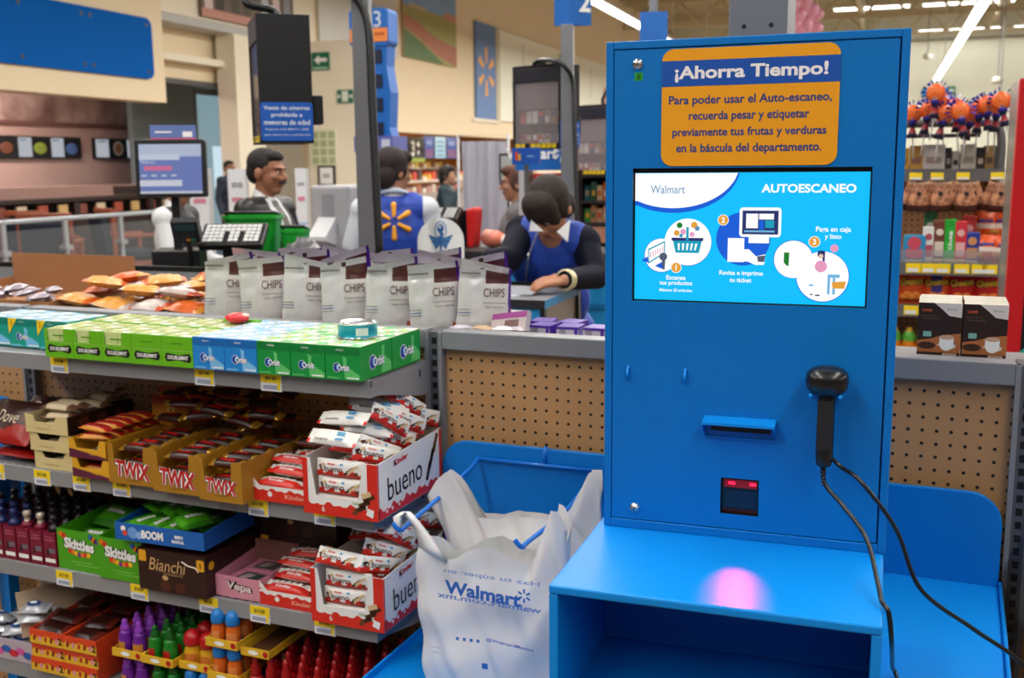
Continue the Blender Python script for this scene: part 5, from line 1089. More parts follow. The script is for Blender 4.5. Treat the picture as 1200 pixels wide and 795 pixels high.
tc = [(u, *bp(x, y, Yb)) for u, x, y in ((0, 492, 640), (.03, 497, 632), (.07, 505, 636), (.16, 524, 655), (.24, 536, 654), (.33, 552, 644), (.45, 578, 639), (.56, 598, 650), (.66, 618, 661), (.72, 626, 652), (.80, 640, 612), (.86, 645, 598), (.93, 652, 600), (.97, 662, 622), (1, 660, 640))]
xA = bp(500, 830, Yb)[0]; xB = bp(690, 830, Yb)[0]
def bag_print(b):
    F = front(0, Yb-.062, 0); s = lambda px, py: bp(px, py, Yb-.055)
    def w_(a, c): return abs(s(c, 700)[0]-s(a, 700)[0])
    p = s(567, 694); b.text('Walmart', .026, BTX, F, x=p[0], y=p[1], w=w_(514, 602), bold=.035, rot=-.03)
    p = s(616, 697)
    for k in range(6): a = math.pi/2+k*math.pi/3; b.add([(p[0]+r*math.cos(a+da), p[1]+r*math.sin(a+da), .0006) for r, da in ((.005, -.35), (.013, -.16), (.013, .16), (.005, .35))], [(0, 1, 2, 3)], BTX, F)
    Mx = F @ Matrix.Scale(-1, 4, (1, 0, 0))
    p = s(577, 676); b.text('Haz tu súper en', .011, mat('#8f9fca', .5, noise=0), Mx, x=-p[0], y=p[1], w=w_(524, 636), z=-.0004, bold=.02); p = s(574, 703); b.text('walmart.com.mx', .011, mat('#7288c0', .5, noise=0), Mx, x=-p[0], y=p[1]-.003, w=w_(512, 634), z=-.0003, bold=.03)
    p = s(592, 752); b.text('@WalmartMexico', .008, BTX, F, x=p[0]+.012, y=p[1]-.002, w=w_(560, 616), bold=.02, rot=-.06)
    for k in range(4): q = s(538+k*8, 747+k*1); b.rect(q[0]-.003, q[0]+.003, q[1]-.003, q[1]+.003, BTX, F)
    p = s(570, 779); b.rect(p[0]-.006, p[0]+.006, p[1]-.006, p[1]+.005, BTX, F); p = s(513, 757); b.text('PLÁSTICO', .003, BTX, F, x=p[0], y=p[1], w=.018); b.text('MX 62-1', .003, BTX, F, x=p[0], y=p[1]-.010, w=.014)
bag('carrier_bag', 'white carrier bag with blue lettering hanging open on the front hooks', Yb, tc, (xA, xB, bp(489, 690, Yb)[0], bp(668, 690, Yb)[0], .615), BAG, bag_print, back=.06, strap=[(bp(*p, Yb), bp(*q, Yb), yy) for p, q, yy in (((493, 640), (526, 657), Yb-.008), ((491, 627), (513, 640), Yb-.007), ((485, 615), (501, 624), Yb-.006), ((477, 605), (491, 611), Yb-.006), ((470, 600), (480, 600), Yb-.004), ((464, 604), (473, 602), Yb-.012), ((466, 614), (472, 616), Yb-.014), ((468, 622), (472, 623), Yb-.012))])
Y2 = 1.86
tc2 = [(u, *bp(x, y, Y2)) for u, x, y in ((0, 503, 580), (.05, 512, 562), (.1, 524, 552), (.16, 535, 562), (.28, 566, 605), (.4, 585, 608), (.5, 600, 604), (.6, 618, 606), (.72, 648, 612), (.8, 668, 596), (.87, 684, 572), (.92, 692, 553), (.97, 706, 552), (1, 708, 575))]
bag('carrier_bag', 'second white carrier bag behind, its handles pushed back along the hooks', Y2, tc2, (bp(545, 800, Y2)[0], bp(715, 800, Y2)[0], bp(528, 640, Y2)[0], bp(700, 640, Y2)[0], .62), BAG, None, back=.03, seed=9)
settle([o for o in COL.objects if o.name.startswith('chips_bag')], [GONDOLA], d=(0, 1, 0), step=.004, n=12)
settle(sorted([o for o in COL.objects if o.get('group') == 'snack bag pile'], key=lambda o: o.matrix_world.translation.z), [GONDOLA]+named('brown cardboard box with tall')+[o for o in COL.objects if o.name.startswith('chips_bag')], n=20)
settle(sorted([o for o in COL.objects if o.get('group') == 'crumpled silver packets'], key=lambda o: o.matrix_world.translation.z), named('brown cardboard box with tall')+[o for o in COL.objects if o.get('group') == 'snack bag pile'])
settle(sorted([o for o in COL.objects if o.get('group') == 'silver wrapped sweets'], key=lambda o: o.matrix_world.translation.z), named('pale box of blue', 'raised pale brown'))
settle([o for o in COL.objects if o.name.startswith('dark_packet')], named('open orange tray'), n=14)
# ------------------------------------------------------------------ lane furniture and the store beyond (store frame)
BLK = mat('#121214', .4, noise=.03); BLK2 = mat('#1d1d20', .55); SGB = mat('#0a62b8', .45, noise=.03); POLEM = mat('#7b7c80', .4, .4); LGY = mat('#b4b4b6', .5); CTR = mat('#85888c', .45); CBLUE = mat('#1287c4', .45, noise=.03)
SUNY = mat('#f2a51c', .5)
def sdv(px, py, d): return s_d(px, py, d)
def spark(b, cx, cy, r, m, M, z=.001, r0=.34, wd=.17):
    for q in range(6):
        a = math.pi/2+q*math.pi/3; p = []
        for rr, da in ((r0*r, -wd*1.3), (r, -wd), (r, wd), (r0*r, wd*1.3)): p.append((cx+rr*math.cos(a+da), cy+rr*math.sin(a+da)))
        b.poly(p, m, M, z=z)
def wall_face(y0, y1, z0, z1, X=-10):                       # frame on the left wall: local x runs towards the viewer's right (into the store)
    return ST @ face_M((X, y0, z0), (0, 1, 0), (0, 0, 1))
def wall_panel(name, label, cat, px0, px1, py0, py1, X=-9.985, th=.05, base='#ffffff', deco=None, z0=None, z1=None):
    a = s_x(px0, (py0+py1)/2, X); c = s_x(px1, (py0+py1)/2, X); zz0 = z0 if z0 is not None else s_x(px0, py1, X)[2]; zz1 = z1 if z1 is not None else s_x(px0, py0, X)[2]
    w, h = c[1]-a[1], zz1-zz0; M = ST @ face_M((X, a[1], zz0), (0, 1, 0), (0, 0, 1)); b = MB(M); b.plate([(0, 0), (w, 0), (w, h), (0, h)], th, base if not isinstance(base, str) else mat(base, .6, noise=.02))
    if deco: b.M = M @ T((0, 0, th)); deco(b, w, h)
    return tag(b.build(name), label, cat)
# blue sign on the bulkhead
a = s_x(-60, 20, -10); c = s_x(176, 60, -10)
b = MB(ST @ face_M((-10, a[1], 2.85), (0, 1, 0), (0, 0, 1))); wS, hS = c[1]-a[1], .84
b.plate(rrect(0, wS, 0, hS, .12, 6), .05, mat('#005cb2', .7, noise=.02, scale=3, spec=.08))
for px in (22, 95, 105, 170):
    x = s_x(px, 60, -10)[1]-a[1]
    for z in (.1, .74): b.disc(.03, BLACK, cx=x, cy=z, z=.051, n=10)
tag(b.build('wall_sign'), 'large blank blue sign with rounded corners on the cream bulkhead', 'sign')
def deco_field(b, w, h):
    sky, gr, rd, gr2 = mat('#7d9fc9', .6, noise=.25, scale=2), mat('#a3a05a', .6, noise=.2, scale=3), mat('#b5745a', .6, noise=.15, scale=3), mat('#5c7a48', .6, noise=.2, scale=3)
    b.rect(0, w, h*.62, h, sky, z=.002); b.rect(0, w, 0, h*.62, gr, z=.002); b.poly([(0, h*.52), (w*.25, h*.46), (w*.55, h*.33), (w, h*.25), (w, h*.0), (w*.6, h*.1), (w*.3, h*.25), (0, h*.36)][::-1], rd, z=.003); b.poly([(0, h*.34), (w*.35, h*.2), (w*.75, 0), (0, 0)][::-1], gr2, z=.004)
    b.rect(w*.75, w, h*.58, h*.68, mat('#c08a78', .6), z=.003); b.rect(w*.1, w*.4, h*.60, h*.66, mat('#b9a98a', .6), z=.003)
wall_panel('wall_poster', 'field landscape poster with red track high on the cream wall', 'poster', 470, 532, -30, 68, base='#b9a58a', deco=deco_field, z0=3.93, z1=5.7)
wall_panel('wall_poster', 'blank white poster with small blue caption left of the field poster', 'poster', 371, 462, -30, 50, base='#d6d6d0', deco=lambda b, w, h: (b.rect(w*.35, w*.85, h*.50, h*.56, mat('#c5d6e6', .6), z=.003), b.text('Londres', .14, mat('#8fb0d6', .6), x=w*.6, y=h*.53, z=.005)), z0=3.86, z1=5.6)
wall_panel('wall_poster', 'cafe photograph poster at the top left, above the grey ledge', 'poster', 232, 340, -25, 15, base='#6d5a4c', deco=lambda b, w, h: ([b.rect(w*q, w*(q+.08), h*.1, h*.75, mat(k_, .6), z=.004) for q, k_ in ((.03, '#d9c4be'), (.14, '#3d3430'), (.3, '#4c4636'), (.42, '#544c3a'), (.62, '#b9c4c8'), (.75, '#e0c8c8'), (.88, '#8a8f96'))], b.rect(0, w, 0, h*.10, mat('#c08878', .6), z=.006)), z0=3.88, z1=5.2)
wall_panel('wall_banner', 'blue vertical banner with yellow spark on the left wall', 'banner', 556, 579, 25, 138, base='#6284b8', deco=lambda b, w, h: spark(b, w*.5, h*.5, .62, SUNY, None, z=.004), z0=2.79, z1=5.19)
def deco_veg(b, w, h):
    for x, y, r, k_ in ((.05, .42, .30, '#9aa66a'), (.13, .5, .42, '#e08f80'), (.42, .55, .34, '#e6a294'), (.55, .5, .3, '#dfa08e'), (.75, .4, .36, '#e08f80')): b.ball((w*x, h*y, .01), r, mat(k_, .6, noise=.15), sz=.03, sx=1.4)
    for x in (.07, .22, .34, .46, .62, .8): b.rect(w*x, w*x+.06, h*.48, h*.92, mat('#b5b292', .6), z=.004)
    b.rect(w*.2, w*.26, h*.68, h*.95, mat('#6aa07a', .6), z=.006); b.rect(w*.5, w*.54, h*.6, h*.8, mat('#e0a898', .6), z=.006)
wall_panel('wall_mural', 'long pale mural of vegetables on the left wall behind the lanes', 'mural', 584, 800, 35, 142, base='#f2f2e0', deco=deco_veg, z0=2.77, z1=5.17)
sbox('trim_wallband', -10.02, -9.95, 25.6, 27.6, 2.70, 2.79, CREAM2); sbox('trim_edge', -10.02, -9.93, 27.28, 27.5, 2.77, 5.2, mat('#c9c2a6', .6))
# cafe: menu screens, counter, chairs, railing
def cafe():
    X = -12.99
    for i, (p0, p1) in enumerate(((-70, 92), (108, 160))):
        def d(b, w, h, i=i):
            W_ = mat('#d5dbe6', .4, noise=0, emit=.55); 
            for q in range(4 if i == 0 else 1):
                x0 = w*(q/4) if i == 0 else 0; ww = w/4 if i == 0 else w
                b.rect(x0+ww*.02, x0+ww*(.42 if i == 0 else .3), h*.06, h*.94, W_, z=.003); b.rect(x0+ww*.06, x0+ww*.26, h*.8, h*.86, mat('#5a8a9a', .5), z=.005)
                if i == 0: b.ball((x0+ww*.68, h*.45, .002), h*.28, mat(('#6c8a3a', '#7a4a3a', '#9ab04a', '#5a7ac0')[q], .5, noise=.3, scale=8), sz=.05, sx=1.5)
                else: b.rect(x0+ww*.72, x0+ww*.98, h*.06, h*.94, W_, z=.003); b.disc(h*.36, mat('#e8e0d4', .5), cx=x0+ww*.51, cy=h*.5, z=.004); b.disc(h*.25, mat('#b07a48', .5), cx=x0+ww*.51, cy=h*.5, z=.006)
        wall_panel('menu_screen', ('wide cafe menu screen strip at the far left', 'small cafe menu screen with coffee cup beside the strip')[i], 'screen', p0, p1, 163, 187, X=X, th=.06, base='#15161a', deco=d, z0=1.77, z1=2.12)
    t = thing('cafe_counter', 'dark cafe serving counter with pale glass top behind the chairs', 'counter', tuple(s2w(-11.7, 12.6)), TH)
    dk = mat('#2c1712', .5); rd = mat('#6d3024', .5, noise=.1); pk = mat('#a8857c', .3)
    b = MB(); b.box(-.35, .35, -3.6, 3.4, 0, .9, dk); b.box(-.4, .4, -3.65, 3.45, 1.12, 1.18, dk); b.box(-.3, -.25, -3.6, 3.4, .9, 1.12, dk)
    for y in (-3.4, -1.6, .2, 1.9, 3.2): b.box(.3, .36, y, y+.12, .0, 1.12, dk)
    b.build('body', t)
    b = MB(); b.box(-.2, .25, -2.9, 2.8, 1.18, 1.34, pk); b.box(.26, .28, -2.0, -1.2, 1.2, 1.32, dk); b.box(.26, .28, 1.2, 2.0, 1.2, 1.32, dk); b.build('glass_case', t)
    for q in range(16):
        b = MB(); b.box(.31, .345, -3.3+.4*q, -3.12+.4*q, .93, 1.08, mat(('#d9b070', '#8a4a3c', '#e0c8a8', '#b0503a')[q % 4], .5)); b.build('shelf_good', t)
    def chair(p, rz, label):
        t = thing('armchair', label, 'chair', tuple(s2w(p[0], p[1])), TH+math.radians(rz)); wd = mat('#8f4a30', .45, noise=.1, scale=10); nv = mat('#1b2434', .6)
        b = MB(); b.box(-.29, .29, -.28, .26, .34, .46, nv); b.build('seat', t, bevel=.03)
        b = MB(RX(-8)); b.box(-.27, .27, .24, .34, .44, 1.0, nv); b.build('backrest', t, bevel=.03)
        for x in (-.33, .28):
            b = MB(); b.box(x, x+.05, -.3, -.25, 0, .66, wd); b.build('leg', t, bevel=.008)
            b = MB(); b.box(x, x+.05, .28, .34, 0, 1.04, wd); b.build('leg', t, bevel=.008)
            b = MB(); b.box(x-.01, x+.06, -.32, .3, .64, .69, wd); b.build('armrest', t, bevel=.01)
            b = MB(); b.box(x+.01, x+.04, -.28, .3, .24, .31, wd); b.build('side_rail', t)
        b = MB(); b.box(-.33, .33, .29, .35, .98, 1.05, wd); b.build('top_rail', t, bevel=.01)
        b = MB(); b.box(-.32, .32, -.31, -.27, .27, .35, wd); b.build('front_rail', t)
    chair(tuple(s_x(62, 300, -10.15))[:2], -150, 'brown wooden armchair with navy cushions behind the railing, left one')
    chair(tuple(s_x(152, 300, -10.15))[:2], 150, 'brown wooden armchair with navy cushions behind the railing, right one')
    chair((-10.85, 9.2), 180, 'wooden armchair at the cafe counter, far left'); chair((-10.85, 11.6), 180, 'wooden armchair at the middle of the cafe counter')
    t = thing('glass_railing', 'steel railing with glass panels in front of the cafe chairs', 'railing', tuple(s2w(-9.4, 0)), TH); al = mat('#aeb4ba', .35, .6)
    b = MB(); b.box(-.03, .03, 4, 12.3, .98, 1.03, al); b.build('handrail', t, bevel=.01)
    for px in (-60, 5, 78, 143, 190):
        y = s_x(px, 290, -9.4)[1]; b = MB(); b.box(-.02, .02, y-.03, y+.03, 0, .98, al); b.box(-.05, .05, y-.06, y+.06, .62, .68, al); b.box(-.05, .05, y-.06, y+.06, .1, .16, al); b.build('post', t)
    gl = mat('#cfd8dc', .05, alpha=.06, noise=0, spec=.2); ys = [s_x(px, 290, -9.4)[1] for px in (-60, 5, 78, 143, 190)]
    for q in range(4): b = MB(); b.box(-.005, .005, ys[q]+.06, ys[q+1]-.06, .08, .9, gl); b.build('glass_panel', t)
cafe()
# signs on the wall return beyond the entrance, ad panels
def wall_return():
    y = 16.6; a = s_y(363, 200, y); c = s_y(424, 200, y)
    sbox('wall_return', a[0], c[0], y, y+.7, 0, 3.72, CREAM2)
    def flat(name, label, cat, px0, px1, py0, py1, m, deco=None, th=.02):
        p, q = s_y(px0, py1, y), s_y(px1, py0, y); b = MB(ST @ front(p[0], y-.001, p[2])); w, h = q[0]-p[0], q[2]-p[2]; b.plate([(0, 0), (w, 0), (w, h), (0, h)], th, m); b.M = b.M @ T((0, 0, th))
        if deco: deco(b, w, h)
        return tag(b.build(name), label, cat)
    G = mat('#0a6a4c', .5)
    flat('exit_sign', 'green arrow sign on the cream wall beside the black hanging cabinet', 'sign', 366, 386, 61, 83, G, lambda b, w, h: (b.poly([(w*.15, h*.58), (w*.45, h*.85), (w*.45, h*.68), (w*.88, h*.68), (w*.88, h*.48), (w*.45, h*.48), (w*.45, h*.30)][::-1], WHITE, z=.002), b.rect(w*.1, w*.9, h*.06, h*.18, mat('#9fc8b4', .5), z=.002)))
    flat('safety_sign', 'green and white assembly point sign lower on the cream wall', 'sign', 396, 414, 105, 121, G, lambda b, w, h: (b.rect(w*.3, w*.7, h*.1, h*.9, mat('#dfe8dc', .5), z=.002), b.poly([(w*.05, h*.3), (w*.25, h*.5), (w*.05, h*.7)], WHITE, z=.003), b.poly([(w*.95, h*.3), (w*.95, h*.7), (w*.75, h*.5)], WHITE, z=.003)))
    flat('notice_sheet', 'sheet of small green bordered notices above the framed paper', 'notice', 366, 394, 152, 194, mat('#d9dcbc', .6), lambda b, w, h: [b.rect(w*(.06+.32*i), w*(.30+.32*i), h*(.05+.24*k), h*(.23+.24*k), mat('#a9b48a', .6), z=.002) for i in range(3) for k in range(4)])
    flat('framed_notice', 'black framed white notice under the sheet of notices', 'notice', 374, 393, 194, 218, BLK, lambda b, w, h: (b.rect(w*.12, w*.88, h*.1, h*.9, WHITE, z=.002), b.rect(w*.3, w*.7, h*.4, h*.6, LGY, z=.003)), th=.03)
wall_return()
def ad_panel(px0, px1, py0, py1, d, label, nm):
    p, q = s_d(px0, py1, d), s_d(px1, py0, d); w = q[0]-p[0]; b = MB(ST @ T((p[0], p[1], 0))); z1 = q[2]; b.box(0, w, 0, .06, .05, z1, {'*': LGY, 'front': mat('#e6e8ee', .5)}); b.box(-.1, w+.1, -.12, .2, 0, .05, BLK2); F = front(0, 0, 0)
    b.text('EDGE', .12*w/.5, mat('#56606c', .5), F, x=w*.55, y=z1-.14, w=w*.6, bold=.03, z=.003); b.rect(w*.2, w*.85, z1-.29, z1-.25, mat('#d98aa0', .5), F, z=.003); b.ball((w*.4, -.0, z1*.52), w*.32, mat('#e0857a', .5, noise=.1), sy=.03, sz=1.3); b.ball((w*.75, -.0, z1*.46), w*.22, mat('#d8788f', .5, noise=.1), sy=.03, sz=1.4); b.rect(0, w, z1-.5, z1-.48, mat('#9fc0e0', .5), F, z=.003)
    tag(b.build(nm), label, 'advert panel')
ad_panel(228, 262, 197, 330, 9.0, 'white and pink advertising panel standing behind the display monitor', 'ad_panel'); ad_panel(273, 304, 198, 330, 9.6, 'white advertising panel directly behind the man in the dark jacket', 'ad_panel'); ad_panel(351, 372, 197, 330, 9.6, 'white and pink advertising panel right of the man in the dark jacket', 'ad_panel')
# grey terminal kiosk by the column
p = s_d(366, 300, 7.6); q = s_d(424, 217, 7.6)
t = thing('info_terminal', 'tall pale grey terminal cabinet with sloped keyboard ledge behind the cashier', 'terminal', tuple(s2w(p[0], p[1])), TH); w = q[0]-p[0]
b = MB(); b.box(0, w, 0, .5, 0, q[2], mat('#a9a8ab', .5)); b.build('cabinet', t, bevel=.02)
b = MB(); b.plate([(0, 0), (.16, .04), (.16, .07), (0, .2)], w*.45, mat('#c9c9cb', .5), face_M((w*.2+w*.45, 0, q[2]-.42), (0, -1, 0), (0, 0, 1))); b.build('ledge', t)
b = MB(); b.rect(w*.3, w*.62, q[2]-.22, q[2]-.06, mat('#8f9094', .4), front(0, 0, 0), z=.004); b.build('screen', t)
# food counter and downlights at the back
def food():
    Y = lambda px, X: s_x(px, 190, X)[1]
    sbox('wall_food_back', -13.2, -13.1, FY0-1, FY1+1, 0, 3.2, mat('#c98a3c', .7, noise=.06)); sbox('ceiling_food', -13.2, -10.35, FY0-1, FY1+1, 2.62, 2.7, CREAM2); sbox('wall_food_near', -13.2, -10.35, FY0-1.1, FY0-1, 0, 2.7, CREAM2); sbox('wall_food_far', -13.2, -10.35, FY1+1, FY1+1.1, 0, 2.7, mat('#c98a3c', .7))
    def dfas(b, w, h):
        p = Y(488, -10.85)-Y(414, -10.85); b.text('3', h*.62, WHITE, x=p, y=h*.55, z=.005, bold=.03); b.text(':', h*.5, WHITE, x=p+.32, y=h*.55, z=.005, bold=.04); b.rect(0, w, 0, h*.16, mat('#8ea03c', .5), z=.006)
    wall_panel('menu_fascia', 'black food counter fascia board with white 3 at the back', 'fascia', 405, 495, 160, 190, X=-10.85, th=.06, base='#141416', deco=dfas, z0=s_x(460, 190, -10.85)[2], z1=s_x(460, 160, -10.85)[2])
    for i, (x0, x1, cc) in enumerate(((495, 506.5, '#3c58a8'), (507, 520.5, '#bfe4f2'), (521, 533, '#3c58a8'))):
        def ds(b, w, h, i=i, cc=cc):
            b.rect(w*.04, w*.96, h*.03, h*.97, mat(cc, .4, noise=0, emit=.75), z=.004)
            if i != 1: b.rect(w*.1, w*.9, h*.06, h*.42, mat('#b070a8', .4, noise=0, emit=.45), z=.006); b.rect(w*.2, w*.8, h*.6, h*.8, mat('#9ab0e0', .4, noise=0, emit=.6), z=.006)
            else: [b.rect(w*.2, w*.8, h*(.12+.2*k), h*(.18+.2*k), mat('#6a9ab0', .4, noise=0, emit=.5), z=.006) for k in range(4)]
        wall_panel('menu_screen', '%s menu screen at the back above the food counter' % ('left blue', 'bright middle', 'right blue')[i], 'screen', x0, x1, 160, 186, X=-10.85, th=.05, base='#101014', deco=ds, z0=s_x(514, 186, -10.85)[2], z1=s_x(514, 160, -10.85)[2])
    for i, px in enumerate((497, 527, 546, 563)):
        round_lamp(-10.75, Y(px, -10.75), 2.60, 30, 'round downlight above the food counter, %s from left' % ORD[i], (1, .9, .75), .13)
    t = thing('food_display', 'long food counter with pale shelves under the menu screens', 'counter', tuple(s2w(0, 0)), TH); y0, y1 = FY0+.2, FY1-.2
    b = MB(); b.box(-11.3, -10.5, y0, y1, 0, .95, mat('#a89c92', .6)); b.box(-11.3, -10.45, y0, y1, 1.20, 1.25, mat('#d9d0c6', .5)); b.box(-13.05, -12.7, y0, y1, 1.5, 1.54, mat('#d9d0c6', .5)); b.build('body', t)
    n = 40; b = MB()
    for k in range(n):
        y = y0+(y1-y0)*k/n; b.box(-10.85, -10.5, y+.02, y+.24, .95, 1.06+.04*(k % 3), mat(('#c9908a', '#d9c8b8', '#b86a5a', '#e6d8c8')[k % 4], .5)); b.box(-10.9, -10.6, y+.02, y+.2, 1.25, 1.33+.06*(k % 4), mat(('#e8dcc8', '#d8a83c', '#c94a3a', '#4a3a32')[k % 4], .5)); b.box(-13.0, -12.75, y+.02, y+.2, 1.54, 1.64+.06*(k % 3), mat(('#e8dcc8', '#d8b85c', '#8a5a3a')[k % 3], .5))
    tag(b.build('goods_row', t), None, None, kind='stuff')
    p, q = s_d(447, 217, 12.5), s_d(479, 178, 12.5); w = q[0]-p[0]; b = MB(ST @ T((p[0], p[1], 0))); b.box(0, w, 0, .06, 0, q[2], BLK2); b.box(.06, w-.06, -.006, 0, p[2]-.1, q[2]-.06, mat('#9a9188', .4)); tag(b.build('display_board'), 'dark framed display board behind the cashier with the spark vest', 'board')
food()
# white cloth banner
def cloth():
    d = 8.5; tl, tr, bl, br = sdv(541, 166, d), sdv(598, 164, d), sdv(548, 275, d), sdv(600, 275, d); t = thing('cloth_banner', 'pale translucent cloth banner hanging from a frame behind the lane', 'banner', tuple(s2w(tl[0], tl[1])), TH)
    w = tr[0]-tl[0]; h = tl[2]-.25; n = 20; v = []; f = []
    for i in range(n+1):
        for k in range(9): v.append((w*i/n+.02*(1-k/8)*math.sin(i), .03*math.sin(i*1.3)+.02*math.sin(i*.6+k*.4), .25+h*k/8))
    for i in range(n):
        for k in range(8): f.append((i*9+k, (i+1)*9+k, (i+1)*9+k+1, i*9+k+1))
    b = MB(); b.add(v, f, mat('#b3b2bc', .7, noise=.04, scale=4), None, True); b.build('cloth', t)
    b = MB(); b.tube([(-.03, .0, 0), (-.03, .0, tl[2]+.05), (w+.03, .0, tl[2]+.05), (w+.03, .0, 0)], .012, LGY, n=8); b.box(-.2, .14, -.2, .2, 0, .03, LGY); b.box(w-.14, w+.2, -.2, .2, 0, .03, LGY); b.build('frame', t)
cloth()
# ---- lane 1: counter, customer monitor, card terminal, register keyboard, green baskets
def lane1():
    p = sdv(-60, 330, 4.35); q = sdv(545, 330, 4.15); zt_ = 1.13; x0, x1 = -4.6, -1.56; y0 = 3.62
    t = thing('checkout_counter', 'grey checkout counter with black rim behind the snack pile', 'counter', tuple(s2w(0, 0)), TH)
    b = MB(); b.box(x0, x1, y0, y0+.62, 0, zt_-.05, CTR); b.build('body', t); b = MB(); b.box(x0-.02, x1+.02, y0-.02, y0+.64, zt_-.05, zt_-.02, BLK2); b.box(x0, x1, y0, y0+.03, zt_-.02, zt_+.05, CTR); b.box(x0, x1, y0, y0+.03, zt_+.05, zt_+.07, BLK); b.box(x0+.02, x1-.02, y0+.05, y0+.6, zt_-.02, zt_-.012, BLK2); b.build('worktop', t)
    zc = zt_-.0105
    # monitor: faces right-front; screen corner points measured at 4.2 m
    m = sdv(203, 198, 4.5); t = thing('customer_monitor', 'black customer monitor on a stem showing a blue and white page', 'monitor', tuple(s2w(m[0], m[1], zc)), TH+math.radians(24)); hz = m[2]-zc
    b = MB(); b.box(-.1, .1, -.06, .11, 0, .135, BLK); b.build('base', t, bevel=.008)
    b = MB(); b.box(-.017, .017, .0, .025, .13, hz, BLK); b.build('stem', t)
    b = MB(T((0, -.01, hz)) @ RX(-4)); wd, hh = .146, .121; b.plate(rrect(-wd, wd, -hh, hh, .012), .035, BLK, front(0, 0, 0)); sc = MB(T((0, -.0455, hz)) @ RX(-4)); F = front(0, 0, 0); S = lambda k_, e=.6: mat(k_, .4, noise=0, emit=e)
    sw, shh = wd-.018, hh-.018; sc.rect(-sw, sw, -shh, shh, S('#7688cc'), F, z=.001); sc.rect(-sw, sw, shh*.5, shh, S('#b9c6e0', .7), F, z=.0015); sc.rect(-sw, sw*.3, shh*.36, shh*.6, S('#cdd6ea', .7), F, z=.002); sc.rect(-sw*.85, sw*.05, -shh*.06, shh*.12, S('#e87aa8', .6), F, z=.002); sc.rect(-sw, sw*.35, -shh*.7, -shh*.45, S('#d5d9e6', .7), F, z=.002); sc.rect(-sw, sw, -shh, -shh*.9, S('#d5d9e6', .6), F, z=.002)
    sc.text('Walmart', .012, S('#dfe6f4', .7), F, x=-sw*.72, y=shh*.28, z=.003); 
    for i in range(4): sc.rect(-sw*.95+i*sw*.32, -sw*.78+i*sw*.32, -shh*.3, -shh*.24, S('#dfe6f4', .6), F, z=.002)
    b.build('housing', t, bevel=.004); sc.build('screen', t)
    b = MB(T((0, .01, hz+.121)) @ RX(-4)); b.box(-.09, .10, 0, .006, 0, .062, mat('#5f74b2', .5)); b.rect(-.09, .10, 0, .008, mat('#d8487a', .5), front(0, 0, 0), z=.001); b.rect(.045, .085, .012, .035, WHITE, front(0, 0, 0), z=.001); b.rect(-.07, .0, .03, .036, WHITE, front(0, 0, 0), z=.001); b.build('top_card', t)
    # card terminal
    c = sdv(219, 271, 4.35); t = thing('card_terminal', 'black card terminal with small screen on a stalk beside the monitor', 'card terminal', tuple(s2w(c[0], c[1], zc)), TH+math.radians(22)); hz = c[2]-zc
    b = MB(); b.tube([(0, .04, 0), (0, .04, hz*.6), (0, .0, hz*.9)], .012, BLK, n=8); b.box(-.05, .05, 0, .09, 0, .012, BLK); b.build('stalk', t)
    b = MB(T((0, -.02, hz)) @ RX(30)); b.box(-.055, .055, -.008, .03, -.05, .05, BLK2); F = front(0, -.008, 0); b.rect(-.042, .042, .008, .04, mat('#2c4a52', .3), F, z=.001)
    for i in range(4):
        for k in range(3): b.rect(-.04+.02*i, -.024+.02*i, -.042+.015*k, -.031+.015*k, mat(('#3a3a40', '#3a3a40', '#c98a2a', '#2a8a5a')[i] if k == 0 else '#34343a', .5), F, z=.002)
    b.build('body', t, bevel=.004)
    # register keyboard
    c = sdv(274, 277, 4.45); t = thing('register_keyboard', 'black register keyboard with white keys tilted on the counter by green baskets', 'keyboard', tuple(s2w(c[0], c[1], zc)), TH+math.radians(18)); hz = c[2]-zc
    b = MB(); b.box(-.05, .05, .0, .1, 0, hz-.02, BLK2); b.build('stand', t)
    b = MB(T((0, 0, hz)) @ RX(34)); b.box(-.135, .135, -.075, .075, -.018, .014, BLK); k_ = MB(T((0, 0, hz)) @ RX(34))
    for i in range(11):
        for q in range(5):
            if i in (4, 7) and q < 3: continue
            k_.box(-.118+.0215*i, -.1005+.0215*i, -.058+.0235*q, -.0395+.0235*q, .014, .021, mat('#c9c9c9', .5))
    b.build('housing', t, bevel=.006); tag(k_.build('key_block', t), 'white keys')
    # green baskets
    def basket(px, py, d, rz, w, dd, h, label):
        c = sdv(px, py, d); G_ = mat('#0f9a2a', .4, noise=.05); t = thing('shopping_basket', label, 'basket', tuple(s2w(c[0], c[1], zc)), TH+math.radians(rz)); h = h
        b = MB(); n = 28; rows = [(0, .80, 1), (h, 1.0, 1), (h, 1.06, 1), (h-.015, 1.07, 1), (h-.015, 1.0, 1), (.012, .78, 1)]; sq = rrect(-w/2, w/2, -dd/2, dd/2, .03, 6); v = []; f = []
        for z, s_, _ in rows: v += [(x*s_, y*s_, z) for x, y in sq]
        m_ = len(sq)
        for r_ in range(len(rows)-1):
            for i in range(m_): k = (i+1) % m_; f.append((r_*m_+i, r_*m_+k, (r_+1)*m_+k, (r_+1)*m_+i))
        f.append(tuple(range(m_-1, -1, -1))); f.append(tuple((len(rows)-1)*m_+i for i in range(m_))); b.add(v, f, G_, None)
        b.build('body', t); b = MB(); b.tube([(-w*.5, 0, h), (-w*.48, -dd*.3, h+.012), (0, -dd*.52, h+.014), (w*.48, -dd*.3, h+.012), (w*.5, 0, h)], .008, BLK, n=6); b.build('handle', t)
    basket(297, 255, 4.8, 20, .235, .18, sdv(290, 252, 4.8)[2]-zc, 'green shopping basket with black handle behind the register keyboard'); basket(346, 270, 4.7, 15, .105, .14, sdv(348, 268, 4.7)[2]-zc, 'second green shopping basket right of the register keyboard')
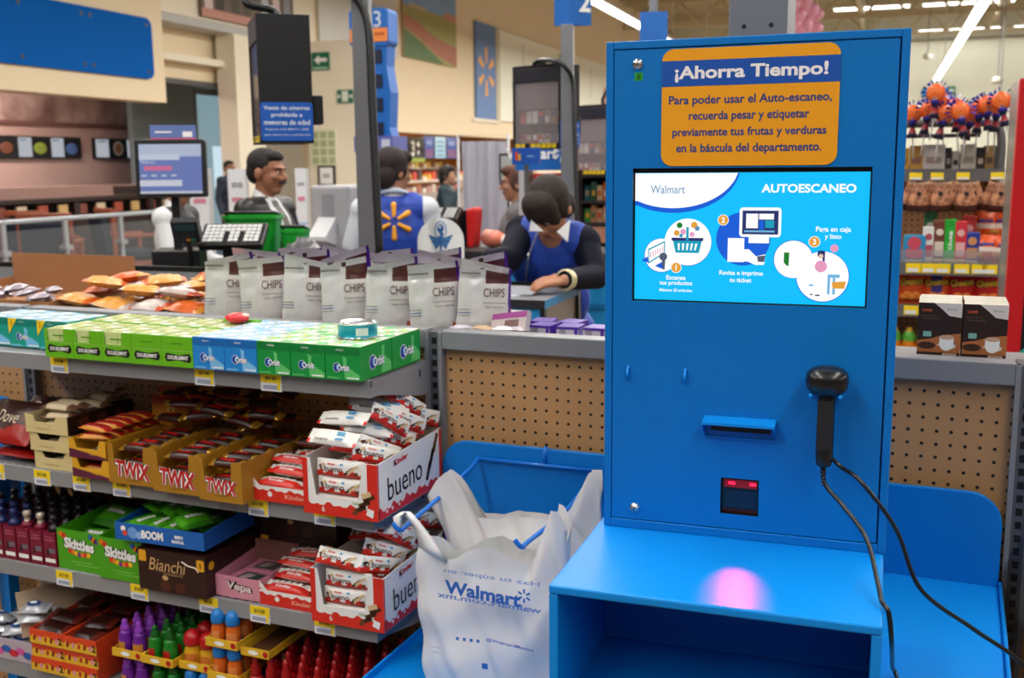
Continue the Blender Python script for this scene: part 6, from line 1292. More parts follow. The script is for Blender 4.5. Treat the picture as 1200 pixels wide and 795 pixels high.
    # grey plastic bag heap
    c = sdv(380, 285, 4.75); b = MB(T(tuple(s2w(c[0], 4.03, zc)))); rnd = random.Random(5)
    v = []; f = []
    for i in range(9):
        for k in range(16): a = 2*math.pi*k/16; e = math.pi*.5*i/8; r = .13*math.cos(e)*(1+rnd.uniform(-.14, .14))+.001; v.append((r*math.cos(a), r*.7*math.sin(a), .17*math.sin(e)*(1+rnd.uniform(-.1, .1))))
    for i in range(8):
        for k in range(16): l = (k+1) % 16; f.append((i*16+k, i*16+l, (i+1)*16+l, (i+1)*16+k))
    b.add(v, f, mat('#57565a', .3, noise=.5, scale=14), None, True); tag(b.build('plastic_bag'), 'crumpled dark grey plastic bag on the counter right of the green baskets', 'plastic bag')
    # pole with bent tube and the cigarette cabinet
lane1()
def pole(name, px, d, w, label, ztop=3.4, m=POLEM, cap=None):
    c = sdv(px, 150, d); t = thing(name, label, 'pole', tuple(s2w(c[0], c[1])), TH+math.radians(14)); b = MB(); b.box(-w/2, w/2, -w/2, w/2, 0, ztop, m); b.build('column', t, bevel=.004); b = MB(); b.box(-.09, .09, -.09, .09, 0, .012, m); b.build('foot_plate', t); return t, c
PL1, c1 = pole('lane_pole', 428, 3.78, .062, 'grey square lane pole in front of the cashier with the spark vest', 3.2)
PL2, c2 = pole('lane_pole', 665, 5.25, .062, 'grey square lane pole carrying the blue lane 2 sign', 2.27, mat('#8d8e92', .35, .5))
CIG = [mat(h, .5) for h in ('#c9c2b6', '#a8262a', '#d9d4cc', '#2c3a6a', '#8a6a2a', '#c94a3a', '#e6e2da')]
def cabinet(px, py, d, rz, W, D, Hh, label, order, notice=True):
    c = sdv(px, py, d); t = thing('cigarette_cabinet', label, 'cabinet', tuple(s2w(c[0], c[1], c[2])), TH+math.radians(rz))
    # local: x = depth (side panel at y = 0 faces -y), front glass at x = 0 facing -x
    b = MB(); th = .012; b.box(0, D, 0, th, 0, Hh, BLK); b.box(0, D, W-th, W, 0, Hh, BLK); b.box(D-th, D, th, W-th, 0, Hh, BLK); b.box(0, D, th, W-th, Hh-th*1.5, Hh, BLK); b.box(0, D, th, W-th, 0, th, BLK); b.box(0, th, th, W-th, Hh*.80, Hh-th*1.5, mat('#23242e', .4)); b.box(0, .02, th, W-th, th, Hh*.07, BLK); b.box(.02, D-th, th, W-th, Hh*.30, Hh*.31, BLK); b.build('housing', t, bevel=.003)
    b = MB(); b.box(.006, .008, th, W-th, Hh*.07, Hh*.80, mat('#b9aeb0', .08, alpha=.25, noise=0)); b.box(.03, .034, th, W-th, Hh*.48, Hh*.80, mat('#6a6062', .4)); b.build('glass_door', t)
    Fm = face_M((0, W, 0), (0, -1, 0), (0, 0, 1)); b = MB(Fm)
    for i in range(8):
        if i == 2: continue
        b.rect(.02+(W-.04)*i/8, .02+(W-.04)*(i+.85)/8, Hh*.012, Hh*.062, YEL, z=.002); b.rect(.025+(W-.04)*i/8, .02+(W-.04)*(i+.5)/8, Hh*.035, Hh*.05, INK, z=.003)
    b.build('price_strip', t)
    if notice:
        Mf = face_M((.0, 0, 0), (1, 0, 0), (0, 0, 1)); b = MB(Mf); z0, z1 = Hh*.02, Hh*.32; b.plate(rrect(.002, D-.002, z0, z1, .01), .003, mat('#0555b4', .5)); W2 = mat('#d3ddec', .5)
        for s_, y, wf in (('Venta de cigarros', .84, .86), ('prohibida a', .66, .58), ('menores de edad', .48, .86), ('Reporta al 01 800 911 2000', .29, .80), ('para denuncias y orientación', .15, .86)): b.text(s_, (z1-z0)*(.14 if y > .4 else .075), W2, x=D/2, y=z0+(z1-z0)*y, w=D*wf, z=.0045, bold=.02 if y > .4 else 0)
        b.build('notice', t)
    b = MB(); b.box(D, D+.04, .02, .10, Hh*.15, Hh*.38, BLK); b.build('lock_box', t, bevel=.006)
    M = T(tuple(s2w(c[0], c[1], c[2]))) @ Matrix.Rotation(TH+math.radians(rz), 4, 'Z'); wd = .03
    for r_ in range(2):
        for i in range(7):
            b = MB(); b.box(0, .02, 0, .032, 0, .065, CIG[(i*3+r_) % 7]); b.rect(.002, .030, .036, .062, CIG[(i+2) % 7], face_M((0, .032, 0), (0, -1, 0), (0, 0, 1)), z=.0006)
            o = tag(b.build('cigarette_pack'), 'small pack behind the glass of %s, %s row' % (order, ('lower', 'upper')[r_]), 'cigarette pack', 'packs in %s, %s row' % (order, ('lower', 'upper')[r_])); o.matrix_world = M @ T((.04, .018+(W-.07)*i/6, (th+.0005) if r_ == 0 else Hh*.31+.0005))
    return t, c, M
T1, cc1, M1 = cabinet(306, 168, 3.70, 38, .30, .185, .44, 'black hanging cabinet at upper left with blue cigarette sale notice', 'the upper left cabinet')
T2, cc2, M2 = cabinet(656, 174, 5.45, 66, .33, .16, .43, 'black hanging cigarette cabinet beside the lane 2 pole', 'the cabinet by the lane 2 pole')
T3, cc3, M3 = cabinet(712, 205, 7.0, 66, .34, .17, .46, 'black hanging cabinet half hidden behind the kiosk edge', 'the cabinet behind the kiosk edge', False)
def hanger(par, pts, r, name='bent_tube'):
    Mi = par.matrix_world.inverted() if False else None
    b = MB(); b.tube(spline([tuple(p) for p in pts], 8), r, BLK, n=8); o = b.build(name); return o
def wv(px, py, d): return at_depth(px, py, d)
bpy.context.view_layer.update()
def attach(o, par): o.parent = par; o.matrix_parent_inverse = par.matrix_world.inverted()
topc1 = M1 @ Vector((.10, .14, .438)); b = hanger(T1, [topc1, topc1+Vector((-.03, .0, .035)), wv(289, 4, 3.75), wv(300, -12, 3.78), wv(360, -20, 3.72), wv(408, -8, 3.66), wv(426, 12, 3.66), wv(433, 45, 3.66), wv(436, 110, 3.67), wv(440, 200, 3.68), wv(445, 300, 3.69)], .0145); attach(b, T1)
topc2 = M2 @ Vector((.08, .18, .428)); b = hanger(T2, [topc2, topc2+Vector((0, 0, .02)), wv(626, 75, 5.5), wv(632, 71, 5.48), wv(648, 71, 5.18), wv(661, 77, 5.11), wv(671, 95, 5.14), wv(673, 140, 5.14), wv(675, 215, 5.14), wv(676, 330, 5.14)], .012); attach(b, T2)
p3 = wv(708, 330, 7.0); topc3 = M3 @ Vector((.08, .1, .45)); b = hanger(T3, [topc3, topc3+Vector((0, 0, .06)), wv(722, 95, 7.0), wv(730, 130, 7.0), wv(733, 330, 7.0), Vector((wv(733, 330, 7)[0], wv(733, 330, 7)[1], .01))], .012); attach(b, T3)
# lane number signs
def lane_sign(px0, px1, pxc, py, d, txt, label):
    c = sdv(pxc, py, d); t = thing('lane_sign', label, 'sign', tuple(s2w(c[0], c[1], c[2])), TH+math.radians(20)); k_ = d/FPX; wl, wr_ = (pxc-px0)*k_*1.25, (px1-pxc)*k_*1.25
    b = MB(); b.plate([(-wl*.75, wl*.5), (0, 0), (wr_*.9, wr_*.35), (0, wl*.8)], .30, SGB, None); b.build('box', t)
    Fm = face_M((0, 0, 0), (wr_*.9, wr_*.35, 0), (0, 0, 1)); b = MB(Fm); b.text(txt, .095, WHITE, x=wr_*.66, y=.11, z=.003, bold=.03); b.build('number', t); return t
lane_sign(649, 691, 668, 29, 5.17, '2', 'blue box sign with white number 2 on the lane pole')
t2, c9 = pole('lane_pole', 764, 8.0, .06, 'thin grey pole with blue sign end rising behind the kiosk top', 3.6); b = MB(); z0 = sdv(764, 44, 8)[2]; b.box(-.1, .1, -.1, -.032, z0-.3, z0+.16, SGB); b.build('sign_box', t2)
# tall blue promotional column seen behind the first pole
def promo():
    d = 7.0; k_ = d/FPX; c = sdv(452, 170, d); t = thing('promo_column', 'tall blue promotional column with orange band behind the front lane pole', 'display column', tuple(s2w(c[0], c[1])), TH); z = lambda py: sdv(452, py, d)[2]
    b = MB(); q = [(-.16, z(178)), (.09, z(178)), (.06, z(150)), (.075, z(110)), (.05, z(80)), (.06, z(57)), (-.16, z(57))]; b.plate(q[::-1] if False else q, .12, SGB, front(0, .06, 0)); b.box(-.16, .09, -.06, .06, 0, z(178), SGB); b.build('body', t)
    b = MB(); b.plate(rrect(-.205, .075, z(57), z(15), .03), .14, SGB, front(0, .07, 0)); b.rect(-.20, .07, z(52), z(37), mat('#e8863a', .5), front(0, -.07, 0), z=.004); b.text('3', .10, mat('#cdd6e4', .5), front(0, -.07, 0), x=.0, y=z(27), z=.004); b.rect(-.02, .05, z(45), z(42), mat('#b9562a', .5), front(0, -.07, 0), z=.006); b.build('header', t)
    for py in (67, 95, 122, 150): b = MB(); b.box(-.05, .02, -.068, -.058, z(py+9), z(py-6), mat('#16203a', .4)); b.build('window', t)
    b = MB(); b.box(-.17, .11, -.12, .1, z(178), z(160), mat('#5a62a8', .5)); b.box(.03, .09, -.125, -.12, z(176), z(164), mat('#c9cbe0', .5)); b.build('collar', t)
promo()
# blue store sign and red display under the second cabinet
def sign2():
    d = 6.3; a, c = sdv(604, 200, d), sdv(664, 172, d); t = thing('promo_sign', 'blue sign with white lettering above the red cooler behind the cashier', 'sign', tuple(s2w(a[0], a[1], 0)), TH); w = c[0]-a[0]
    b = MB(); b.box(0, w*1.2, 0, .04, a[2], c[2], SGB); r = sdv(649, 180, d); b.text('Walmart', .065, WHITE, front(0, 0, 0), x=r[0]-a[0]-.11, y=r[2], z=.003, bold=.03); spark(b, r[0]-a[0]+.075, r[2], .05, WHITE, front(0, 0, 0), z=.003); b.build('panel', t)
    b = MB(); b.box(.02, .05, .0, .04, 0, a[2], LGY); b.box(w, w+.03, 0, .04, 0, a[2], LGY); b.build('stand', t)
    p, q = sdv(603, 250, 7.1), sdv(652, 203, 7.1); t = thing('red_cooler', 'red drinks cooler with pale stripes behind the two women', 'cooler', tuple(s2w(p[0], p[1])), TH); w = q[0]-p[0]; b = MB(); b.box(0, w, 0, .5, 0, q[2], mat('#b51a22', .4)); b.build('body', t)
    b = MB(); [b.rect(w*(.12+.3*i), w*(.30+.3*i), .6, q[2]-.06, mat(('#c9423a', '#d8605a', '#c9a23a')[i], .4), front(0, 0, 0), z=.004) for i in range(3)]; b.build('door', t)
    # small framed board and blue price header in front of the cloth
    p, q = sdv(585, 216, 7.6), sdv(609, 180, 7.6); b = MB(ST @ T((p[0], p[1], 0))); w = q[0]-p[0]; b.box(0, w, 0, .02, p[2], q[2], BLK2); b.rect(.015, w-.015, p[2]+.015, q[2]-.015, mat('#a9b4ac', .4), front(0, 0, 0), z=.002); b.box(w*.45, w*.55, .005, .02, 0, p[2], BLK2); b.box(w*.1, w*.9, -.1, .12, 0, .015, BLK2); tag(b.build('framed_board'), 'small dark framed board on a stand left of the woman with glasses', 'board')
    p, q = sdv(600, 193, 5.25), sdv(637, 173, 5.25); b = MB(ST @ T((p[0], p[1], 0))); w = q[0]-p[0]; b.box(0, w, 0, .02, p[2], q[2], mat('#0a50b0', .5)); b.rect(w*.12, w*.22, p[2]+.02, q[2]-.02, mat('#d8482a', .5), front(0, 0, 0), z=.002); b.rect(w*.24, w*.32, p[2]+.02, q[2]-.03, mat('#e0b02a', .5), front(0, 0, 0), z=.002); b.rect(w*.55, w*.8, p[2]+.035, p[2]+.045, mat('#6a94d0', .5), front(0, 0, 0), z=.002); b.tube([(w*.5, .01, 0), (w*.5, .01, p[2])], .012, BLK2, n=6); b.box(w*.2, w*.8, -.08, .1, 0, .015, BLK2); tag(b.build('price_sign'), 'small blue sign on a stem hanging under the glass cabinet', 'sign')
sign2()
# goods rack seen between the pole and the kiosk
def goods():
    d = 7.4; a, c = sdv(668, 300, d), sdv(735, 190, d); t = thing('goods_rack', 'dark goods rack between the lane pole and the kiosk edge', 'rack', tuple(s2w(a[0], a[1]+.2)), TH); w = c[0]-a[0]; zz = [sdv(690, py, d)[2] for py in (262, 236, 205)]
    b = MB(); b.box(0, w, .28, .3, 0, 2.0, BLK2); b.box(0, .03, 0, .3, 0, 2.0, BLK2); b.box(w-.03, w, 0, .3, 0, 2.0, BLK2)
    for z in zz: b.box(.03, w-.03, .0, .28, z-.02, z, mat('#3a3a3e', .5))
    b.build('frame', t); b = MB(); b.box(0, w, -.04, 0, zz[0]-.14, zz[0]-.03, mat('#c99a7a', .5)); b.build('price_rail', t)
    cols = ['#2a8a3a', '#b98a5a', '#c9a27a', '#c9a27a', '#1a7a8a', '#d8a81c', '#2a6a4a', '#c94a2a', '#d9c89a', '#e6c84a', '#d8701c', '#e6dcc8']
    for r_, z in enumerate(zz):
        for i in range(6):
            hb = (.12, .13, .09)[r_]; b = MB(); ww = (w-.08)/6; b.box(0, ww*.86, 0, .12, 0, hb*(1 if i % 2 else .8), mat(cols[(r_*4+i*(1+r_)) % 12], .5)); b.rect(ww*.15, ww*.7, hb*.25, hb*.55, mat(cols[(r_*3+i+5) % 12], .5), front(0, 0, 0), z=.001)
            tag(b.build('grocery_pack', loc=s2w(a[0]+.04+ww*i, a[1]+.24, z+.001), rz=TH), 'small pack on the dark goods rack, %s shelf, %s from left' % (('lower', 'middle', 'upper')[r_], ORD[i]), 'pack', 'goods rack packs')
goods()
# ---- lane 2: blue counter, keyboard, red cone shaped bag holder, peach bag
def lane2():
    a = sdv(520, 310, 5.6); zt_ = sdv(600, 296, 5.85)[2]; x0, x1, y0 = -2.9, -1.30, 5.55
    t = thing('checkout_counter', 'blue checkout counter with black top behind the front cashier', 'counter', tuple(s2w(0, 0)), TH); b = MB(); b.box(x0, x1, y0, y0+.45, 0, zt_-.05, CBLUE); b.build('body', t); b = MB(); b.box(x0-.02, x1+.02, y0-.02, y0+.47, zt_-.05, zt_, BLK2); b.box(x0, x1, y0-.012, y0, zt_-.30, zt_-.27, mat('#0a6aa4', .4)); b.build('worktop', t)
    t = thing('checkout_counter', 'blue checkout counter seen at the kiosk left edge, dark cables below', 'counter', tuple(s2w(0, 0)), TH); b = MB(); p = sdv(694, 318, 6.5); b.box(p[0], p[0]+.7, p[1], p[1]+.5, p[2]-.33, p[2], CBLUE); b.box(p[0], p[0]+.7, p[1]-.01, p[1]+.5, p[2], p[2]+.05, BLK2); b.box(p[0]+.02, p[0]+.06, p[1], p[1]+.5, 0, p[2]-.33, BLK2); b.box(p[0]+.64, p[0]+.68, p[1], p[1]+.5, 0, p[2]-.33, BLK2); b.build('body', t)
    c = sdv(516, 252, 6.1); t = thing('register_keyboard', 'second register keyboard with white keys above the eagle sign', 'keyboard', tuple(s2w(c[0], c[1]+.05, zt_)), TH); hz = c[2]-zt_
    b = MB(); b.box(-.06, .06, .02, .12, 0, hz-.02, BLK2); b.box(-.1, .10, .12, .2, 0, hz+.02, BLK); b.build('stand', t); b = MB(T((0, 0, hz)) @ RX(35)); b.box(-.12, .10, -.06, .06, -.018, .012, BLK); b.build('housing', t, bevel=.005); b = MB(T((0, 0, hz)) @ RX(35)); [b.box(-.10+.023*i, -.083+.023*i, -.045+.023*q, -.028+.023*q, .012, .018, mat('#b9b9b9', .5)) for i in range(8) for q in range(4) if i != 4]; tag(b.build('key_block', t), 'white keys')
    c = sdv(553, 265, 6.2); t = thing('bag_holder', 'bright red upright holder on the counter beside the second keyboard', 'holder', tuple(s2w(c[0], c[1]+.0, zt_)), TH); h = sdv(547, 243, 6.2)[2]-zt_
    b = MB(); b.plate([(-.03, 0), (.012, 0), (.03, h*.9), (.02, h), (-.033, h*.95)], .12, mat('#d21f1a', .4), front(-.005, .12, 0)); b.build('body', t, bevel=.01)
    c = sdv(578, 283, 6.2); b = MB(T(tuple(s2w(c[0], c[1], zt_)))); b.ball((0, 0, .052), .06, mat('#e07a62', .35, noise=.15), sx=1.3, sz=.86); b.ball((.09, .0, .04), .045, mat('#e6ddda', .35), sz=.85); b.ball((-.02, -.03, .075), .035, mat('#f0a08c', .35)); tag(b.build('produce_bag'), 'peach coloured bag of produce on the blue counter by the grey hoodie', 'bag')
    # eagle paddle sign on the front counter
    c = sdv(517, 300, 4.15); t = thing('paddle_sign', 'white oval sign with blue eagle emblem behind the chips bags', 'sign', tuple(s2w(c[0], c[1], 1.12)), TH+math.radians(20)); z0, z1 = sdv(517, 305, 4.15)[2]-1.12, sdv(517, 255, 4.15)[2]-1.12; W_ = .091; h = z1-z0
    q = [(-W_, z0)]+[(W_*math.cos(a)*-1, z0+h*.45+h*.55*math.sin(a)) for a in [math.pi*k/20 for k in range(21)]]+[(W_, z0)]; b = MB(); b.plate(q[::-1], .012, WHITE, front(0, .006, 0), side=BLK); b.build('plate', t)
    b = MB(front(0, -.006, 0)); E1, E2 = mat('#2c62a0', .5), mat('#4a86c0', .5); cy = z0+h*.45
    b.tube([(.022*math.cos(a), cy+h*.26+.034*math.sin(a), .001) for a in [2*math.pi*k/20 for k in range(20)]], .002, E2, n=5, closed=True); b.disc(.013, E1, cx=0, cy=cy+h*.30, z=.001, sy=1.3); b.disc(.006, mat('#bcd4ea', .5), cx=-.003, cy=cy+h*.34, z=.002)
    for s_ in (-1, 1):
        for k in range(5): b.poly([(s_*.006, cy+.010-k*.002), (s_*(.048-.006*k), cy+.026-.012*k), (s_*(.044-.006*k), cy+.016-.012*k), (s_*.006, cy-.004-k*.003)][::s_], (E1, E2)[k % 2], z=.001+.0002*k)
    b.poly([(-.010, cy+.02), (0, cy-.052), (.010, cy+.02)], E1, z=.0025); b.poly([(-.016, cy-.04), (.02, cy-.056), (.012, cy-.034)], E2, z=.003); b.disc(.008, E1, cx=.004, cy=cy+.028, z=.003); b.text('AUTORIZADO', .008, mat('#9aa0b0', .5), x=0, y=z0+.012, z=.002, w=.13); b.build('emblem', t)
    b = MB(); b.box(-.05, .05, -.03, .03, 0, z0, BLK2); b.build('foot', t)
lane2()
# checkout podium the front cashier leans on
def podium():
    c = sdv(637, 352, 3.75); zt_ = c[2]; x1, y0 = c[0], c[1]; x0 = x1-.38; y1 = s_x(690, 341, x1)[1]-.17
    t = thing('bagging_stand', 'blue checkout stand with black edges that the front cashier leans on', 'stand', tuple(s2w(0, 0)), TH); br = mat('#6f6152', .35, .5, noise=.15)
    b = MB(); b.box(x0, x1, y0, y1, .05, zt_-.03, {'*': CBLUE, 'right': br}); b.build('body', t)
    b = MB(); b.box(x0-.01, x1+.008, y0-.01, y1+.01, zt_-.03, zt_, {'*': BLK2, 'right': CBLUE, 'top': mat('#86878a', .4)}); b.box(x0-.01, x1-.02, y1-.02, y1+.012, zt_, zt_+.012, BLK); b.build('worktop', t)
    b = MB(); b.box(x1-.012, x1+.006, y0-.006, y0+.02, .05, zt_-.03, BLK); b.box(x1-.012, x1+.01, y1-.02, y1+.015, 0, zt_+.01, BLK); b.box(x0, x0+.03, y0-.006, y1, 0, zt_-.03, BLK); b.box(x1-.01, x1+.005, y0, y1, zt_-.22, zt_-.17, CBLUE); b.build('edge_frame', t)
    p = sdv(605, 334, 3.3); b = MB(ST @ T((x0+.17, y0+.12, zt_+.001)) @ RZ(-14)); b.box(-.11, .10, -.04, .08, 0, .003, mat('#c9cdd6', .4)); tag(b.build('document'), 'white sheet of paper on the stand under the cashier hands', 'paper')
    b = MB(ST @ T((x0+.225, y0+.15, zt_+.010)) @ RZ(-10) @ RX(7)); b.box(-.07, .09, -.05, .07, 0, .004, mat('#a9acb4', .3)); tag(b.build('document'), 'grey folder lying over the white sheet on the stand', 'folder')
    return x0, x1, y0, y1, zt_
POD = podium()
# ------------------------------------------------------------------ people: one continuous remeshed body each, clothing and hair as children
def cap(b, p0, r0, p1, r1, n=14, flat=1.0):
    p0, p1 = Vector(p0), Vector(p1); d = p1-p0; L = d.length or 1e-4; M = T(p0) @ d.to_track_quat('Z', 'Y').to_matrix().to_4x4()
    prof = [(r0*math.sin(math.pi/2*i/5), -r0*math.cos(math.pi/2*i/5)) for i in range(5)]+[(r0, 0), (r1, L)]+[(r1*math.cos(math.pi/2*i/5), L+r1*math.sin(math.pi/2*i/5)) for i in range(1, 6)]
    b.lathe([(max(r, 0), z) for r, z in prof], SKIN0, M, n)
def ell(b, c, r, M=I4, n=20): b.ball((0, 0, 0), 1, SKIN0, M @ T(c) @ Matrix.Diagonal((r[0], r[1], r[2], 1)), n)
SKIN0 = mat('#b07a5c', .5, noise=.04, sub=.1)
def remesh(name, b, voxel, m, parent=None, smooth=5, facemat=None):
    o = b.build(name); md = o.modifiers.new('r', 'REMESH'); md.mode = 'VOXEL'; md.voxel_size = voxel; ms = o.modifiers.new('s', 'SMOOTH'); ms.factor = .5; ms.iterations = smooth
    bpy.context.view_layer.update(); me = bpy.data.meshes.new_from_object(o.evaluated_get(bpy.context.evaluated_depsgraph_get())); bpy.data.objects.remove(o); me.name = name
    me.materials.clear(); mats_ = [m] if not facemat else facemat[0]
    for q in mats_: me.materials.append(q)
    me.polygons.foreach_set('use_smooth', [True]*len(me.polygons))
    me.polygons.foreach_set('material_index', [facemat[1](p.center) for p in me.polygons] if facemat else [0]*len(me.polygons)); me.update()
    o = bpy.data.objects.new(name, me); COL.objects.link(o); o.parent = parent; return o
def head_prims(b, M, s=1.0):
    S = M @ Matrix.Scale(s, 4)
    ell(b, (0, .014, .032), (.074, .094, .084), S); ell(b, (0, -.020, -.026), (.061, .068, .082), S); ell(b, (0, -.044, -.084), (.037, .036, .030), S); ell(b, (0, -.02, -.06), (.054, .055, .045), S)
    cap(b, S @ Vector((0, -.086, .012)), .009*s, S @ Vector((0, -.105, -.022)), .0135*s); ell(b, (-.012, -.094, -.027), (.009, .010, .008), S); ell(b, (.012, -.094, -.027), (.009, .010, .008), S)
    ell(b, (0, -.074, .030), (.050, .018, .012), S); ell(b, (-.034, -.062, -.018), (.025, .024, .022), S); ell(b, (.034, -.062, -.018), (.025, .024, .022), S)
    ell(b, (-.076, .016, -.010), (.010, .020, .031), S); ell(b, (.076, .016, -.010), (.010, .020, .031), S); ell(b, (0, -.083, -.052), (.024, .010, .006), S); ell(b, (0, -.081, -.063), (.021, .010, .007), S)
def hand_prims(b, w, d, nrm, curl, s=1.0, thumb=1):
    """w wrist, d direction to the knuckles, nrm out of the back of the hand, curl of the fingers in degrees"""
    w = Vector(w); d = Vector(d).normalized(); nrm = Vector(nrm); nrm = (nrm-d*nrm.dot(d)).normalized(); sd = d.cross(nrm)
    for o in (-.024, -.008, .008, .024): cap(b, w+sd*o*.6*s, .015*s, w+d*.082*s+sd*o*s, .0115*s, 10)
    for o, L, r in ((-.030, .062, .0075), (-.010, .078, .0085), (.010, .084, .0085), (.030, .074, .008)):
        p = w+d*.085*s+sd*o*s; a = 0; dd = d
        for k, f in enumerate((.45, .32, .23)):
            a += math.radians(curl)*(1 if k else .8); dd = (d*math.cos(a)-nrm*math.sin(a)); q = p+dd*L*f*s; cap(b, p, r*s*(1-.08*k), q, r*s*(.94-.08*k), 8); p = q
    p = w+d*.018*s+sd*.024*thumb*s; q = p+(d*.6+sd*.75*thumb-nrm*.2).normalized()*.038*s; cap(b, p, .0125*s, q, .010*s, 8); r2 = q+(d*.9+sd*.15*thumb-nrm*.35).normalized()*.030*s; cap(b, q, .0098*s, r2, .0082*s, 8)
def torso_prims(b, J, e=0.0, w=1.0, belly=0.0, sh=0.0):
    P, Cc, N, SL, SR = [Vector(J[k]) for k in ('pelvis', 'chest', 'neck', 'shL', 'shR')]; ax = (SR-SL).normalized(); up = (N-P).normalized(); fw = up.cross(ax)*-1; fw.normalize(); up2 = ax.cross(fw)*-1
    Rm_ = Matrix.Identity(4); yv = -fw; zv = ax.cross(yv)
    for i in range(3): Rm_[i][0], Rm_[i][1], Rm_[i][2] = ax[i], yv[i], zv[i]
    ell(b, (0, 0, 0), (.165*w+e, .115+e, .125+e), T(P) @ Rm_); m = P.lerp(Cc, .5); ell(b, (0, -belly*.5, 0), (.148*w+e, .108+e+belly, .15+e), T(m) @ Rm_); ell(b, (0, 0, 0), (.165*w+e, .118+e, .165+e), T(Cc) @ Rm_)
    cap(b, SL.lerp(SR, sh), .056+e, SR.lerp(SL, sh), .056+e); cap(b, Cc+up*.03, .11+e, N-up*.055, .062+e)
    return Rm_
def limb(b, a, c, d, r, e=0.0): cap(b, a, r[0]+e, c, r[1]+e); cap(b, c, r[1]+e, d, r[2]+e)
def stand(h=1.66, arms=None, lean=0):
    k = h/1.70; v = lambda x, y, z: Vector((x*k, y*k, z*k)); J = dict(pelvis=v(0, .01, .95), chest=v(0, .0, 1.25), neck=v(0, .015, 1.46), head=v(0, -.015, 1.585), shL=v(.165, .01, 1.39), shR=v(-.165, .01, 1.39), elL=v(.215, .03, 1.10), elR=v(-.215, .03, 1.10), wrL=v(.215, -.05, .86), wrR=v(-.215, -.05, .86), hipL=v(.09, .01, .90), hipR=v(-.09, .01, .90), knL=v(.095, -.015, .49), knR=v(-.095, -.015, .49), anL=v(.1, .03, .08), anR=v(-.1, .03, .08))
    J.update({q: v(*p) for q, p in (arms or {}).items()}); J['k'] = k; return J
def person(J, label, M, skin, hair, top_, legs_, headM=None, voxel=.008, sleeves='long', vest=None, hairfn=None, topmat=None, moustache=False, glasses=False, hands=None, belly=0.0, shoe='#1a1512', w=1.0, collar=None, hairlen=0):
    k = J['k']; t = thing('person', label, 'person'); t.matrix_world = M; SK = mat(skin, .5, noise=.04, sub=.1); hm = headM or I4; HM = T(J['head']) @ hm
    b = MB(); head_prims(b, HM, k); torso_prims(b, J, 0, w, belly); cap(b, J['neck']-Vector((0, 0, .06)), .058*k, Vector(J['head'])+Vector((0, .02, -.05)), .050*k)
    for s_ in 'LR':
        limb(b, J['sh'+s_], J['el'+s_], J['wr'+s_], (.050*k, .040*k, .027*k)); limb(b, J['hip'+s_], J['kn'+s_], J['an'+s_], (.085*k, .056*k, .040*k)); a = Vector(J['an'+s_]); cap(b, a+Vector((0, .03, -.035)), .04*k, a+Vector((0, -.13, -.05)), .03*k)
        hd = (hands or {}).get(s_); d = Vector(J['wr'+s_])-Vector(J['el'+s_]); sg = 1 if s_ == 'L' else -1
        hand_prims(b, J['wr'+s_], *(hd[:3] if hd else (d, Vector((sg, 0, .1)), 22)), s=k, thumb=hd[3] if hd else (1 if s_ == 'R' else -1)*1)
    body = remesh('body', b, voxel*.75, SK, t, 4)
    # legs, shoes
    b = MB(); torso_leg = Vector(J['pelvis']); ell(b, torso_leg, (.172*w, .126, .12))
    for s_ in 'LR': limb(b, J['hip'+s_], J['kn'+s_], Vector(J['an'+s_])+Vector((0, 0, .0)), (.092*k, .066*k, .056*k), .004)
    remesh('trousers', b, voxel*1.3, mat(legs_, .7, noise=.1), t)
    for s_ in 'LR':
        b = MB(); a = Vector(J['an'+s_]); cap(b, a+Vector((0, .03, -.035)), .044*k, a+Vector((0, -.14, -.05)), .034*k); remesh('shoe', b, voxel*1.3, mat(shoe, .4), t)
    # upper garments
    b = MB(); torso_prims(b, J, .014, w, belly)
    for s_ in 'LR':
        sh, el, wr = Vector(J['sh'+s_]), Vector(J['el'+s_]), Vector(J['wr'+s_])
        if sleeves == 'long': cap(b, sh, .062*k, el, .053*k); cap(b, el, .053*k, wr.lerp(el, .06), .040*k)
        else: cap(b, sh, .064*k, sh.lerp(el, .72), .060*k)
    cap(b, Vector(J['neck'])-Vector((0, 0, .05)), .066*k, Vector(J['neck'])+Vector((0, .004, .004)), .060*k)
    remesh('jacket' if moustache else ('hoodie' if glasses else 'shirt'), b, voxel, mat(top_, .65, noise=.08) if not topmat else topmat[0][0], t, 4, topmat)
    if vest:
        b = MB(); torso_prims(b, J, .024, w, belly, .16); ell(b, Vector(J['pelvis'])+Vector((0, 0, .02)), (.19*w, .142, .13))
        for s_ in 'LR': cap(b, Vector(J['sh'+s_]).lerp(Vector(J['neck']), .42), .064*k, Vector(J['chest']), .10)
        remesh('vest', b, voxel, vest if not isinstance(vest, str) else mat(vest, .6, noise=.05), t, 4)
    if collar:
        b = MB(); c0 = Vector(J['neck']); cm = mat(collar, .6)
        b.tube([tuple(HM.to_3x3() @ Vector((0, 0, 0))+c0+Vector((.066*math.sin(a)*k, -.066*math.cos(a)*k+.0, .012+.018*math.cos(a+math.pi)))) for a in [math.radians(28+304*i/16) for i in range(17)]], [.012*k]*17, cm, n=8)
        b.build('collar', t)
    # hair
    if hair:
        b = MB(); S = HM @ Matrix.Scale(k, 4); hm_ = two_tone('hair_'+hair[1:]+name_id(), hair, '#%02x%02x%02x' % tuple(min(255, int(int(hair[i:i+2], 16)*1.35)+3) for i in (1, 3, 5)), 60, vec_scale=(1, 1, .2), rough=.75)
        (hairfn or hair_short)(b, S); remesh('hair', b, voxel*.75, hm_, t, 3)
    # face
    S = HM @ Matrix.Scale(k, 4); b = MB(S)
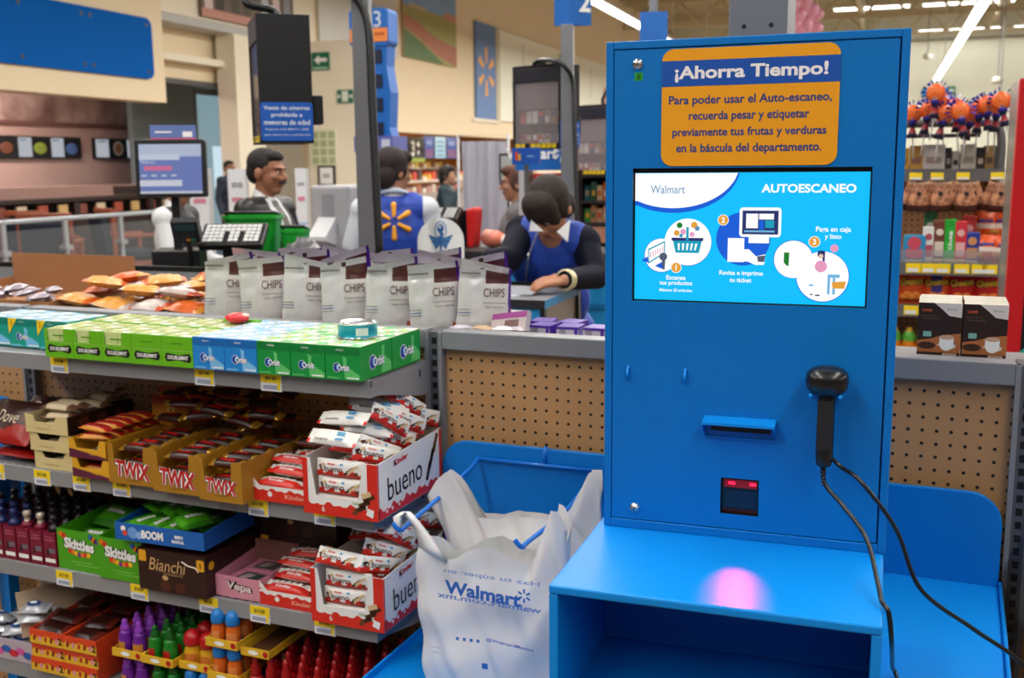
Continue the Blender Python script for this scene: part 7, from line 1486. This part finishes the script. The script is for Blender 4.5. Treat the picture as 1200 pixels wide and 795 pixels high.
    for x in (-.029, .029): b.ball((x, -.079, .008), .0115, mat('#e6ddd4', .3), n=12, sy=.55, sz=.62); b.ball((x, -.0845, .008), .0055, mat('#1c100a', .2), n=10, sy=.5); b.tube([(x-.013, -.0835, .0135), (x, -.088, .0155), (x+.013, -.0825, .0125)], .0022, mat('#8a5a44', .5), n=6)
    b.build('eyes', t)
    b = MB(S)
    for x in (-1, 1): b.tube([(x*.014, -.090, .027), (x*.030, -.088, .032), (x*.046, -.074, .027)], [.0035, .004, .002], mat(hair or '#2a1a12', .6), n=6)
    b.tube([(-.022, -.0905, -.0565), (0, -.0945, -.0555), (.022, -.0905, -.0565)], .0022, mat('#7a3a30', .5), n=6); b.build('brows_and_mouth', t)
    if moustache:
        b = MB(S); b.tube([(-.030, -.083, -.050), (-.016, -.095, -.043), (0, -.099, -.040), (.016, -.095, -.043), (.030, -.083, -.050)], [.004, .008, .0075, .008, .004], mat('#15100d', .6), n=8); b.build('moustache', t)
    if glasses:
        b = MB(S); fm = mat('#2a2224', .3)
        for x in (-.03, .03): b.tube([(x+.021*math.cos(a), -.096, .006+.017*math.sin(a)) for a in [2*math.pi*i/18 for i in range(18)]], .0018, fm, n=6, closed=True)
        b.tube([(-.009, -.097, .01), (.009, -.097, .01)], .0018, fm, n=6); [b.tube([(x*.051, -.095, .010), (x*.076, .0, .012), (x*.078, .03, .0)], .0016, fm, n=6) for x in (-1, 1)]; b.build('glasses', t)
    return t
_n = [0]
def name_id(): _n[0] += 1; return '_%d' % _n[0]
def hair_short(b, S): ell(b, (0, .026, .046), (.081, .095, .082), S); ell(b, (0, .068, -.0), (.066, .050, .07), S); ell(b, (0, -.028, .085), (.062, .052, .034), S)
def hair_full(b, S):
    ell(b, (0, .028, .046), (.086, .099, .088), S); ell(b, (0, .060, -.025), (.076, .062, .080), S); ell(b, (.062, .015, .015), (.024, .05, .06), S); ell(b, (-.062, .015, .015), (.024, .05, .06), S); ell(b, (0, -.035, .088), (.07, .06, .04), S)
def hair_fringe(b, S):
    hair_full(b, S); ell(b, (0, -.040, .058), (.078, .060, .066), S); ell(b, (.045, -.048, .022), (.030, .034, .052), S); ell(b, (-.045, -.048, .022), (.030, .034, .052), S); ell(b, (0, -.066, .030), (.046, .026, .040), S)
    rnd = random.Random(3)
    for i in range(26):                                     # locks hanging over the forehead
        x = -.062+.124*i/25; c = Vector((x, -.088+abs(x)*.45, .040)); cap(b, S @ c, .010, S @ (c+Vector((rnd.uniform(-.006, .006), .006, -.038-rnd.uniform(0, .016)))), .005, 8)
def hair_bob(b, S): hair_full(b, S); ell(b, (0, .07, -.05), (.07, .05, .06), S)
def place(px, py, d, rz): p = s_d(px, py, d); return ST @ T((p[0], p[1], 0)) @ RZ(rz), p
def topz(px, py, d): return s_d(px, py, d)[2]
JK = mat('#121213', .42, noise=.15, scale=6); SHW = mat('#d6d6d8', .6); TIE = mat('#5a5750', .55, noise=.2, scale=40); NV = mat('#080c20', .75, noise=.08, spec=.2); RB = mat('#1740a8', .6, noise=.06)
# moustached man in a dark jacket
M, p = place(310, 180, 5.5, 88); h = p[2]/.99; J = stand(h, dict(elL=(.25, -.02, 1.12), elR=(-.25, -.02, 1.12), wrL=(.16, -.24, 1.06), wrR=(-.16, -.24, 1.06)))
def jk(c):
    k = J['k']; z = c[2]/k; x = c[0]/k; y = c[1]/k
    if y < -.03 and 1.02 < z < 1.50:
        wv_ = .006+.062*(z-1.02)/.46
        if abs(x) < .026 and z < 1.44: return 2
        if abs(x) < wv_: return 1
    if z > 1.462 and abs(x) < .09: return 1
    return 0
person(J, 'man with moustache in black jacket, white shirt and grey tie, looking right', M, '#9c674c', '#120d0b', '#1c1b1c', '#20242c', RZ(4) @ RX(6), .008, moustache=True, topmat=([JK, SHW, TIE], jk), belly=.035, w=1.12, hands={'L': (Vector((-.1, -.9, .1)), Vector((.2, 0, 1)), 40, -1), 'R': (Vector((.1, -.9, .1)), Vector((-.2, 0, 1)), 40, 1)})
# cashier with the spark on the back of the vest
M, p = place(461, 180, 5.5, 203); h = p[2]/.99; J = stand(h, dict(elL=(.25, -.02, 1.13), elR=(-.25, -.02, 1.13), wrL=(.16, -.24, 1.08), wrR=(-.16, -.24, 1.08)))
t = person(J, 'cashier seen from behind in blue vest with yellow spark and white sleeves', M, '#a8755a', '#1c1110', '#cfd3dc', '#1c2233', RZ(-48) @ RX(10), .008, sleeves='short', vest=RB, hairfn=hair_full, collar='#aab6cc')
b = MB(); k = J['k']; c = Vector((0, .150, 1.335))*k
for q in range(6):
    a = math.pi/2+q*math.pi/3; d0, d1 = Vector((math.cos(a)*.030, 0, math.sin(a)*.030)), Vector((math.cos(a)*.085, 0, math.sin(a)*.085))
    n = Vector((-math.sin(a), 0, math.cos(a))); off = lambda v: Vector((v.x, -.35*(v.x**2)*8-.02*abs(v.z)-.25*(max(0, v.z)**2)*6, v.z))
    cap(b, c+off(d0), .009, c+off(d1), .0145, 10)
b.mats = [SUNY]; o = b.build('spark_emblem', t)
# woman with glasses and grey hoodie
M, p = place(607, 198, 6.55, -78); h = p[2]/.99; J = stand(h, dict(elL=(.22, -.03, 1.12), elR=(-.22, -.03, 1.12), wrL=(.13, -.25, 1.12), wrR=(-.13, -.27, 1.10)))
GH = mat('#6d6a6c', .8, noise=.15, scale=30); person(J, 'woman with glasses and short brown hair in grey hoodie, facing left', M, '#b07c60', '#4a2c20', '#6d6a6c', '#2a2c38', RX(3), .008, glasses=True, hairfn=hair_full, topmat=([GH, mat('#1a1c24', .7)], lambda c: 1 if c[1] > .085 and c[2] > 1.2 else 0))
# front cashier bending over the stand (world joints measured)
def front_cashier():
    A = lambda px, py, d: SI @ at_depth(px, py, d); x0, x1, y0, y1, zt_ = POD
    J = dict(k=.97); J['neck'] = A(647, 268, 4.217); J['head'] = A(644, 246, 4.112); J['chest'] = A(643, 300, 4.334); J['pelvis'] = A(650, 392, 4.602); J['shR'] = A(612, 272, 4.287); J['shL'] = A(684, 284, 4.217); J['elR'] = A(597, 304, 4.101); J['wrR'] = A(573, 304, 3.961)
    J['elL'] = A(699, 324, 4.136); J['wrL'] = A(663, 328, 3.897); P = J['pelvis']; ax = (J['shL']-J['shR']); ax.z = 0; ax.normalize(); fw = Vector((ax.y, -ax.x, 0))
    for s_, sg in (('L', 1), ('R', -1)):
        J['hip'+s_] = P+ax*.085*sg-Vector((0, 0, .05)); J['kn'+s_] = P+ax*.09*sg-Vector((0, 0, .46))+fw*.02; J['an'+s_] = Vector((P.x+ax.x*.1*sg, P.y+ax.y*.1*sg, .08))
    for q in list(J):
        if q != 'k': J[q] = Vector(J[q])
    HMx = RZ(-16) @ RX(46)
    t = person(J, 'cashier bending over papers in blue vest, navy sleeves and white collar', ST, '#b27a5c', '#1a0d08', '#141a30', '#1a1d28', HMx, .006, vest=RB, hairfn=hair_fringe, topmat=([NV], lambda c: 0), hands={'R': (Vector((-.25, -.35, -.9)), Vector((-.4, -.8, .3)), 30, -1), 'L': (Vector((-.92, -.30, -.10)), Vector((-.1, -.45, .9)), 28, 1)}, w=.96)
    wm = mat('#dfe0e4', .6)
    for (a, c, d) in ((A(622, 258, 4.05), A(636, 271, 3.99), A(620, 271, 4.05)), (A(667, 259, 4.03), A(652, 272, 3.96), A(664, 284, 4.0))):
        b = MB(); nn = (c-a).cross(d-a).normalized()*.006; b.add([a, c, d, a+nn, c+nn, d+nn], [(0, 2, 1), (3, 4, 5), (0, 1, 4, 3), (1, 2, 5, 4), (2, 0, 3, 5)], wm); b.build('collar', t)
    b = MB(); b.tube([A(632, 268, 4.043), A(619, 300, 4.142), A(616, 336, 4.264)], .004, mat('#8f9ab8', .3, .5), n=6); b.tube([A(620, 297, 4.112), A(618, 304, 4.124)], .006, STEEL, n=6); b.build('zipper', t)
    b = MB(); c = A(657, 328, 3.897); d = (J['wrL']-J['elL']).normalized(); Mx = T(J['wrL']-d*.005) @ d.to_track_quat('Z', 'Y').to_matrix().to_4x4(); b.lathe([(.036, -.018), (.039, -.012), (.039, .012), (.036, .018), (.033, .018), (.033, -.018), (.036, -.018)], mat('#d8cba0', .35, .2), Mx, 24)
    tag(b.build('bracelet', t), 'wide cream bracelet')
front_cashier()
# small figures farther off
M, p = place(268, 190, 17, 70); J = stand(p[2]/.99); person(J, 'distant man in dark blue suit between the white advert panels', M, '#9c6a50', '#15100e', '#152036', '#121a2a', None, .014)
M, p = place(523, 197, 12.8, 100); J = stand(p[2]/.99, dict(elR=(-.24, -.05, 1.15), wrR=(-.12, -.2, 1.42))); person(J, 'distant woman in dark teal jacket with hair tied back by the food counter', M, '#b08468', '#17100e', '#17323c', '#1a1c22', None, .014, hairfn=hair_bob)
M, p = place(206, 215, 6.3, 100); J = stand(1.60, dict(elL=(.24, -.06, 1.10), elR=(-.24, -.06, 1.10), wrL=(.20, -.30, 1.06), wrR=(-.16, -.30, 1.06)))
person(J, 'person in white shirt and dark waistcoat partly hidden behind the customer monitor', M, '#a8755a', '#17100e', '#d8d8da', '#17181c', RX(14), .010, topmat=([mat('#d8d8da', .65), mat('#17181a', .6)], lambda c: 1 if c[1] < .0 and abs(c[0]) < .17 and c[2] < 1.4 else 0))
# ------------------------------------------------------------------ the snack rack, lollipops, cooler and balloons at the right
YR = 4.6
def rp(px, py, dy=0): q = s_y(px, py, YR+dy); return q
RKM = mat('#6c6a6c', .45, .3); RKD = mat('#4c4a4c', .5, .2)
xa, xb = rp(985, 300)[0], rp(1176, 300)[0]
zs = [rp(1100, 409)[2]-.06, rp(1100, 358)[2], rp(1100, 308)[2], rp(1100, 200)[2]]
t = thing('snack_rack', 'grey snack rack with pegboard back right of the kiosk', 'rack', tuple(s2w(xa, YR)), TH); w = xb-xa
PEG2 = pegboard_mat('pegboard_rack', '#a9754a', '#b57f52', 0, 0, pitch=.0254, r=.004)
b = MB(); b.box(0, w, .36, .375, .3, zs[3]+.02, PEG2); b.build('back_panel', t)
for z, d0 in ((zs[0], -.02), (zs[1], -.04), (zs[2], -.06), (zs[3], .16)):
    b = MB(); b.box(0, w, d0, .36, z-.02, z, RKD); b.box(0, w, d0-.008, d0, z-.045, z+.006, RKM); sh_ = b.build('shelf', t)
    if z in (zs[1], zs[2]):
        for px in ((1070, 1088, 1104, 1126, 1146, 1158) if z == zs[2] else (1070, 1088)):
            x = rp(px, 310)[0]-xa; b = MB(); b.box(x-.028, x+.028, d0-.011, d0-.008, z-.036, z+.002, YEL); b.rect(x-.022, x+.018, z-.032, z-.018, TAGW, front(0, d0-.011, 0), z=.001); b.build('price_tag', sh_)
for x in (0, w-.035): b = MB(); b.box(x, x+.035, .34, .375, 0, zs[3]+.10, RKD); b.build('upright', t)
b = MB(); ztop = rp(1100, 143)[2]; b.tube(spline([(0, .2, ztop), (w-.08, .2, ztop), (w-.03, .2, ztop-.02), (w-.015, .2, ztop-.09), (w-.015, .2, zs[3])], 8), .017, RKM, n=10); b.build('top_bar', t)
b = MB(); b.box(0, w, -.05, .4, 0, .12, RKD); b.build('base', t)
b = MB(); b.box(.0, w, -.062, -.058, zs[2]+.0, zs[2]+.055, mat('#9a9aa2', .2, alpha=.3, noise=0)); b.build('front_fence', t)
def at_rack(px, dy, z): return s2w(rp(px, 300, dy)[0], YR+dy, z)
# cheese puff bags
CO = mat('#e0521a', .3, noise=.06); CR_ = mat('#c8201c', .3, noise=.06); CPU = mat('#4a3a8e', .3, noise=.06); CPY = mat('#e8b81c', .35)
def puff(m, m2, split):
    b = MB(front(0, 0, 0)); h = pillow(b, .155, .108, .046, lambda u, v, tp: (m2 if split and u_split(u, v) else m), nx=12, ny=10, wr=.002, pw=2.3, M=RZ(90)); nz = lambda x, y: h(y, -x)
    b.text('Cheetos', .030, BLACK, x=.002, y=.020, z=.0035, w=.098, bold=.10, fn=nz, rot=.12); b.text('Cheetos', .028, CPY, x=.0, y=.022, z=.0055, w=.092, bold=.03, fn=nz, rot=.12)
    for k_ in range(5): b.ball((-.03+.016*k_, -.045+.012*(k_ % 2), nz(-.03+.016*k_, -.04)+.001), .013, mat('#e8842a', .6, noise=.2), sz=.35, sx=1.4)
    b.poly([(-.05, -.068), (.05, -.068), (.05, -.050), (-.05, -.058)], m2, z=.004); return Kind.of('cheese_puff_bag', 'snack bag', (None, b))
def u_split(u, v): return abs(v) < .35
KP = [puff(CO, mat('#b83a14', .3), False), puff(CO, CPU, True), puff(CR_, mat('#e0521a', .3), False)]
for i, (px, kd, lab) in enumerate(((1070, 0, 'orange cheese puff bag on the rack, leftmost of the bag row'), (1099.5, 1, 'orange and purple cheese puff bag, second on the rack'), (1129, 2, 'red cheese puff bag behind the gap of the coffee box columns'), (1160, 2, 'red cheese puff bag at the right end of the bag row'))):
    for r_ in range(2): KP[kd].place(T(at_rack(px, .02+.07*r_, zs[1]+.0745)) @ RZ(math.degrees(TH)+j(2)) @ Matrix.Scale(.94, 4), lab if r_ == 0 else lab.replace('cheese puff bag', 'cheese puff bag (rear one)'), 'cheese puff bags')
    # juice pouches on the lower shelf
JB = MB(); JB.lathe([(.026, 0), (.03, .005), (.03, .06), (.024, .085), (.028, .10), (.018, .125), (.012, .13), (.012, .14), (0, .142)], [mat('#e0801c', .3)]*3+[mat('#58a838', .3)]*2+[mat('#e8b83c', .3)]*3, n=14); KJ = Kind.of('juice_bottle', 'bottle', (None, JB))
for i, px in enumerate((1036, 1053, 1070, 1087)): KJ.place(T(at_rack(px, .02, zs[0]+.001)), 'small orange and green juice bottle on the lower rack shelf, %s from left' % ORD[i], 'juice bottles')
# biscuits row
def pack(w_, h_, d_, m, m2, lab, px, dy, cat='biscuit pack', round_=False, txt=None):
    b = MB()
    if round_:
        b.M = front(0, 0, h_/2); hh = pillow(b, h_, w_, d_, lambda u, v, tp: m2 if abs(u) < .25 else m, nx=10, ny=8, wr=.001, pw=2.4, M=RZ(90), crimp=.006)
        for q in range(3): b.ball((-.025+.025*q, -.02, .014), .016, mat('#c9843a', .6, noise=.2), sz=.6)
        b.ball((0, .018, .02), .022, mat('#2a3a8a', .4), sz=.2, sx=1.4, sy=.5)
    else:
        b.plate(rrect(-w_/2, w_/2, 0, h_, min(w_, h_)*.12), d_, m, front(0, d_/2, 0)); F = front(0, -d_/2, 0); b.rect(-w_*.36, w_*.36, h_*.16, h_*.50, m2, F, z=.001); b.disc(w_*.30, m2, F, z=.0014, cx=0, cy=h_*.72); b.rect(-w_*.4, w_*.4, h_*.03, h_*.10, mat('#d9c49a', .5), F, z=.001)
        if txt: b.text(txt, w_*.28, WHITE, F, x=0, y=h_*.52, z=.002, w=h_*.42, bold=.03, rot=math.pi/2)
    o = tag(b.build('biscuit_pack', bevel=.004 if not round_ else 0), lab, cat); o.matrix_world = T(at_rack(px, dy, zs[2]+.001)) @ RZ(math.degrees(TH)+j(3)); return o
z2 = lambda py: rp(1100, py)[2]-zs[2]
pack(.085, z2(276), .05, mat('#2a8ab8', .35), mat('#c9485a', .4), 'light blue biscuit pack at the left of the biscuit shelf', 1071, .0)
pack(.045, z2(266), .045, mat('#d8d6d2', .35), mat('#b04a5a', .4), 'slim white biscuit pack next to the light blue one', 1087, .0); pack(.05, z2(250), .045, mat('#3a7a4a', .35), mat('#c9c4b8', .4), 'green and white pack standing behind the slim white pack', 1088, .10)
pack(.046, z2(258), .045, mat('#6d3a2a', .35), mat('#d8c8b8', .4), 'brown and white tall biscuit pack on the rack', 1099, .0); pack(.048, z2(257), .045, mat('#1f9a2c', .35), mat('#2fb03a', .4), 'bright green tall biscuit pack on the rack', 1112, .0, txt='Chokis'); pack(.046, z2(259), .045, mat('#c9303a', .35), mat('#e0a8a8', .4), 'red and pink tall biscuit pack on the rack', 1124, .0)
pack(.055, z2(272), .04, mat('#24388e', .35), mat('#c98a5a', .4), 'dark blue biscuit pack right of the red tall one', 1138, .0); pack(.05, z2(254), .04, mat('#b9302a', .35), mat('#d9a0a0', .4), 'small red pack standing behind the dark blue pack', 1134, .10)
OG2 = mat('#d9521c', .3, noise=.06); OGW = mat('#e8d8cc', .35)
pack(.09, .115, .05, OG2, OGW, 'orange cake bag, lower left of four at the right end of the shelf', 1156, .0, 'cake bag', True); pack(.09, .112, .05, OG2, OGW, 'orange cake bag, lower right of four at the right end of the shelf', 1178, -.02, 'cake bag', True)
for i, px in enumerate((1152, 1174)):
    o = pack(.09, .115, .05, OG2, OGW, 'orange cake bag, upper %s of four at the right end' % ('left', 'right')[i], px, .14, 'cake bag', True); o.location.z += .085
    b = MB(); b.box(-.036, .036, -.03, .03, 0, .084, mat('#7a4a2a', .7)); o2 = tag(b.build('carton_riser', rz=TH), 'small brown carton under the upper %s orange cake bag' % ('left', 'right')[i], 'carton'); o2.location = at_rack(px, .14, zs[2]+.001)
# hanging bags on pegs, yellow tags
HBM = two_tone('brown_treats', '#7a4630', '#c98a62', 40, lo=.35, hi=.65); HBD = mat('#4a2016', .4, noise=.2)
b = MB(front(0, 0, 0)); ys = [(.0, .030), (-.03, .036), (-.08, .050), (-.14, .062), (-.165, .060)]; 
hb_ = MB(front(0, 0, 0)); v = []; f = []; n = 12
prof = [(0, .032, .002), (-.02, .034, .006), (-.05, .040, .014), (-.09, .052, .022), (-.13, .060, .026), (-.155, .058, .018), (-.168, .055, .003)]
for y, wx, dz in prof:
    for i in range(n): a = 2*math.pi*i/n; v.append((wx*math.cos(a), y+.003*math.sin(3*a), dz*math.sin(a)))
for k in range(len(prof)-1):
    for i in range(n): l = (i+1) % n; f.append((k*n+i, (k+1)*n+i, (k+1)*n+l, k*n+l))
f.append(tuple(range(n))); f.append(tuple((len(prof)-1)*n+n-1-i for i in range(n)))
hb_.add(v, f, [HBM if q < 4*n else HBD for q in range(len(f))], None, True); hb_.disc(.013, mat('#2a1a1a', .4), cx=0, cy=-.065, z=.0225, n=14); hb_.rect(-.025, .025, -.015, -.003, mat('#c9a890', .4), z=.007); KHB = Kind.of('treat_bag', 'snack bag', (None, hb_))
zh = rp(1100, 210)[2]
for i, px in enumerate((1073, 1098, 1128, 1168)):
    x = rp(px, 205)[0]-xa; b = MB(); b.tube([(x, .36, zh-.005), (x, -.02, zh-.005), (x, -.03, zh+.004)], .003, STEEL, n=6); b.box(x-.024, x+.024, -.034, -.031, zh-.002, zh+.026, YEL); b.rect(x-.02, x+.02, zh, zh+.007, TAGW, front(0, -.034, 0), z=.001); b.build('peg_hook', t)
    for q, (dx, rz) in enumerate(((0, 0), (-.03, 14), (.03, -14))): KHB.place(T(at_rack(px, .0+.06*q, zh-.012)) @ T((dx*.8, 0, 0)) @ RY(rz*.6) @ RZ(math.degrees(TH)+rz) @ Matrix.Scale(.70, 4), 'brown treat bag on the %s peg from left, %s' % (ORD[i], ('front one', 'left behind', 'right behind')[q]), 'hanging treat bags')
# books / cartons on the top shelf of the rack
for i, (p0, p1, py, c_) in enumerate(((1050, 1066, 172, '#c9922a'), (1067, 1083, 169, '#b98a3a'), (1083, 1110, 168, '#c9c0bc'), (1111, 1118, 172, '#241c1c'), (1119, 1127, 176, '#b9b0a8'), (1129, 1148, 168, '#c9bfae'), (1149, 1158, 172, '#2a2220'), (1159, 1170, 170, '#8a6a3a'))):
    a, c = rp(p0, 195)[0], rp(p1, 195)[0]; z1 = rp(1100, py)[2]; b = MB(); b.box(0, c-a, 0, .12, 0, z1-zs[3]-.003, mat(c_, .5, noise=.06)); b.rect((c-a)*.15, (c-a)*.85, (z1-zs[3])*.25, (z1-zs[3])*.5, mat(('#8a6a2a', '#8a5a4a', '#a08a88', '#8a8078', '#2a2a2a', '#9a8f84', '#b9a890', '#4a3a2a')[i], .5), front(0, 0, 0), z=.001)
    tag(b.build('carton', loc=s2w(a, YR+.20, zs[3]+.001), rz=TH), 'carton on the rack top shelf under the lollipops, %s from left' % ORD[i], 'carton', 'top shelf cartons')
# lollipop bouquets clipped on the top bar
LO = mat('#ee5a14', .35, noise=.08); LB = mat('#2a2a9a', .3, noise=.15); LD = mat('#1c1838', .35, noise=.3, scale=60); LR = mat('#9a1c2a', .4)
def lolly(seed):
    rnd = random.Random(seed); hd = MB(front(0, 0, 0)); v = []; f = []
    hd.ball((0, .02, .02), .052, LO, sz=.5, n=18)
    for q in range(3): hd.tube([((.012+.012*q)*math.cos(a), .02+(.012+.012*q)*math.sin(a), .048-.004*q) for a in [2*math.pi*i/14 for i in range(14)]], .0022, mat('#f09a4a', .4), n=5, closed=True)
    wr = MB(front(0, 0, 0))
    for q in range(11):
        a = math.pi*(q/10)*1.2-.3; r = .05; c = (r*math.cos(a), .02+r*math.sin(a)); wr.add([(c[0]*.8, .02+(c[1]-.02)*.8, .03), (c[0]+rnd.uniform(.01, .03)*math.cos(a-.3), c[1]+.028*math.sin(a-.3), .02+rnd.uniform(-.02, .02)), (c[0]+.03*math.cos(a+.2), c[1]+rnd.uniform(.01, .035)*math.sin(a+.2), .0+rnd.uniform(0, .03)), (c[0]*.7, .02+(c[1]-.02)*.9, .0)], [(0, 1, 2, 3)], LB)
    wr.lathe([(.030, -.0), (.024, -.035), (.012, -.06), (.022, -.09), (.030, -.12), (.004, -.118)], [LB, LD, LR, LD, LD], T((0, .0, .015)) @ RX(-90) if False else Matrix(((1, 0, 0, 0), (0, 0, 1, 0), (0, -1, 0, .015), (0, 0, 0, 1))), 9)
    st = MB(front(0, 0, 0)); st.tube([(rnd.uniform(-.008, .008), -.06, .012), (rnd.uniform(-.02, .02), -.24, .01)], .0042, mat('#d9d4d2', .4), n=7)
    return Kind.of('lollipop', 'lollipop', ('candy', hd), ('wrapper', wr), ('stick', st))
KLO = [lolly(i) for i in range(3)]
zl = rp(1100, 128)[2]
spots = [(1062, 132, .15), (1078, 128, .165), (1092, 118, .17), (1094, 134, .15), (1110, 125, .165), (1115, 131, .15), (1128, 134, .155), (1137, 126, .17), (1144, 123, .165), (1156, 124, .15), (1160, 119, .17), (1086, 110, .18)]
for i, (px, py, dy) in enumerate(spots):
    z = rp(px, py)[2]; KLO[i % 3].place(T(at_rack(px, dy-.02-.055*(i % 3), z-.015)) @ RZ(math.degrees(TH)+j(25)) @ RY(j(14)) @ Matrix.Scale(.70, 4), 'orange lollipop in blue wrapper on the rack top, %s from left' % ORD[i], 'orange lollipops')
b = MB(); zc_ = rp(1100, 150)[2]; b.box(0, w-.1, .150, .183, zc_-.035, zc_-.02, RKD); b.build('lollipop_holder', t)
# red drinks cooler at the right edge
YC = 3.05; qa = s_y(1183, 300, YC); zc0 = s_y(1197, 92, YC)[2]
t = thing('drinks_cooler', 'red fronted drinks cooler with grey side at the right edge', 'cooler', tuple(s2w(qa[0], YC)), TH); RC = mat('#c4161c', .35, noise=.03)
b = MB(); b.box(0, .62, .03, .24, 0, zc0, {'*': RC, 'left': mat('#8d8c88', .25, .5, noise=.08, scale=4), 'back': GREY}); b.build('cabinet', t, bevel=.006)
b = MB(); b.box(-.004, .04, -.012, .03, .1, zc0, RC); b.box(.04, .62, -.012, .03, zc0-.22, zc0, RC); b.box(.58, .62, -.012, .03, .1, zc0-.22, RC); b.box(.04, .58, -.012, .03, .1, .3, RC); b.build('front_frame', t, bevel=.004)
b = MB(); b.box(.04, .58, .0, .02, .3, zc0-.22, mat('#20262a', .08)); b.poly([(.012, s_y(1196, 416, YC)[2]-.01), (.09, s_y(1196, 416, YC)[2]-.01), (.09, s_y(1196, 392, YC)[2])], mat('#1a9a86', .5), front(0, -.0125, 0), z=.001); b.build('door', t)
# slotted upright and shelf products right of the kiosk bay
shelf('short grey shelf right of the kiosk bay, beyond the slotted upright', .70, .160, 1.25, [])
shelf('upper short grey shelf beyond the slotted upright at the right edge', .955, .160, 1.25, [])
KGY = MB(); pillow(KGY, .16, .11, .03, lambda u, v, tp: (mat('#b8281c', .35) if u < .2 else mat('#d8b01c', .35)) if tp else mat('#3a5a1c', .35), nx=12, ny=8, wr=.002, pw=2.4); KGY.ball((.02, .0, .014), .022, mat('#3a7a1c', .4), sz=.2); KGYK = Kind.of('snack_pouch', 'snack bag', (None, KGY))
for i in range(6): KGYK.place(Rm((.225+.125*(i % 3), 1.875+.07*(i//3), .70+.085), 78, 0, 0) @ RZ(90), 'red and yellow snack pouch beyond the slotted upright, %s' % ('front left', 'front middle', 'front right', 'rear left', 'rear middle', 'rear right')[i], 'pouches beyond the upright')
# balloons, far wall bits
PKB = mat('#f0a8c4', .25, noise=.03); c0 = s_d(942, 20, 20)
bp_ = [(928, 8), (944, 2), (936, 18), (952, 12), (929, 26), (945, 28), (957, 18), (938, 36), (956, 34), (932, -8), (950, -10)]
for i, (px, py) in enumerate(bp_):
    c = s_d(px, py, 19+.29*i); t_ = thing('balloon', 'pink balloon of the bunch hanging behind the steel post', 'balloon', tuple(s2w(*c)), 0, 'pink balloon bunch'); b = MB(); b.lathe([(0, -.17), (.02, -.165), (.018, -.15), (.06, -.11), (.11, -.04), (.13, .03), (.12, .09), (.08, .13), (.03, .15), (0, .152)], PKB, RY(j(30)), 18); b.build('skin', t_); b = MB(); b.tube([(0, 0, .15), (0, 0, 7.78-c[2])], .006, WHITE, n=5); b.build('string', t_)
def far(px0, px1, py0, py1, Y=49.9):
    p, q = s_y(px0, py1, Y), s_y(px1, py0, Y); return p, q
p, q = far(1080, 1110, 103, 114); b = MB(ST @ front(p[0], 49.95, p[2])); b.plate([(0, 0), (q[0]-p[0], 0), (q[0]-p[0], q[2]-p[2]), (0, q[2]-p[2])], .05, mat('#1a80c8', .5)); b.text('Salida', .18, mat('#9ac4e4', .5), x=(q[0]-p[0])*.5, y=(q[2]-p[2])*.5, z=.052) if False else None; tag(b.build('wall_sign'), 'small plain blue sign on the far wall above the lollipops', 'sign')
p, q = far(1110, 1120, 101, 111); b = MB(ST @ front(p[0], 49.95, p[2])); w_, h_ = q[0]-p[0], q[2]-p[2]; b.plate([(0, 0), (w_, 0), (w_, h_), (0, h_)], .05, mat('#0a7a4c', .5)); b.poly([(w_*.15, h_*.5), (w_*.45, h_*.85), (w_*.45, h_*.62), (w_*.85, h_*.62), (w_*.85, h_*.38), (w_*.45, h_*.38), (w_*.45, h_*.15)][::-1], WHITE, z=.052); tag(b.build('exit_sign'), 'tiny green exit sign on the far wall beside the plain blue sign', 'sign')
for i, py in enumerate((44.5, 53)):
    p, q = far(930, 1300, py-.6, py+.6); b = MB(ST); b.tube([(p[0], 49.8, p[2]), (q[0], 49.8, p[2])], .045, mat('#8f8a7a', .5), n=6); tag(b.build('wall_pipe'), '%s thin pipe running along the far wall under the roof trusses' % ('upper', 'lower')[i], 'pipe')
for i, (px, py, d) in enumerate(((1087, 65, 30), (1169, 93, 26), (1172, 113, 24))):
    c = s_d(px, py, d); b = MB(T(tuple(s2w(*c)))); b.lathe([(0, -.12), (.10, -.10), (.14, 0), (.05, .06), (.012, .08)], mat('#b9b4a8', .4), n=14); b.tube([(0, 0, .07), (0, 0, 7.78-c[2])], .012, GREY, n=5); tag(b.build('ceiling_fixture'), 'small hanging ceiling fixture on a wire, %s from left' % ORD[i], 'ceiling fixture')
settle([o for o in COL.objects if o.name.startswith('lollipop') and o.parent is None and o.get('label')], named('grey snack rack'), d=tuple(s2w(0, -1)), step=.012, n=14)
settle([o for o in COL.objects if o.name.startswith('treat_bag')], [], d=tuple(s2w(0, 1)), step=.006, n=14)
